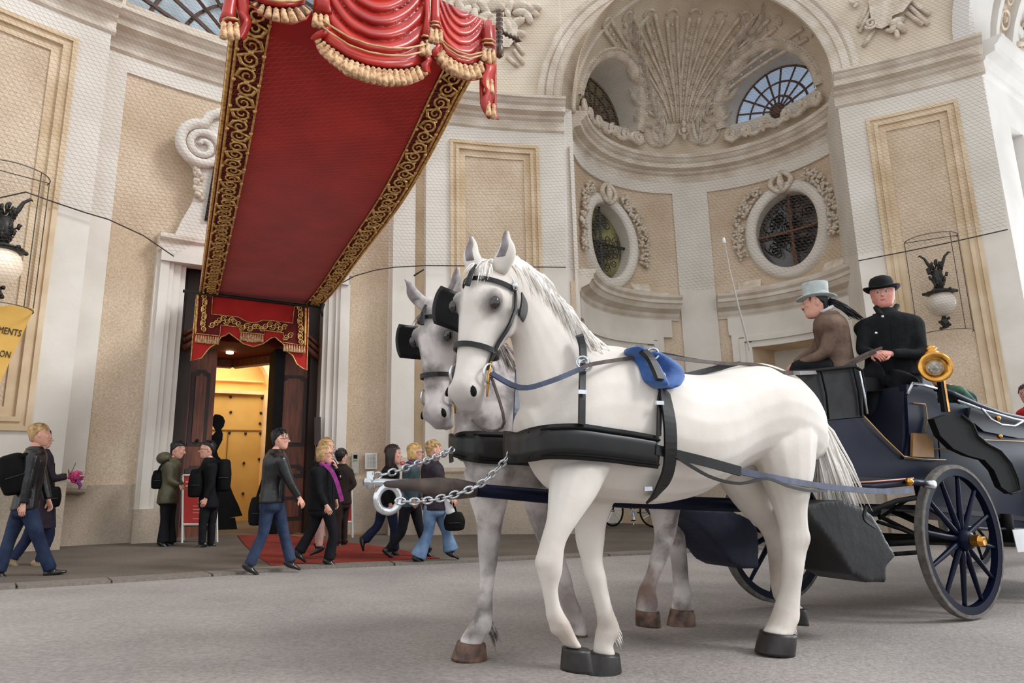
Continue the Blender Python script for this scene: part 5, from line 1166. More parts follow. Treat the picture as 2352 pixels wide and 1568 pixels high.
# ------------------------------------------------------------ harness (worn by each horse, a thing of its own)
def bridle(P0, D, F, S, q, L_, label, blink=1.0, nearb=1.):
    o = thing('bridle', label, 'bridle')
    hp = lambda a, f, s_: P0 + D * (L_ * a) + F * (f * q) + S * (s_ * q)
    pr = lambda a: [float(np.interp(a, [-.02, .05, .15, .27, .40, .53, .66, .78, .88, .96], z)) for z in ([-.06, -.05, -.045, -.045, -.04, -.015, 0, .005, .01, .005], [.06, .105, .135, .15, .135, .105, .085, .078, .078, .062], [.055, .085, .102, .112, .1, .08, .066, .062, .066, .056])]
    def sp(a, an, e=.012):      # on the head surface at angle (0 = front, 90 = left side)
        c, b, w_ = pr(a); return hp(a, c + (b + e) * cos(radians(an)), (w_ + e) * sin(radians(an)))
    def band(name, pts, wd_, m=LEA):
        c = [P0 + D * (L_ * a) + F * pr(a)[0] * q for a, _ in pts]; P = []
        for (a, an), cc in zip(pts, c):
            p = sp(a, an); P.append(p)
        qn = [(p - cc).normalized() for p, cc in zip(P, c)]; rows = []
        for i, p in enumerate(P):
            t = (P[min(i + 1, len(P) - 1)] - P[max(i - 1, 0)]).normalized(); s_ = t.cross(qn[i]).normalized() * wd_ / 2; nn = qn[i] * .004; rows.append([p - s_ - nn, p + s_ - nn, p + s_ + nn, p - s_ + nn])
        return MB().grid(rows, cv=True, cap0=True, cap1=True).build(name, m, o)
    A = np.linspace(-150, 150, 25)
    band('noseband', [(.60, a) for a in np.linspace(-170, 170, 29)], .026)
    band('browband', [(.13 + .05 * (1 - cos(radians(a))) * 0, a) for a in np.linspace(-100, 100, 19)], .022)
    for s_ in (-1, 1):
        band('cheek_strap', [(a, s_ * (98 - 8 * a)) for a in np.linspace(.02, .74, 15)], .022)
        c = sp(.76, s_ * 92, .02); MB().tube([c + D * (.045 * cos(u)) + F * (.045 * sin(u)) for u in np.linspace(0, 2 * pi, 16)[:-1]], .007, 6, closed=True).build('bit_ring', STEEL, o, smooth=True)
        MB().tube([c - D * .06, c, c + D * .11 + F * -.01], [.006, .008, .005], 6).build('bit_shank', BRASS if s_ > 0 else STEEL, o, smooth=True)
        # blinker: stiff leather cup beside the eye
        e0 = sp(.27, s_ * 84, .03) - (F * .05 if s_ > 0 and nearb < 1 else F * 0); rows = []; bz = nearb if s_ > 0 else 1.
        for i in range(9):
            u = (i / 8 - .5) * 2; row = []
            for j in range(9):
                v = (j / 8 - .5) * 2; k = sqrt(max(0, 1 - abs(u) ** 3 * .25)); row.append(e0 + D * (.085 * q * u * bz) + F * (.075 * q * v * k * bz + .02) + S * s_ * (.012 + (.05 * (v + 1) / 2 + .02 * (1 - u * u)) * bz) * blink)
            rows.append(row)
        b = MB().grid(rows).build('blinker', LEA, o, smooth=True, fix=False); md = b.modifiers.new('t', 'SOLIDIFY'); md.thickness = .008
        MB().ball(sp(.11, s_ * 88, .02), (.022, .022, .022), 8, 6).build('rosette', STEEL, o, smooth=True)
    band('throat_lash', [(.2 + .16 * (1 - abs(a) / 180), a) for a in list(np.linspace(95, 180, 8)) + list(np.linspace(-180, -95, 8))], .016)
    MB().tube([hp(.03, .09, 0), hp(.10, .115, 0), hp(.2, .125, 0)], [.008, .012, .016], 6).build('forehead_drop', LEA, o)
    return o, hp, sp
brA, hpA, spA = bridle(P0, D, F, S, q, L_, 'black bridle with blinkers on the white horse', 1., .6)
brB, hpB, spB = bridle(Q0, DB, FB, SB, qB, LB, 'black bridle with blinkers on the grey horse')
def hw_at(torso, x):
    xs = [(r[0] + r[2]) / 2 for r in torso]; return float(np.interp(x, xs, [r[4] for r in torso]))
def body_off(torso, x, y):
    xs = [(r[0] + r[2]) / 2 for r in torso]; yt = float(np.interp(x, xs, [r[1] for r in torso])); yb = float(np.interp(x, xs, [r[3] for r in torso])); c = (yt + yb) / 2; h = (yb - yt) / 2
    return hw_at(torso, x) * sqrt(max(.02, 1 - ((y - c) / h) ** 2))
def bstrap(name, px, wid, m, par, pl, torso, e=.015, mn=0.):
    pts = [pl(x, y, max(mn, body_off(torso, x, y) + e)) for x, y in px]; return strap(name, pts, wid, m, par, pl.n)
def harness(pl, torso, label, near=True):
    o = thing('harness', label, 'harness'); return o
hA = harness(PA, torsoA, 'black breast-collar harness with blue pad on the white horse')
def breast(pl, torso, top, bot, par, xs0):
    P = []; n = len(top)
    for (x, y), (x2, y2) in zip(top, bot):
        f = min(1, max(0, (x - xs0) / 60)); o1 = (body_off(torso, max(x, xs0 + 22), (y + y2) / 2) + .022) * sin(f * pi / 2) ** .8
        a, b = pl(x, y, o1), pl(x2, y2, o1); P.append([a, a * .66 + b * .34 + pl.n * .008, a * .33 + b * .67 + pl.n * .008, b])
    # the other flank, mirrored about the body plane
    M = [[p - pl.n * (2 * (p - pl.P).dot(pl.n)) for p in r] for r in P[:10]]
    b = MB().grid(M[::-1] + P).build('breast_collar', LEA, par, smooth=True, fix=False); md = b.modifiers.new('t', 'SOLIDIFY'); md.thickness = .016; md.offset = 0
    for k in (.12, .88):
        MB().tube([r[0].lerp(r[3], k) + pl.n * .012 for r in P], .007, 5).build('collar_stitching', BLACK, par, smooth=True)
topA = crom([(1192, 992), (1202, 988), (1225, 981), (1262, 975), (1330, 973), (1400, 983), (1460, 992), (1512, 1002)], 4); botA = crom([(1194, 1062), (1203, 1062), (1226, 1059), (1264, 1054), (1330, 1056), (1400, 1062), (1460, 1070), (1510, 1076)], 4)
breast(PA, torsoA, topA, botA, hA, 1190)
bstrap('neck_strap', [(1333, 772), (1338, 800), (1338, 850), (1337, 900), (1336, 975)], .036, LEA, hA, PA, torsoA, .03, .19)
bstrap('neck_strap_blue', [(1330, 768), (1338, 795), (1340, 828)], .042, LEAB, hA, PA, torsoA, .035, .17)
bstrap('girth', [(1512, 850), (1522, 880), (1530, 920), (1538, 970), (1540, 1030), (1535, 1080), (1518, 1120), (1496, 1148)], .08, LEA, hA, PA, torsoA, .045)
bstrap('girth_billet', [(1516, 900), (1514, 950), (1513, 1000)], .024, LEA, hA, PA, torsoA, .03)
for x, y in ((1336, 830), (1515, 925), (1337, 900), (1488, 1122)): MB().box(PA(x, y, body_off(torsoA, x, y) + .055), (.05, .012, .02), (PA.r, PA.n, Vector((0, 0, 1)))).build('buckle', STEEL, hA)
for k, (x, y) in enumerate(((1338, 832), (1500, 812), (1345, 838))): MB().tube([PA(x, y, .22) + Vector((.03 * cos(u), 0, .03 * sin(u))) for u in np.linspace(0, 2 * pi, 14)[:-1]], .007, 6, closed=True).build('terret_ring', STEEL, hA, smooth=True)
# saddle pad: two puffy lobes
def padlobe(px, r0, name='saddle_pad'):
    mb = MB(); rows = []
    for i, (x1, y1, x2, y2) in enumerate(px):
        o_ = .085 + max(.09, body_off(torsoA, (x1 + x2) / 2, max((y1 + y2) / 2, 830))); A, B = PA(x1, y1, o_), PA(x2, y2, o_); rows.append(((A + B) / 2, (B - A) / 2, PA.n * r0))
    loft(mb, rows, 12, 4, .6, .6); fuse(name, mb, .012, BLUE, hA, 3)
padlobe([(1440, 806, 1470, 800), (1450, 826, 1490, 816), (1466, 852, 1508, 842), (1482, 874, 1520, 868), (1498, 884, 1524, 880)], .075)
padlobe([(1486, 822, 1504, 810), (1502, 842, 1536, 826), (1512, 862, 1560, 844), (1518, 882, 1566, 866), (1526, 892, 1556, 882)], .075)
strap('saddle', [PA(1466, 798, .22), PA(1490, 818, .29), PA(1505, 845, .33), PA(1516, 872, .36)], .045, LEA, hA, PA.n, .012)
strap('saddle', [PA(1466, 803, .1), PA(1464, 801, -.05), PA(1470, 815, -.2)], .05, LEA, hA, Vector((0, 0, 1)), .012)
bstrap('back_strap', [(1540, 860), (1575, 862), (1620, 852), (1660, 842), (1700, 836)], .035, LEA, hA, PA, torsoA, .0, .0)
# traces from the collar to the carriage
tr1 = [(1505, 1032, .33), (1545, 1042, .33), (1620, 1060, .34), (1700, 1082, .34), (1780, 1098, .32), (1860, 1112, .28), (1940, 1122, .25), (2020, 1128, .22), (2095, 1126, .2)]
strap('trace', [PA(*p) for p in tr1[:4]], .05, LEA, hA, PA.n, .008); strap('trace', [PA(*p) for p in tr1[3:]], .036, LEAB, hA, PA.n, .008)
strap('trace_safe', [PA(*p) for p in ((1545, 1042, .34), (1590, 1072, .35), (1640, 1098, .35), (1700, 1110, .35), (1762, 1099, .34), (1810, 1116, .32), (1860, 1127, .3), (1900, 1126, .28))], .016, LEA, hA, PA.n, .004)
# reins
rn = thing('reins', 'long leather reins running from both bits over the horses to the older coachman', 'reins')
strap('rein', [spA(.76, 92, .03), PA(1195, 890, .27), PA(1262, 876, .3), PA(1338, 845, .27)], .024, LEAB, rn, PA.n, .006)
strap('rein', [PA(1338, 843, .27), PA(1370, 834, .26), PA(1450, 822, .2), PA(1500, 815, .2), PA(1580, 826, .14), PA(1660, 834, .1), PA(1740, 838, .12), PA(1800, 856, .2)], .02, LEABR, rn, PA.n, .005)
strap('rein', [PA(1340, 838, .0), PA(1500, 812, -.1), PA(1580, 824, -.1), PA(1660, 836, -.05)], .018, LEA, rn, PA.n, .005)
strap('rein', [spA(.78, 95, .03), hpA(1.05, -.1, .12), hpA(1.1, -.14, .02), hpA(1.02, -.16, -.08)], .012, LEABR, rn, PA.n, .004)
hB = harness(PB, torsoB, 'black breast-collar harness on the grey horse')
topB = crom([(1044, 1000), (1052, 994), (1070, 990), (1110, 990), (1160, 992), (1230, 996), (1300, 1000)], 4); botB = crom([(1042, 1048), (1052, 1052), (1072, 1058), (1110, 1064), (1160, 1066), (1230, 1070), (1300, 1074)], 4)
breast(PB, torsoB, topB, botB, hB, 1042)
bstrap('neck_strap', [(1190, 850), (1188, 900), (1186, 950), (1184, 992)], .036, LEAB, hB, PB, torsoB, .03, .19)
bstrap('girth', [(1330, 880), (1345, 960), (1345, 1040), (1330, 1100), (1310, 1130)], .062, LEA, hB, PB, torsoB, .02)
# ------------------------------------------------------------ pole, chains
NAVY = mat('navy_coach_paint', (13, 19, 42), .4, c2=(9, 14, 32), scale=3, spec=.12)
NAVYD = mat('dark_navy_panel', (14, 17, 32), .45, c2=(18, 21, 36), scale=3, spec=.3)
PM = Plane(PA.P.lerp(PB.P, .5), hn)
po = thing('carriage_pole', 'navy carriage pole between the horses with leather sleeve and steel head', 'pole')
MB().tube([PM(x, y) for x, y in ((1080, 1124), (1260, 1140), (1450, 1150), (1620, 1157), (1800, 1163), (2010, 1172))], [.034, .04, .045, .045, .048, .05], 12).build('pole_beam', NAVY, po, smooth=True)
MB().tube([PM(x, y) for x, y in ((880, 1112), (960, 1114), (1000, 1118), (1045, 1123), (1090, 1125))], [.022, .034, .05, .055, .04], 12).build('leather_sleeve', LEABR, po, smooth=True)
MB().tube([PM(x, y) for x, y in ((836, 1106), (850, 1107), (905, 1106), (1000, 1104))], [.02, .022, .014, .012], 10).build('steel_head', STEEL, po, smooth=True)
MB().tube([PM(851, 1082), PM(852, 1120)], .022, 10).build('pole_hook', STEEL, po, smooth=True)
MB().tube([PM(892, 1145) + PM.r * (.06 * cos(u)) + Vector((0, 0, .062 * sin(u))) for u in np.linspace(0, 2 * pi, 20)[:-1]], .02, 8, closed=True).build('pole_ring', STEEL, po, smooth=True)
def chain(par, pts, pl, step=.034, r_=.016):
    q = [Vector(p) for p in crom([list(pl(*p)) for p in pts], 10)]; acc = 0; last = q[0]; k = 0
    for a, b in zip(q, q[1:]):
        d = (b - last).length
        if d >= step:
            c = (last + b) / 2; t = (b - last).normalized(); s_ = pl.n if k % 2 else t.cross(pl.n).normalized()
            MB().tube([c + t * (step * .78 * cos(u)) + s_ * (r_ * sin(u)) for u in np.linspace(0, 2 * pi, 11)[:-1]], .0062, 5, closed=True).build('chain_link', STEEL, par, smooth=True); last = b; k += 1
c1 = thing('pole_chain', 'nickel chain sagging from the big ring under the pole head', 'chain'); chain(c1, [(912, 1150, .02), (960, 1151, .03), (1010, 1144, .04), (1060, 1130, .08), (1100, 1114, .12), (1140, 1080, .2), (1166, 1050, .26), (1186, 1022, .3)], PM)
c2 = thing('pole_chain', 'nickel chain rising from the pole head to the grey horse collar', 'chain'); chain(c2, [(858, 1094, 0), (910, 1082, -.04), (960, 1064, -.1), (1010, 1046, -.18), (1048, 1028, -.25)], PM)
# ============================================================ CARRIAGE
wg0 = ground(2212, 1427); kdir = Vector((.86, .51, 0)).normalized(); kn = Vector((.51, -.86, 0)).normalized()   # kdir backwards, kn to the street
PK = Plane(wg0, kn)        # near side plane
GREYL = mat('grey_black_leather', (42, 42, 43), .6, spec=.2, c2=(30, 30, 31), scale=8)
RUBB = mat('grey_rubber_tyre', (112, 106, 100), .8, c2=(84, 80, 76), scale=20)
TRIM = mat('pale_gold_lining', (190, 150, 90), .4)
SILV = mat('silver_trim', (200, 206, 214), .25, metal=.9)
LAMPB = BRASS
ca = thing('carriage', 'navy horse-drawn carriage with black mudguard and box seat', 'carriage')
def kslab(name, px, off, th, m, par=None):
    return MB().slab([PK(x, y, off) for x, y in px], -kn * th).build(name, m, par or ca)
def ktube(name, px, r_, m, par=None, n=8): return MB().tube([PK(*p) for p in px], r_, n).build(name, m, par or ca, smooth=True)
WD = 1.2    # body width
# front boot and footboard
kslab('boot_side', [(1878, 968), (1985, 958), (2080, 1052), (2175, 1056), (2170, 1100), (2050, 1098), (1905, 1092)], -.12, .05, NAVY)
kslab('boot_side', [(1878, 968), (1985, 958), (2080, 1052), (2175, 1056), (2170, 1100), (2050, 1098), (1905, 1092)], -.12 - WD, .05, NAVY)
def kacross(name, a, b, m, th=.04, o0=-.12, o1=-.12 - WD - .05):   # board across the carriage between px a and b
    A0, B0, A1, B1 = PK(a[0], a[1], o0), PK(b[0], b[1], o0), None, None
    v = -kn * (o0 - o1); d = (B0 - A0).normalized(); u = d.cross(kn).normalized() * th
    return MB().hexa([A0, B0, B0 + v, A0 + v, A0 + u, B0 + u, B0 + v + u, A0 + v + u]).build(name, m, ca)
kacross('footboard', (1985, 960), (2080, 1054), NAVYD); kacross('boot_floor', (1905, 1092), (2170, 1100), NAVYD); kacross('boot_front', (1878, 968), (1905, 1092), NAVY)
kslab('dash_panel', [(1792, 858), (1958, 842), (1976, 850), (1986, 956), (1882, 966), (1830, 912)], -.12, .04, GREYL)
kslab('dash_panel', [(1800, 858), (1958, 846), (1976, 852), (1986, 956), (1882, 966)], -.12 - WD, .04, GREYL)
kacross('dash_board', (1792, 856), (1880, 966), GREYL)
ktube('dash_rim', [(1792, 856, -.1), (1880, 850, -.1), (1962, 841, -.1), (1978, 850, -.1), (1986, 900, -.1), (1988, 952, -.1)], .013, BLACK)
ktube('dash_seam', [(1886, 852, -.1), (1898, 905, -.1), (1903, 962, -.1)], .008, BLACK); ktube('dash_seam', [(1960, 844, -.1), (1972, 900, -.1), (1978, 956, -.1)], .008, BLACK)
ktube('dash_rim_silver', [(1974, 852, -.08), (1984, 900, -.08), (1992, 950, -.08)], .009, SILV)
for a in ([(1985, 956, -.1), (2030, 1004, -.1), (2076, 1048, -.1), (2120, 1054, -.1), (2172, 1056, -.1)],): ktube('gilt_line', a, .006, TRIM)
# box seat
kslab('box_side', [(2082, 882), (2148, 888), (2160, 960), (2150, 1060), (2076, 1054), (2088, 1000)], -.10, .06, NAVY)
kslab('box_side', [(2082, 882), (2148, 888), (2160, 960), (2150, 1060), (2076, 1054), (2088, 1000)], -.12 - WD, .06, NAVY)
kslab('box_panel', [(2098, 994), (2142, 998), (2146, 1050), (2096, 1048)], -.07, .02, mat('bronze_panel', (146, 104, 52), .4, c2=(120, 84, 42), scale=6))
kacross('box_seat', (2082, 886), (2150, 892), LEA, .08); kacross('box_front', (2084, 890), (2078, 1054), NAVYD)
kslab('seat_cushion', [(1880, 862), (2140, 872), (2140, 896), (1900, 900)], -.3, .95, LEA)
ktube('gilt_line', [(2098, 925, -.09), (2125, 928, -.09), (2130, 960, -.09), (2126, 992, -.09)], .005, TRIM)
ktube('seat_rail', [(2084, 905, -.06), (2096, 880, -.04), (2120, 884, -.04), (2150, 892, -.04)], .013, SILV)
# passenger body
kslab('body_side', [(2150, 925), (2195, 925), (2235, 940), (2330, 972), (2600, 1010), (2600, 1215), (2260, 1212), (2200, 1205), (2120, 1150), (2110, 1100), (2160, 1050)], -.13, .05, NAVY)
kslab('body_side', [(2150, 962), (2200, 950), (2600, 1010), (2600, 1215), (2260, 1212), (2200, 1205), (2120, 1150), (2110, 1100), (2160, 1050)], -.13 - WD, .05, NAVY)
kacross('body_floor', (2130, 1160), (2600, 1215), NAVYD); kacross('body_front', (2150, 962), (2160, 1090), NAVYD)
ktube('gilt_line', [(2150, 1000, -.1), (2200, 1002, -.1), (2260, 1010, -.1), (2360, 1014, -.1), (2600, 1030, -.1)], .006, TRIM)
ktube('gilt_line', [(2145, 1030, -.1), (2210, 1032, -.1), (2300, 1040, -.1)], .004, TRIM); ktube('body_edge', [(2115, 1156, -.1), (2200, 1208, -.1), (2260, 1214, -.1), (2600, 1220, -.1)], .015, NAVYD)
# black leather mudguard curve
gu = [(2145, 962), (2175, 952), (2210, 953), (2234, 972), (2246, 1000), (2268, 1018), (2298, 1034), (2322, 1062), (2338, 1098), (2344, 1126), (2322, 1134), (2300, 1118), (2284, 1080), (2262, 1056), (2225, 1046), (2190, 1030), (2160, 1000)]
kslab('mudguard', gu, .04, .05, BLACK); ktube('mudguard_edge', [(x, y, .05) for x, y in gu[2:11]], .009, GREYL)
# folded hood rails
ktube('hood_rail', [(2150, 892, -.05), (2190, 905, -.05), (2240, 928, -.05), (2300, 950, -.05), (2380, 968, -.05), (2600, 1000, -.05)], .026, NAVY)
ktube('hood_rail', [(2200, 920, -.03), (2260, 942, -.03), (2330, 962, -.03), (2450, 985, -.03)], .012, SILV); ktube('hood_rail', [(2255, 938, -.0), (2275, 962, 0), (2300, 975, 0), (2330, 978, 0), (2348, 968, 0)], .010, SILV)
kslab('folded_hood', [(2230, 935), (2330, 960), (2600, 980), (2600, 1012), (2340, 1006), (2260, 990), (2225, 960)], -.1, 1.1, NAVYD)
for x, y in ((2292, 960), (2296, 1002)): MB().ball(PK(x, y, .0), .022, 10, 6).build('brass_knob', BRASS, ca, smooth=True)
# undercarriage
ktube('undercarriage_beam', [(2050, 1172, -.6), (2210, 1244, -.6)], .03, BLACK); ktube('spring', [(1905, 1170, -.15), (1990, 1176, -.15), (2060, 1150, -.15), (2120, 1140, -.15)], .02, BLACK)
ktube('spring', [(1930, 1090, -.2), (2010, 1110, -.2), (2100, 1098, -.2)], .018, BLACK); ktube('splinter_bar', [(1918, 1118, .05), (2000, 1116, .05), (2100, 1106, .05), (2136, 1112, .05)], .026, NAVY)
ktube('splinter_line', [(1925, 1110, .075), (2000, 1106, .075), (2098, 1098, .075)], .006, mat('copper_line', (180, 110, 80), .4))
MB().lathe([(0, 0), (.03, 0), (.034, .02), (.034, .07), (.026, .08), (0, .08)], PK(2122, 1112, .04), kn, 14).build('trace_roller', STEEL, ca, smooth=True); MB().ball(PK(2088, 1106, .1), (.03, .03, .03), 10, 6).build('brass_knob', BRASS, ca, smooth=True)
ktube('strut', [(2020, 1185, -.3), (2120, 1235, -.3), (2200, 1246, -.3)], .018, BLACK); ktube('strut', [(2020, 1190, -.3), (2080, 1150, -.3), (2130, 1130, -.3)], .014, BLACK)
ktube('step_iron', [(2040, 1248, -.2), (2120, 1244, -.2), (2330, 1250, -.2)], .022, BLACK); ktube('step_iron', [(2055, 1272, -.1), (2110, 1268, -.1)], .016, BLACK); ktube('step_iron', [(2310, 1180, -.1), (2318, 1245, -.1)], .05, BLACK)
# wheels
def wheel(c, r_, nrm, name='wheel', ns=12, par=None):
    nrm = Vector(nrm).normalized(); up = Vector((0, 0, 1)); sd = nrm.cross(up).normalized(); c = Vector(c); o = bpy.data.objects.new(name, None); COL.objects.link(o); o.parent = par
    def ring(prof, nm, m, k=64):
        P = [[c + (sd * cos(2 * pi * i / k) + up * sin(2 * pi * i / k)) * (r_ + e) + nrm * a for e, a in prof] for i in range(k)]; MB().grid(P, cu=True, cv=True).build(nm, m, o, smooth=False)
    ring([(-.03, -.034), (-.004, -.032), (0, -.026), (.0, .026), (-.004, .032), (-.03, .034)], 'tyre', RUBB); ring([(-.085, -.026), (-.03, -.032), (-.028, .032), (-.085, .026)], 'rim', NAVY); ring([(-.034, .028), (-.028, .031), (-.024, .028)], 'steel_band', SILV)
    for i in range(ns):
        a = 2 * pi * (i + .35) / ns; d = sd * cos(a) + up * sin(a); MB().tube([c + d * .06, c + d * .12 + nrm * .005, c + d * (r_ - .12), c + d * (r_ - .07)], [.022, .024, .016, .017], 8).build('spoke', NAVY, o, smooth=True)
    MB().lathe([(0, -.09), (.055, -.09), (.075, -.03), (.08, .03), (.062, .075), (.045, .08), (0, .08)], c, nrm, 24).build('hub', NAVY, o, smooth=True)
    pr = [(0, .08), (.042, .08)]
    for i in range(6): pr += [(.045, .084 + i * .01), (.040, .089 + i * .01)]
    pr += [(.036, .145), (.036, .165), (.03, .17), (.026, .165), (0, .165)]
    MB().lathe(pr, c, nrm, 24).build('brass_hub_cap', BRASS, o, smooth=True); return o
steer = Vector((.42, -.90, 0)).normalized()
ctop, cbot = PK(2207, 1066), PK(2207, 1427); wr_ = (ctop - cbot).length / 2; wc = (ctop + cbot) / 2
wheel(wc, wr_ - .028, Vector((.50, -.866, 0)), 'wheel', 12, ca)
fg = ground(1795, 1391); MB().tube([wc, Vector((fg.x, fg.y, fg.z + wr_))], .03, 8).build('axle', BLACK, ca)
wheel((fg.x, fg.y, fg.z + wr_), wr_ - .028, Vector((.40, -.92, 0)), 'wheel', 12, ca)
rw = onplane(2168, 1255, wg0 - kn * 1.75, kn); rwg = g(rw.x, rw.y); wheel((rw.x + .55, rw.y + .3, rwg + wr_ * 1.1), wr_ * 1.08, Vector((.5, -.866, 0)), 'wheel', 12, ca)
nb = wc + kdir * 2.3; wheel((nb.x, nb.y, g(nb.x, nb.y) + wr_ * 1.12), wr_ * 1.1, Vector((.5, -.866, 0)), 'wheel', 14, ca)
# number card
MB().slab([PK(x, y, .0) for x, y in ((2326, 1216), (2400, 1212), (2406, 1262), (2338, 1268))], -kn * .005).build('number_card', mat('white_card', (226, 226, 228), .6), ca)
# brass carriage lamp
la = thing('carriage_lamp', 'round brass carriage lamp with glass lens on a post beside the box seat', 'lamp')
lc = PK(2147, 844, .1); lf = Vector((-.45, -.89, -.02)).normalized(); rl = 31 / FOC * lc.y
MB().lathe([(0, .0), (rl * .55, .0), (rl * .8, .02), (rl * 1.0, .06), (rl * 1.12, .065), (rl * 1.14, .085), (rl * 1.0, .095), (rl * .72, .06), (rl * .6, .04), (0, .035)], lc - lf * .04, lf, 32).build('lamp_bowl', BRASS, la, smooth=True)
MB().ball(lc + lf * .0, (rl * .62, rl * .62, rl * .35), 20, 10, (lf.cross(Vector((0, 0, 1))).normalized(), Vector((0, 0, 1)), lf)).build('glass_lens', mat('lens_glass', (214, 210, 200), .05, c2=(120, 110, 96), scale=14, metal=.5, spec=1), la, smooth=True)
MB().box(lc - lf * .09 + kdir * .05, (.13, .13, .15), (lf.cross(Vector((0, 0, 1))), lf, Vector((0, 0, 1)))).build('lamp_body', BLACK, la)
MB().box(lc + kdir * .12 + Vector((0, 0, .0)), (.05, .07, .12), (kdir, kn, Vector((0, 0, 1)))).build('side_glass', STEEL, la)
MB().lathe([(0, 0), (.07, 0), (.065, .02), (.03, .05), (.045, .06), (.02, .085), (0, .09)], lc - lf * .06 + Vector((0, 0, rl * .95)), (0, 0, 1), 18).build('chimney_cap', BRASS, la, smooth=True)
MB().box(lc + kdir * .04 + Vector((0, 0, -.2)), (.03, .03, .3), (kdir, kn, Vector((0, 0, 1)))).build('lamp_post', BLACK, la); MB().box(lc + kdir * .075 + Vector((0, 0, -.22)) + kn * .01, (.03, .02, .26), (kdir, kn, Vector((0, 0, 1)))).build('post_plate', BRASS, la)
# dung aprons between horses and carriage
def apron(label, rows, pl, m, name='leather_apron'):
    o = thing(name, label, 'apron'); mb = MB(); mb.slab([pl(x, y, .17) for x, y in rows], -pl.n * .36); fuse('apron_cloth', mb, .016, m, o, 4); return o
APR = mat('dark_leather_apron', (34, 34, 35), .5, c2=(22, 22, 24), scale=5, spec=.3, bump=.15, bscale=12); APB = mat('navy_canvas_apron', (38, 42, 66), .7, c2=(28, 31, 50), scale=5, bump=.3, bscale=14)
ap = apron('black leather dung apron hanging behind the white horse', [(1843, 1160), (1900, 1150), (1935, 1148), (1985, 1165), (2010, 1188), (2024, 1212), (2038, 1240), (2060, 1276), (2038, 1302), (2038, 1338), (1990, 1338), (1958, 1320), (1928, 1276), (1900, 1236), (1868, 1198)], PA, APR)
strap('apron_cord', [PA(1990, 1162, .31), PA(1985, 1190, .3), PA(2010, 1210, .28)], .02, LEA, ap, PA.n); ktube('apron_stay', [(2016, 1198, -.2), (2070, 1215, -.2), (2118, 1236, -.2)], .014, BLACK, ap)
apron('navy canvas dung apron hanging behind the grey horse', [(1556, 1170), (1620, 1168), (1680, 1172), (1722, 1190), (1742, 1215), (1746, 1306), (1708, 1306), (1682, 1294), (1645, 1246), (1608, 1208), (1572, 1188)], PB, APB)
# whip
wh = thing('whip', 'thin grey coachman whip leaning up from the carriage front', 'whip')
MB().tube([PM(1722, 805, -.1), PM(1700, 720, -.1), PM(1676, 620, -.1), PM(1662, 545, -.1)], [.008, .007, .005, .003], 6).build('whip_stock', mat('grey_whip', (176, 168, 160), .6), wh); MB().ball(PM(1663, 552, -.1), (.012, .012, .025), 6, 5).build('whip_tip', mat('whip_tip_white', (236, 236, 236), .5), wh)
# bicycle behind, leaning on the niche wall
bi = thing('bicycle', 'dark bicycle leaning on the niche wall, seen under the white horse', 'bicycle')
bg_ = ground(1440, 1212); bn2 = Vector((-.35, -.94, 0)).normalized(); PBk = Plane(bg_ + bn2 * .0, bn2)
def bwheel(cx, cy, rx, tw, nm):
    c = PBk(cx, cy); r_ = .33; nn = (bn2 * cos(tw) + PBk.r * sin(tw)).normalized(); sdv = nn.cross(Vector((0, 0, 1))).normalized(); w_ = bpy.data.objects.new('bicycle_wheel', None); COL.objects.link(w_); w_.parent = bi
    c = Vector((c.x, c.y, g(c.x, c.y) + .04 + r_)); pt = lambda u, q: c + sdv * (q * cos(u)) + Vector((0, 0, q * sin(u)))
    MB().tube([pt(u, r_) for u in np.linspace(0, 2 * pi, 28)[:-1]], .022, 8, closed=True).build('tyre', BLACK, w_, smooth=True)
    mb = MB()
    for i in range(14): mb.tube([pt(i * pi / 7, .02), pt(i * pi / 7, r_)], .0025, 3)
    mb.build('spokes', STEEL, w_); MB().tube([c - nn * .05, c + nn * .05], .02, 8).build('hub', STEEL, w_); return c
ca1 = bwheel(1408, 1186, 30, 1.0, 'a'); ca2 = bwheel(1505, 1182, 30, .2, 'b'); z_ = Vector((0, 0, 1))
bb = (ca1 + ca2) / 2 - z_ * .03; hd = ca1 * .85 + ca2 * .15 + z_ * .5; st = ca1 * .35 + ca2 * .65 + z_ * .55
for a, b in ((bb, hd), (hd, st), (st, bb), (bb, ca2), (ca2, st), (hd, ca1), (hd, hd + z_ * .2)): MB().tube([a, b], .016, 8).build('frame_tube', BLACK, bi, smooth=True)
MB().lathe([(0, -.01), (.09, -.01), (.09, .01), (0, .01)], bb + bn2 * .04, bn2, 20).build('chainring', STEEL, bi)
for s_ in (-1, 1): MB().tube([bb + bn2 * .06 * s_, bb + bn2 * .07 * s_ + z_ * -.16 * s_ + PBk.r * .03], .009, 6).build('crank', STEEL, bi); MB().box(bb + bn2 * .11 * s_ + z_ * -.16 * s_, (.09, .06, .02)).build('pedal', BLACK, bi)
MB().tube([hd + z_ * .2 - bn2 * .25, hd + z_ * .22, hd + z_ * .2 + bn2 * .25], .013, 6).build('handlebar', BLACK, bi); MB().ball(st + z_ * .08, (.13, .07, .035), 10, 6).build('saddle', BLACK, bi, smooth=True)
MB().tube([bb, bb + bn2 * .1 - z_ * .26], .008, 6).build('kickstand', STEEL, bi)
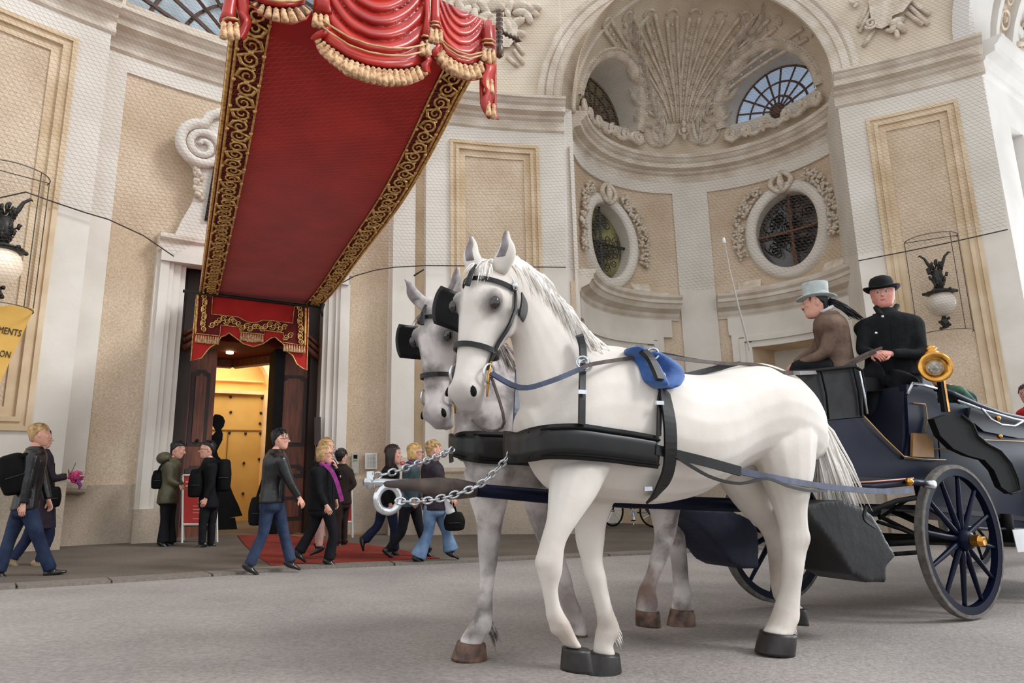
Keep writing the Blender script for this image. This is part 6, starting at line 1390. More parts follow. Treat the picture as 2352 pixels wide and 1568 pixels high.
# ============================================================ PEOPLE
def fused(mb, vox, sm=3):
    o = fuse('tmp', mb, vox, MATS['matte_black'], None, sm); me = o.data; r = MB(); r.v = [tuple(v.co) for v in me.vertices]; r.f = [tuple(p.vertices) for p in me.polygons]
    bpy.data.objects.remove(o); bpy.data.meshes.remove(me); return r
SKN = mat('warm_skin', (226, 172, 150), .55, c2=(214, 156, 134), scale=14, spec=.35)
SKN2 = mat('ruddy_skin', (214, 156, 140), .55, c2=(196, 122, 108), scale=12, spec=.35)
LIP = mat('lip_rose', (186, 104, 98), .5); EYEW = mat('eye_white', (228, 222, 216), .3); EYED = mat('eye_dark', (40, 30, 28), .2)
BLKJ = mat('black_leather_jacket', (28, 28, 30), .33, c2=(16, 16, 18), scale=7, coat=.1, bump=.4, bscale=9)
BLKC = mat('black_wool_coat', (24, 25, 28), .85, c2=(17, 18, 20), scale=20, bump=.2, bscale=60, spec=.2)
DARKT = mat('charcoal_trousers', (28, 28, 32), .8, c2=(20, 20, 24), scale=9, spec=.2, bump=.3, bscale=12)
JEAN = mat('dark_blue_jeans', (56, 68, 92), .85, c2=(32, 42, 66), scale=5, detail=8, bump=.3, bscale=14, spec=.2)
JEANL = mat('light_blue_jeans', (126, 152, 182), .85, c2=(84, 108, 140), scale=5, detail=8, bump=.4, bscale=14, spec=.2)
NJEAN = mat('navy_jeans', (38, 46, 74), .85, c2=(26, 32, 52), scale=6, spec=.2, bump=.3, bscale=14)
OLIV = mat('olive_quilted_jacket', (88, 84, 62), .5, c2=(62, 60, 46), scale=5, bump=.5, bscale=7, spec=.4)
PLUM = mat('dark_plum_coat', (54, 46, 54), .85, c2=(42, 36, 43), scale=12, spec=.2, bump=.3, bscale=14)
TEAL = mat('teal_jacket', (54, 78, 84), .7, c2=(40, 58, 64), scale=8, bump=.3, bscale=14)
BRWN = mat('brown_tweed_jacket', (122, 100, 86), .9, c2=(92, 74, 64), scale=8, detail=8, bump=.3, bscale=40, spec=.2)
BRWD = mat('dark_brown_jacket', (52, 40, 36), .85, c2=(40, 32, 30), scale=9, spec=.2)
PINKT = mat('rose_beige_trousers', (190, 150, 140), .85, c2=(170, 130, 122), scale=9)
MAGN = mat('magenta_scarf', (176, 60, 150), .8, c2=(140, 44, 120), scale=20, bump=.3, bscale=30)
SHOE = mat('black_shoe_leather', (30, 29, 29), .3, c2=(22, 22, 22), scale=10, coat=.2)
BEIB = mat('beige_suede_boot', (164, 142, 108), .85, c2=(136, 114, 84), scale=8)
BLOND = mat('blond_hair', (206, 170, 112), .6, c2=(140, 108, 66), scale=26, detail=6, sheen=.2)
GOLDB = mat('golden_blond_hair', (222, 184, 118), .55, c2=(176, 136, 76), scale=26, sheen=.2)
BLKH = mat('black_hair', (30, 26, 25), .45, c2=(20, 17, 17), scale=26); BRNH = mat('dark_brown_hair', (48, 32, 30), .45, c2=(32, 20, 20), scale=26)
GREYH = mat('white_hair', (228, 224, 222), .6, c2=(196, 190, 188), scale=30)
FRAME = mat('glasses_frame', (70, 66, 78), .3); REDT = mat('red_top', (196, 40, 44), .8, c2=(170, 30, 34), scale=8, bump=.2, bscale=14); GRNT = mat('green_striped_jacket', (34, 92, 62), .7, c2=(28, 40, 44), scale=3.5, lo=.45, hi=.55)
WSHIRT = mat('white_collar', (226, 224, 226), .8)
def hand(W_, dr, nrm, size, curl=.5, side=1):
    """palm with four fingers and thumb; dr direction of the hand, nrm palm normal"""
    mb = MB(); dr = dr.normalized(); nrm = (nrm - dr * nrm.dot(dr)).normalized(); s_ = dr.cross(nrm); L_ = size
    loft(mb, [(W_ - dr * .02, s_ * L_ * .15, nrm * L_ * .11), (W_ + dr * L_ * .2, s_ * L_ * .21, nrm * L_ * .10), (W_ + dr * L_ * .46, s_ * L_ * .23, nrm * L_ * .075)], 10, 2, .2, .25)
    for k, (o, l_, r_) in enumerate(((-.17, .40, .052), (-.06, .46, .055), (.055, .43, .052), (.165, .33, .045))):
        b = W_ + dr * L_ * .44 + s_ * L_ * o; p = [b - dr * L_ * .06, b]; a = 0; c = b
        for j, f in enumerate((.45, .32, .23)):
            a += curl * (.5 + .35 * j); c = c + (dr * cos(a) + nrm * sin(a)) * (L_ * l_ * f); p.append(c)
        mb.tube(p, [L_ * r_, L_ * r_, L_ * r_ * .95, L_ * r_ * .85, L_ * r_ * .6], 7)
    b = W_ + dr * L_ * .14 - s_ * L_ * .17 * side; p1 = b - s_ * L_ * .12 * side + dr * L_ * .13 + nrm * L_ * .05; p2 = p1 + dr * L_ * .17 - s_ * L_ * .02 * side + nrm * L_ * .06 * (1 + curl)
    mb.tube([b, p1, (p1 + p2) / 2 + dr * .003, p2], [L_ * .075, L_ * .066, L_ * .058, L_ * .04], 7); return mb
def headmb(c, U, Fd, S, h, wide=1.):
    """c = chin-level centre of the neck; h head height"""
    q = h / .225; mb = MB()
    H = [(-.03, .03, .05, .038), (.04, .024, .066, .048), (.14, .012, .08, .058), (.27, .004, .09, .066), (.42, .0, .096, .071), (.56, -.004, .1, .075), (.7, -.008, .1, .076), (.84, -.01, .088, .069), (.94, -.01, .06, .048)]
    loft(mb, [(c + U * (h * a) + Fd * (o * q), Fd * (b * q), S * (w_ * q * wide)) for a, o, b, w_ in H], 20, 3, .3, .4)
    P = lambda a, f, s_: c + U * (h * a) + Fd * (f * q) + S * (s_ * q)
    loft(mb, [(P(.56, .088, 0), S * .008 * q, Fd * .012 * q), (P(.46, .098, 0), S * .010 * q, Fd * .016 * q), (P(.37, .108, 0), S * .015 * q, Fd * .018 * q)], 8, 2, .3, .6)
    mb.ball(P(.60, .083, .03), (.03 * q, .014 * q, .01 * q), 8, 5, (S, Fd, U)); mb.ball(P(.60, .083, -.03), (.03 * q, .014 * q, .01 * q), 8, 5, (S, Fd, U))
    for s_ in (-1, 1):
        mb.ball(P(.40, .062, .04 * s_), (.024 * q, .022 * q, .022 * q), 8, 6, (S, Fd, U))
        mb.ball(P(.47, -.012, .078 * s_), (.010 * q, .017 * q, .030 * q), 8, 6, (S, Fd, U))
    mb.ball(P(.245, .086, 0), (.024 * q, .013 * q, .009 * q), 8, 5, (S, Fd, U)); mb.ball(P(.19, .084, 0), (.021 * q, .013 * q, .010 * q), 8, 5, (S, Fd, U)); mb.ball(P(.05, .07, 0), (.026 * q, .02 * q, .02 * q), 8, 5, (S, Fd, U))
    return mb, P, q
def person(label, foot, head, yaw, neck, pelvis, legs, arms, hair, hairm, top, topm, botm, shoem=SHOE, byaw=None, hem=.12, flare=.0, skin=SKN, glasses=False, bulk=1., pl=None, tilt=0., pitch=0., female=True, seated=False, curl=.55, vx=1., legr=1., headh=None, hairvol=1.):
    t = thing('person', label, 'person'); fg_ = ground(*foot) if pl is None else None
    if pl is None: nn = Vector((-fg_.x, -fg_.y, 0)).normalized(); pl = Plane(fg_, nn)
    byaw = yaw if byaw is None else byaw; r, n, Z = pl.r, pl.n, Vector((0, 0, 1))
    if r.x < 0: r = -r
    ya, yb = radians(yaw), radians(byaw)
    fd = n * cos(ya) + r * sin(ya); Sx = r * cos(yb) - n * sin(yb); Fb = n * cos(yb) + r * sin(yb)
    U = (Z + r * tilt * .5 + fd * pitch).normalized(); fd = (fd - U * fd.dot(U)).normalized(); S = U.cross(fd)
    hx, yt, yc = head; chin = pl(hx, yc); topp = pl(hx, yt); h = headh or min(.25, max(.20, (topp - chin).length * .96)); hc = chin - fd * .015
    hm, P, q = headmb(hc, U, fd, S, h, 1.24 if bulk > 1.35 else 1.04); hd = fused(hm, .0075 if h > .1 else .01, 2)
    nk = pl(*neck); pv = pl(*pelvis); up = (nk - pv).normalized(); TL = (nk - pv).length; sw = (.185 if female else .205) * bulk; dp = .105 * bulk
    # inner body
    mb = MB(); loft(mb, [(nk - up * .03, Sx * .055, Fb * .055), (nk + up * .03, Sx * .05, Fb * .052), (hc + U * .03 - fd * .01, Sx * .05, Fb * .052)], 12, 3, .2, .2)
    loft(mb, [(pv, Sx * .14 * bulk, Fb * .09 * bulk), (pv + up * TL * .5, Sx * .12 * bulk, Fb * .085 * bulk), (pv + up * TL * .85, Sx * sw * .8, Fb * .085 * bulk), (nk - up * .02, Sx * .07, Fb * .06)], 12, 3, .4, .2)
    # top garment
    tp = MB()
    A = [(-hem, .165, 1.12), (-hem * .4, .165, 1.1), (.0, .162, 1.08), (TL * .3, .142, .98), (TL * .55, .155, 1.02), (TL * .76, sw * .93, 1.05), (TL * .88, sw * .80, .98), (TL * .955, .105, .8), (TL * .99, .075, .66), (TL + .02, .062, .58)]
    loft(tp, [(pv + up * a, Sx * ((w_ if i > 4 else w_ * bulk) + .012), Fb * (dp * d + .012)) for i, (a, w_, d) in enumerate(A)], 18, 3, .05, .1)
    CW_ = .062 * (1.1 if bulk > 1.2 else 1); cb = MB(); cb.tube([nk + up * (-.022 + .016 * cos(u + pi)) + (Sx * cos(u + pi / 2) * (CW_ + .028) + Fb * sin(u + pi / 2) * (CW_ + .012)) for u in np.linspace(.25, 2 * pi - .25, 18)], .017, 8)
    hands = []
    for k, (sh, el, wr, o1, o2, o3) in enumerate(arms):
        a, b, c = pl(sh[0], sh[1], o1), pl(el[0], el[1], o2), pl(wr[0], wr[1], o3); inner = [(a, .042), (b, .036), (c, .026)]
        for R_, MM, e in ((inner, mb, 0), ([(a - (b - a).normalized() * .01, .072 * bulk ** .5), (a.lerp(b, .5), .06 * bulk ** .5), (b, .053), (b.lerp(c, .55), .046), (c - (c - b).normalized() * .02, .040)], tp, 1)):
            pts = [p for p, _ in R_]; rr = [x for _, x in R_]; rows = []
            for i, p in enumerate(pts):
                d = (pts[min(i + 1, len(pts) - 1)] - pts[max(i - 1, 0)]).normalized(); a_ = d.cross(n).normalized() if abs(d.dot(n)) < .95 else d.orthogonal().normalized(); b_ = d.cross(a_); rows.append((p, a_ * rr[i], b_ * rr[i]))
            loft(MM, rows, 12, 3, .7 if e else .3, .1)
        hands.append(hand(c, (c - b).normalized(), (r * (1 if yaw >= 0 else -1) * .3 + (pv - c).normalized() * .8), .165 if not female else .15, curl, 1 if k == 0 else -1))
    bt = MB(); loft(bt, [(pv - up * .10, Sx * .155 * bulk, Fb * .115 * bulk), (pv, Sx * .16 * bulk, Fb * .115 * bulk), (pv + up * .08, Sx * .14 * bulk, Fb * .1 * bulk)], 16, 3, .3, .2)
    for (hp, kn_, an, toe, of) in legs:
        a, b, c = pl(hp[0], hp[1], of), pl(kn_[0], kn_[1], of * 1.0), pl(an[0], an[1], of); tt = pl(toe[0], toe[1], of)
        for pts, rr, MM in (([a, b, c], [.065, .045, .035], mb), ([a, a.lerp(b, .5), b, b.lerp(c, .5), c], [x * legr for x in (.088, .078, .062, .058 + flare * .4, .052 + flare)], bt)):
            rows = []
            for i, p in enumerate(pts):
                d = (pts[min(i + 1, len(pts) - 1)] - pts[max(i - 1, 0)]).normalized(); a_ = d.cross(n).normalized(); b_ = d.cross(a_); rows.append((p, a_ * rr[i], b_ * rr[i]))
            loft(MM, rows, 14, 3, .3, .02)
        if shoem:
            d = (tt - c); d2 = d.normalized(); sd = n if abs(d2.dot(n)) < .9 else r; upv = sd.cross(d2).normalized(); upv = upv if upv.z > 0 else -upv; heel = c - d2 * .05 - upv * .035; s = MB(); LL = max(.2, d.length + .03)
            loft(s, [(heel, sd * .030, upv * .035), (heel + d2 * LL * .3, sd * .036, upv * .042), (heel + d2 * LL * .65, sd * .044, upv * .026), (heel + d2 * LL * .95, sd * .03, upv * .016)], 12, 3, .5, .5)
            loft(s, [(c + upv * .06, sd * .04, d2 * .045), (c - upv * .01, sd * .04, d2 * .05)], 10, 2, .2, .2)
            sh_ = fuse('shoe', s, .009, shoem, t, 2)
    body = fuse('body', mb, .015, skin, t, 3, extra=[(hd, None)] + [(hmb, None) for hmb in hands])
    if botm: fuse('trousers', bt, .013 * vx, botm, t, 3)
    gar = fuse(top, tp, .013 * vx, topm, t, 3)
    cb.build('collar', topm, gar, smooth=True)
    MB().tube([pv + up * a + Fb * (dp * d * .99 + .016) for a, d in ((-hem, 1.12), (0, 1.08), (TL * .3, .98), (TL * .55, 1.02), (TL * .78, 1.03))], .004, 5).build('front_closure', topm, gar)
    for s_ in (-1, 1):
        MB().ball(P(.515, .088, .031 * s_), (.013 * q, .007 * q, .008 * q), 8, 6, (S, fd, U)).build('eye', EYEW, body, smooth=True)
        MB().ball(P(.515, .0935, .031 * s_), (.0065 * q, .0035 * q, .0065 * q), 8, 6, (S, fd, U)).build('iris', EYED, body, smooth=True)
        MB().tube([P(.605, .095, .014 * s_), P(.625, .092, .034 * s_), P(.60, .078, .054 * s_)], .0035 * q, 4).build('eyebrow', hairm, body)
        if glasses:
            MB().tube([P(.515, .106, .033 * s_) + (S * cos(u) * .025 + U * sin(u) * .018) * q for u in np.linspace(0, 2 * pi, 14)[:-1]], .0026, 4, closed=True).build('glasses_frame', FRAME, t); MB().tube([P(.525, .104, .057 * s_), P(.52, .0, .082 * s_)], .0026, 4).build('glasses_arm', FRAME, t)
    MB().ball(P(.218, .0935, 0), (.02 * q, .006 * q, .007 * q), 8, 5, (S, fd, U)).build('lips', LIP, body, smooth=True)
    # hair
    if hair:
        hm_ = MB(); v = hairvol; k = 1.0
        cap = [(.48, -.056, .054, .076), (.60, -.042, .072, .081), (.71, -.028, .090, .084), (.81, -.018, .100, .082), (.90, -.014, .092, .074), (.98, -.014, .070, .058), (1.03, -.014, .04, .034)]
        loft(hm_, [(P(a, o * k, 0), fd * (b * q * v), S * (w_ * q * v)) for a, o, b, w_ in cap], 18, 3, .2, .3)
        if hair in ('bob', 'long'):
            lo_ = .08 if hair == 'bob' else -.32
            for s_ in (-1, 1): loft(hm_, [(P(.86, -.02, .06 * s_), fd * .07 * q, S * .03 * q), (P(.5, -.03, .078 * s_), fd * .062 * q, S * .024 * q), (P(.25, -.03, .078 * s_), fd * .058 * q, S * .026 * q), (P(lo_, -.035, .068 * s_), fd * .045 * q, S * .03 * q)], 10, 3, .2, .3)
            loft(hm_, [(P(.85, -.06, 0), S * .085 * q, fd * .05 * q), (P(.4, -.07, 0), S * .085 * q, fd * .04 * q), (P(lo_, -.07, 0), S * .08 * q, fd * .035 * q)], 12, 3, .2, .3)
        if hair in ('short', 'curly', 'back'): loft(hm_, [(P(.7, -.06, 0), S * .08 * q, fd * .045 * q), (P(.4, -.07, 0), S * .068 * q, fd * .032 * q), (P(.18, -.066, 0), S * .048 * q, fd * .02 * q)], 12, 3, .2, .3)
        rr = random.Random(int(foot[0]) + 5)
        if hair == 'curly':
            for i in range(60):
                a = rr.uniform(0, 6.28); e = rr.uniform(-.1, 1.5); p = P(.68, -.02, 0) + (S * cos(a) * cos(e) * .085 + fd * (sin(a) * cos(e) * .10) + U * sin(e) * .085) * q
                if (p - P(.5, .09, 0)).length > .07 * q: hm_.ball(p, .016 * q, 6, 4)
        ho = fuse('hair', hm_, .009, hairm, t, 1)
        st = MB()
        for i in range(150):
            a = rr.uniform(0, 6.28); e = rr.uniform(.1, 1.4); dv = (S * cos(a) * cos(e) * .088 + fd * (sin(a) * cos(e) * .103) + U * sin(e) * .092) * q * v; p = P(.7, -.016, 0) + dv
            dd = (dv.normalized().cross(S) * rr.choice((-1, 1)) + U * rr.uniform(-.6, .2)).normalized(); st.tube([p, p + dd * .02 + dv * .02, p + dd * .045 - U * .01], [.003, .003, .001], 3)
        st.build('hair_strands', hairm, ho)
    return t, P, q, pl, fd, S, U, dict(nk=nk, pv=pv, Sx=Sx, Fb=Fb, up=up, r=r, n=n)
def bag(label, name, cat, c, sz, ax, m, strapp=None):
    o = thing(name, label, cat); mb = MB(); a, b, z_ = ax; loft(mb, [(c - z_ * sz[2] * .5, a * sz[0] * .5, b * sz[1] * .5), (c, a * sz[0] * .55, b * sz[1] * .6), (c + z_ * sz[2] * .45, a * sz[0] * .42, b * sz[1] * .45)], 14, 4, .3, .4); fuse('bag_body', mb, .012, m, o, 2)
    MB().tube([c - z_ * sz[2] * .1 + b * sz[1] * .58 - a * sz[0] * .3, c - z_ * sz[2] * .1 + b * sz[1] * .62, c - z_ * sz[2] * .1 + b * sz[1] * .58 + a * sz[0] * .3], .006, 5).build('bag_zip', IRON, o)
    if strapp: strap('bag_strap', strapp, .03, m, o, b, .004)
    return o
Z3 = Vector((0, 0, 1))
# --- left pair
p1 = person('blond short-haired person in black leather jacket and jeans striding right at the far left', (60, 1326), (92, 974, 1021), 100, (82, 1030), (58, 1160),
  [((64, 1165), (90, 1242), (116, 1308), (152, 1304), .07), ((50, 1165), (22, 1238), (-2, 1312), (24, 1322), -.07)], [((74, 1050), (62, 1108), (53, 1160), .16, .18, .18), ((86, 1050), (100, 1105), (112, 1150), -.16, -.16, -.12)], 'short', BLOND, 'leather_jacket', BLKJ, JEAN, glasses=False, flare=.012, hem=.05)
b_ = p1[3]; bag('black soft shoulder bag on the back of the leather-jacketed blond at far left', 'shoulder_bag', 'bag', b_(34, 1086, .1), (.27, .2, .36), (b_.r + Z3 * .35, b_.n, Z3 - b_.r * .35), BLACK, [b_(30, 1060, .15), b_(60, 1042, .2), b_(78, 1060, .16)])
p2 = person('person in dark coat and beige boots holding out a pink bouquet, behind the striding blond', (60, 1302), (100, 985, 1026), 90, (98, 1035), (98, 1165),
  [((104, 1170), (112, 1230), (90, 1290), (112, 1305), .06), ((94, 1170), (62, 1236), (30, 1284), (52, 1302), -.06)], [((104, 1060), (122, 1098), (158, 1093), .05, .1, .12), ((98, 1060), (108, 1110), (112, 1150), -.1, -.1, -.1)], 'short', BLKH, 'coat', PLUM, NJEAN, BEIB, hem=.25)
b_ = p2[3]; bq = thing('flower_bouquet', 'small bouquet of pink flowers held out by the person at the left', 'flowers'); rr = random.Random(9)
cP = b_(176, 1093, .12); PINK = mat('pink_petals', (206, 60, 120), .7, c2=(160, 40, 96), scale=30); GREEN = mat('bouquet_green', (60, 84, 50), .7)
for i in range(16):
    d = Vector((rr.uniform(-1, 1), rr.uniform(-1, 1), rr.uniform(-1, 1))).normalized(); c = cP + d * .085 * rr.uniform(.6, 1); mb = MB()
    for k in range(5): a = k * 1.257; u = d.orthogonal().normalized(); v_ = d.cross(u); mb.ball(c + (u * cos(a) + v_ * sin(a)) * .022, (.02, .014, .008), 6, 4, (u * cos(a) + v_ * sin(a), v_ * cos(a) - u * sin(a), d))
    mb.build('flower', PINK, bq, smooth=True)
mb = MB()
for i in range(14): d = Vector((rr.gauss(0, .05), rr.gauss(0, .05), rr.gauss(0, .05))); mb.tube([b_(160, 1095, .12), cP + d], .004, 4)
mb.build('stems', GREEN, bq); MB().tube([cP - Z3 * .03, cP - Z3 * .12 + b_.r * .05, cP - Z3 * .17 + b_.r * .04], [.03, .02, .004], 6).build('ribbon', mat('purple_ribbon', (120, 60, 120), .7), bq)
bag('black camera bag with strap hanging beside the bouquet holder', 'camera_bag', 'bag', b_(122, 1140, .16), (.16, .12, .22), (b_.r, b_.n, Z3), BLACK, [b_(102, 1060, .18), b_(116, 1100, .2), b_(128, 1130, .2)])
# --- couple by the left poster
p3 = person('woman in olive hooded jacket looking down, standing left of the red poster stand', (382, 1256), (405, 1014, 1050), 80, (394, 1054), (386, 1140),
  [((382, 1142), (378, 1195), (374, 1244), (392, 1255), .07), ((394, 1142), (392, 1195), (392, 1246), (408, 1256), -.07)], [((388, 1068), (392, 1104), (413, 1116), .15, .18, .14), ((400, 1068), (408, 1102), (420, 1116), -.12, -.12, -.04)], 'short', BLKH, 'quilted_jacket', OLIV, DARKT, hem=.1, flare=.035, bulk=1.22, pitch=.25)
b_ = p3[3]; mb = MB(); mb.ball(b_(378, 1052, 0), (.12, .14, .10), 14, 8, (b_.r, b_.n, Z3)); mb.build('jacket_hood', OLIV, p3[0], smooth=True)
MB().ball(p3[1](.9, -.05, .07), (.02, .02, .015), 8, 5).build('hair_clip', WSHIRT, p3[0], smooth=True)
bag('small black crossbody bag on the back of the woman in olive', 'crossbody_bag', 'bag', b_(362, 1100, .08), (.16, .14, .26), (b_.r, b_.n, Z3), BLACK, [b_(362, 1085, .16), b_(372, 1066, .2), b_(388, 1056, .16)])
p4 = person('dark-haired man in black coat facing left in front of the red poster stand', (468, 1258), (473, 1013, 1050), -85, (482, 1054), (480, 1150),
  [((474, 1150), (466, 1204), (464, 1248), (446, 1255), .07), ((490, 1150), (486, 1204), (484, 1250), (466, 1258), -.07)], [((486, 1072), (486, 1112), (472, 1146), .19, .2, .2), ((478, 1072), (470, 1112), (462, 1140), -.15, -.15, -.1)], 'short', BLKH, 'coat', BLKC, DARKT, female=False, glasses=True, hem=.1, bulk=1.1)
b_ = p4[3]; bag('black backpack carried on the back of the man in black coat', 'backpack', 'bag', b_(513, 1090, .03), (.22, .28, .46), (b_.r, b_.n, Z3), BLACK, [b_(505, 1062, .14), b_(488, 1058, .18), b_(482, 1085, .2)])
bag('black shoulder bag hanging in front of the man in black coat', 'shoulder_bag', 'bag', b_(450, 1108, .12), (.2, .16, .4), (b_.r, b_.n, Z3), BLACK, [b_(452, 1085, .2), b_(470, 1062, .22), b_(484, 1054, .16)])
# --- walkers
p5 = person('short dark-haired person with glasses in black leather jacket and jeans striding before the doorway', (625, 1317), (646, 986, 1029), 85, (634, 1036), (624, 1148),
  [((634, 1150), (652, 1224), (668, 1288), (698, 1303), -.06), ((618, 1150), (604, 1226), (574, 1296), (600, 1315), .06)], [((646, 1058), (668, 1110), (688, 1144), .17, .2, .2), ((628, 1058), (612, 1108), (604, 1140), -.15, -.16, -.14)], 'short', BLKH, 'leather_jacket', BLKJ, JEAN, glasses=True, flare=.012, hem=.03, bulk=1.15)
b_ = p5[3]; bag('black handbag behind the person in leather jacket before the doorway', 'handbag', 'bag', b_(593, 1172, -.1), (.2, .12, .3), (b_.r, b_.n, Z3), BLACK, [b_(590, 1145, -.1), b_(604, 1100, -.12), b_(620, 1060, -.1)])
p7 = person('fair-haired person in dark jacket and rose trousers half hidden behind the woman with scarf', (760, 1286), (752, 1006, 1046), 45, (748, 1050), (742, 1140),
  [((736, 1142), (736, 1200), (732, 1255), (720, 1262), .06), ((752, 1142), (756, 1205), (762, 1278), (784, 1287), -.06)], [((728, 1066), (718, 1108), (722, 1140), .1, .12, .12), ((762, 1066), (780, 1096), (772, 1072), .0, .1, .16)], 'bob', BLOND, 'jacket', BLKC, PINKT, hem=.1)
p6 = person('blond woman in black coat and magenta scarf walking right, wearing glasses', (748, 1300), (749, 1020, 1062), 68, (741, 1067), (738, 1160),
  [((752, 1162), (766, 1226), (756, 1284), (780, 1297), .06), ((734, 1164), (718, 1214), (688, 1266), (706, 1284), -.06)], [((726, 1084), (733, 1130), (750, 1162), .16, .2, .22), ((754, 1084), (768, 1120), (772, 1150), -.15, -.15, -.1)], 'bob', BLOND, 'coat', BLKC, DARKT, glasses=True, hem=.06, flare=.02, bulk=1.25)
b_ = p6[3]; strap('scarf', [b_(748, 1068, .13), b_(762, 1082, .19), b_(772, 1102, .2), b_(780, 1128, .18), b_(786, 1150, .14)], .05, MAGN, p6[0], b_.n, .012); MB().tube([b_(738, 1066, .1), b_(750, 1072, .12), b_(756, 1066, .0), b_(740, 1062, -.06)], .03, 8, closed=True).build('scarf_wrap', MAGN, p6[0], smooth=True)
p8 = person('black-haired person in dark brown jacket standing with back turned by the right poster stand', (790, 1256), (785, 1032, 1064), 150, (786, 1068), (784, 1150),
  [((778, 1150), (776, 1200), (776, 1246), (798, 1255), .06), ((792, 1150), (790, 1200), (790, 1246), (802, 1254), -.06)], [((802, 1084), (812, 1112), (798, 1128), .05, .08, .08), ((770, 1084), (764, 1116), (770, 1140), 0, 0, .05)], 'short', BLKH, 'jacket', BRWD, BRWD, hem=.05, hairvol=1.1)
# --- group of three walking right
p9 = person('long dark-haired woman in black top striding right, first of the three walkers', (900, 1278), (906, 1022, 1063), 85, (898, 1070), (890, 1150),
  [((896, 1152), (905, 1212), (906, 1262), (930, 1275), .06), ((884, 1152), (868, 1206), (838, 1240), (840, 1262), -.06)], [((888, 1086), (880, 1126), (896, 1158), .16, .2, .2), ((898, 1086), (908, 1126), (916, 1150), -.14, -.14, -.1)], 'long', BRNH, 'black_top', BLKC, NJEAN, flare=.02, hem=.04, bulk=1.12)
p10 = person('woman with golden bob and glasses in teal jacket, middle of the three walkers', (945, 1284), (956, 1019, 1058), 80, (946, 1062), (940, 1150),
  [((950, 1152), (964, 1212), (982, 1264), (1004, 1278), -.06), ((934, 1152), (922, 1222), (892, 1262), (916, 1284), .06)], [((938, 1080), (934, 1118), (948, 1148), .14, .16, .16), ((950, 1080), (960, 1118), (968, 1146), -.14, -.14, -.1)], 'bob', GOLDB, 'jacket', TEAL, DARKT, glasses=True, hem=.08)
b_ = p10[3]; MB().tube([b_(940, 1062, .09), b_(956, 1068, .1), b_(962, 1062, -.02), b_(946, 1058, -.08)], .028, 8, closed=True).build('purple_scarf', mat('purple_scarf', (110, 70, 120), .8), p10[0], smooth=True)
p11 = person('curly blond person in plum coat and light blue jeans, last of the three walkers', (990, 1293), (999, 1012, 1054), 105, (992, 1060), (998, 1160),
  [((1006, 1162), (1026, 1222), (1036, 1264), (1056, 1276), -.07), ((990, 1162), (984, 1222), (960, 1278), (988, 1292), .07)], [((996, 1080), (1022, 1112), (1040, 1142), .17, .2, .18), ((988, 1080), (984, 1118), (1000, 1146), -.15, -.15, -.1)], 'curly', BLOND, 'coat', PLUM, JEANL, flare=.045, hem=.06, bulk=1.3, legr=1.12)
b_ = p11[3]; bag('black handbag with white bundle carried by the curly blond walker', 'handbag', 'bag', b_(1044, 1196, .1), (.26, .14, .2), (b_.r, b_.n, Z3), BLACK, [b_(1032, 1178, .1), b_(1038, 1150, .14), b_(1048, 1178, .1)])
mb = MB(); mb.ball(b_(1030, 1166, .1), (.07, .06, .15), 12, 8, ((b_.r + Z3 * .3).normalized(), b_.n, (Z3 - b_.r * .5).normalized())); wb_ = thing('white_bundle', 'white folded cloth bundle held above the black handbag', 'cloth'); mb.build('bundle_cloth', WSHIRT, wb_, smooth=True)
# --- coachmen
PD1 = Plane(wg0 - kn * .50, Vector((-.30, -.95, 0))); PD2 = Plane(wg0 - kn * .80 - kdir * .3, Vector((-.30, -.95, 0)))
d1 = person('older coachman in black coat and black bowler hat holding the reins', (2050, 1000), (2031, 640, 705), -14, (2036, 716), (2052, 862),
  [((2020, 860), (1998, 866), (2010, 985), (1990, 1000), .14), ((2078, 866), (2066, 888), (2062, 1020), (2040, 1035), .2)], [((1992, 752), (1982, 806), (2006, 812), .02, .14, .26), ((2100, 748), (2114, 812), (2044, 812), .02, .12, .26)], 'back', GREYH, 'wool_coat', BLKC, BLKC, skin=SKN2, female=False, pl=PD1, bulk=1.38, legr=1.45, hem=.02, headh=.235, curl=.9, byaw=-5, vx=1.)
def hatbase(d, a=.72, f=-.012): return d[1](a, f, 0), d[6], d[4], d[5], d[2]
c, U, fd_, S_, q_ = hatbase(d1, .64)
o = thing('bowler_hat', 'black bowler hat with curled brim on the older coachman', 'hat'); FELT = mat('black_felt', (15, 16, 18), .7, c2=(10, 10, 12), scale=20, spec=.2); k = .112 * q_
def lathe_e(prof, c, U, fd, S, sq, m, nm, o, curl=0):
    P = [[c + U * (h + curl * abs(cos(u)) ** 2 * max(0, rr - k) * 4) + (fd * cos(u + pi / 2) + S * sin(u + pi / 2) * sq) * rr for u in np.linspace(0, 2 * pi, 29)[:-1]] for rr, h in prof]; return MB().grid(P, cv=True, cap0=True, cap1=True).build(nm, m, o, smooth=True)
lathe_e([(k * .2, .0), (k * 1.42, .0), (k * 1.46, .008), (k * 1.40, .014), (k * 1.0, .012), (k * .98, .05), (k * .95, .085), (k * .82, .118), (k * .5, .135), (k * .1, .14)], c, U, fd_, S_, .88, FELT, 'hat_felt', o, .16)
lathe_e([(k * 1.01, .012), (k * 1.015, .016), (k * 1.0, .036), (k * .99, .037)], c, U, fd_, S_, .88, BLACK, 'hat_band', o)
for x, y in ((2027, 727), (2012, 765)): MB().ball(PD1(x, y, .2), (.014, .014, .014), 8, 5).build('silver_button', STEEL, d1[0], smooth=True)
MB().tube([PD1(2012, 706, .03), PD1(2024, 724, .12), PD1(2034, 728, .13), PD1(2052, 718, .08), PD1(2060, 702, .0)], .024, 8).build('coat_collar', BLKC, d1[0], smooth=True)
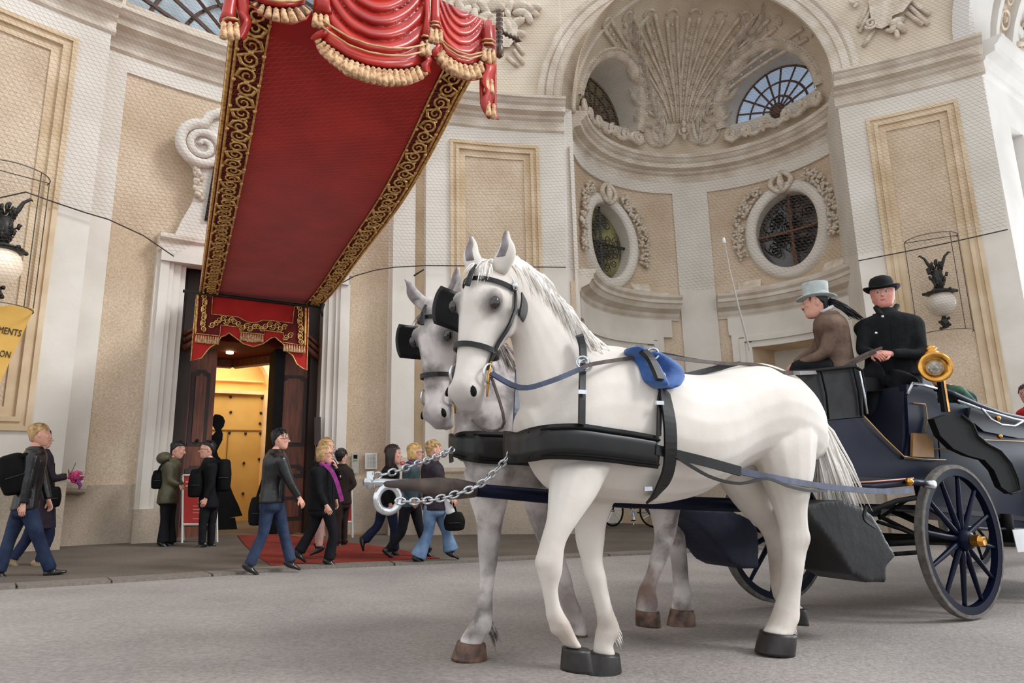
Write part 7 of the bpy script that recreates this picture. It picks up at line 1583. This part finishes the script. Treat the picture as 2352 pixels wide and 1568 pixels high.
for s_ in (-1, 1): MB().ball(d1[1](.36, -.0, .079 * s_), (.008, .026, .036), 8, 6, (S_, fd_, U)).build('white_sideburn', GREYH, d1[0], smooth=True)
d2 = person('younger coachman with ponytail in brown jacket and grey top hat leaning forward', (1900, 1000), (1872, 676, 726), -95, (1902, 722), (1930, 862),
  [((1905, 850), (1836, 846), (1822, 940), (1800, 955), .1), ((1905, 850), (1850, 850), (1840, 950), (1820, 960), -.1)], [((1922, 748), (1890, 812), (1836, 836), .14, .18, .12), ((1910, 748), (1868, 806), (1826, 836), -.14, -.12, -.05)], 'back', BLKH, 'tweed_jacket', BRWN, BLKC, female=False, pl=PD2, bulk=1.22, hem=.02, headh=.235, legr=1.3)
c, U, fd_, S_, q_ = hatbase(d2, .66); o = thing('top_hat', 'light grey top hat with darker band on the ponytailed coachman', 'hat'); GF = mat('grey_felt', (176, 184, 182), .7, c2=(156, 164, 162), scale=20, sheen=.3); k = .108 * q_
lathe_e([(k * .2, 0), (k * 1.5, 0), (k * 1.54, .006), (k * 1.5, .012), (k * 1.0, .012), (k * .95, .07), (k * 1.0, .145), (k * .97, .152), (k * .1, .152)], c, U, fd_, S_, .86, GF, 'hat_felt', o, .08)
lathe_e([(k * 1.01, .012), (k * 1.015, .015), (k * 1.0, .035), (k * .98, .036)], c, U, fd_, S_, .86, mat('dark_hat_band', (60, 64, 66), .6), 'hat_band', o)
hairs('ponytail', d2[0], BLKH, [d2[1](.55, -.09, 0), d2[1](.5, -.1, 0)], 130, .30, lambda t, r: (-fd_ * (.8 + r.gauss(0, .03)) - U * .18, -U * .45 + Vector((r.gauss(0, .05), r.gauss(0, .04), 0))), .005, 12, .01)
MB().tube([PD2(1876, 714, .0), PD2(1890, 716, .06), PD2(1912, 704, .03), PD2(1912, 706, -.06)], .018, 8, closed=True).build('shirt_collar', WSHIRT, d2[0], smooth=True)
MB().tube([d2[1](.30, .102, .02), d2[1](.31, .106, 0), d2[1](.30, .102, -.02)], .006, 5).build('moustache', BLKH, d2[0])
# reins in the hands
hp_ = PD1(2012, 808, .34)
strap('rein', [PA(1800, 856, .2), PA(1850, 856, .15), PD1(1900, 852, .5), PD1(1950, 838, .42), hp_], .026, LEABR, rn, kn, .005)
strap('rein', [PD1(1935, 842, .44), PD1(1960, 826, .42), PD1(1990, 812, .38), PD1(2026, 798, .34)], .02, LEABR, rn, kn, .005)
strap('rein_loop', [PD1(1940, 845, .42), PD1(1934, 866, .42), PD1(1910, 884, .42), PD1(1880, 884, .42), PD1(1855, 872, .42)], .024, LEABR, rn, kn, .004)
# --- passengers
PP = Plane(wg0 - kn * .6, kn)
pp1 = person('passenger in green striped jacket slumped on the carriage seat behind the lamp', (2200, 1100), (2156, 838, 884), -60, (2178, 890), (2225, 985),
  [((2230, 985), (2190, 985), (2190, 1050), (2180, 1060), .1), ((2240, 985), (2200, 985), (2200, 1050), (2190, 1060), -.1)], [((2200, 902), (2228, 922), (2200, 945), .16, .2, .2), ((2180, 905), (2180, 940), (2180, 950), -.14, -.1, 0)], 'short', BRNH, 'striped_jacket', GRNT, DARKT, pl=PP, bulk=1.1, headh=.21)
PP2 = Plane(wg0 - kn * .8, kn)
pp2 = person('passenger in red top seen in profile at the right picture edge', (2400, 1100), (2362, 880, 925), -85, (2372, 932), (2400, 1010),
  [((2400, 1010), (2350, 1010), (2350, 1080), (2340, 1090), .1), ((2400, 1010), (2360, 1010), (2360, 1080), (2350, 1090), -.1)], [((2376, 950), (2366, 985), (2340, 990), .16, .2, .2), ((2370, 950), (2360, 985), (2335, 990), -.14, -.1, 0)], 'short', BRNH, 'red_top', REDT, DARKT, pl=PP2, bulk=1.1, headh=.21, skin=SKN2)
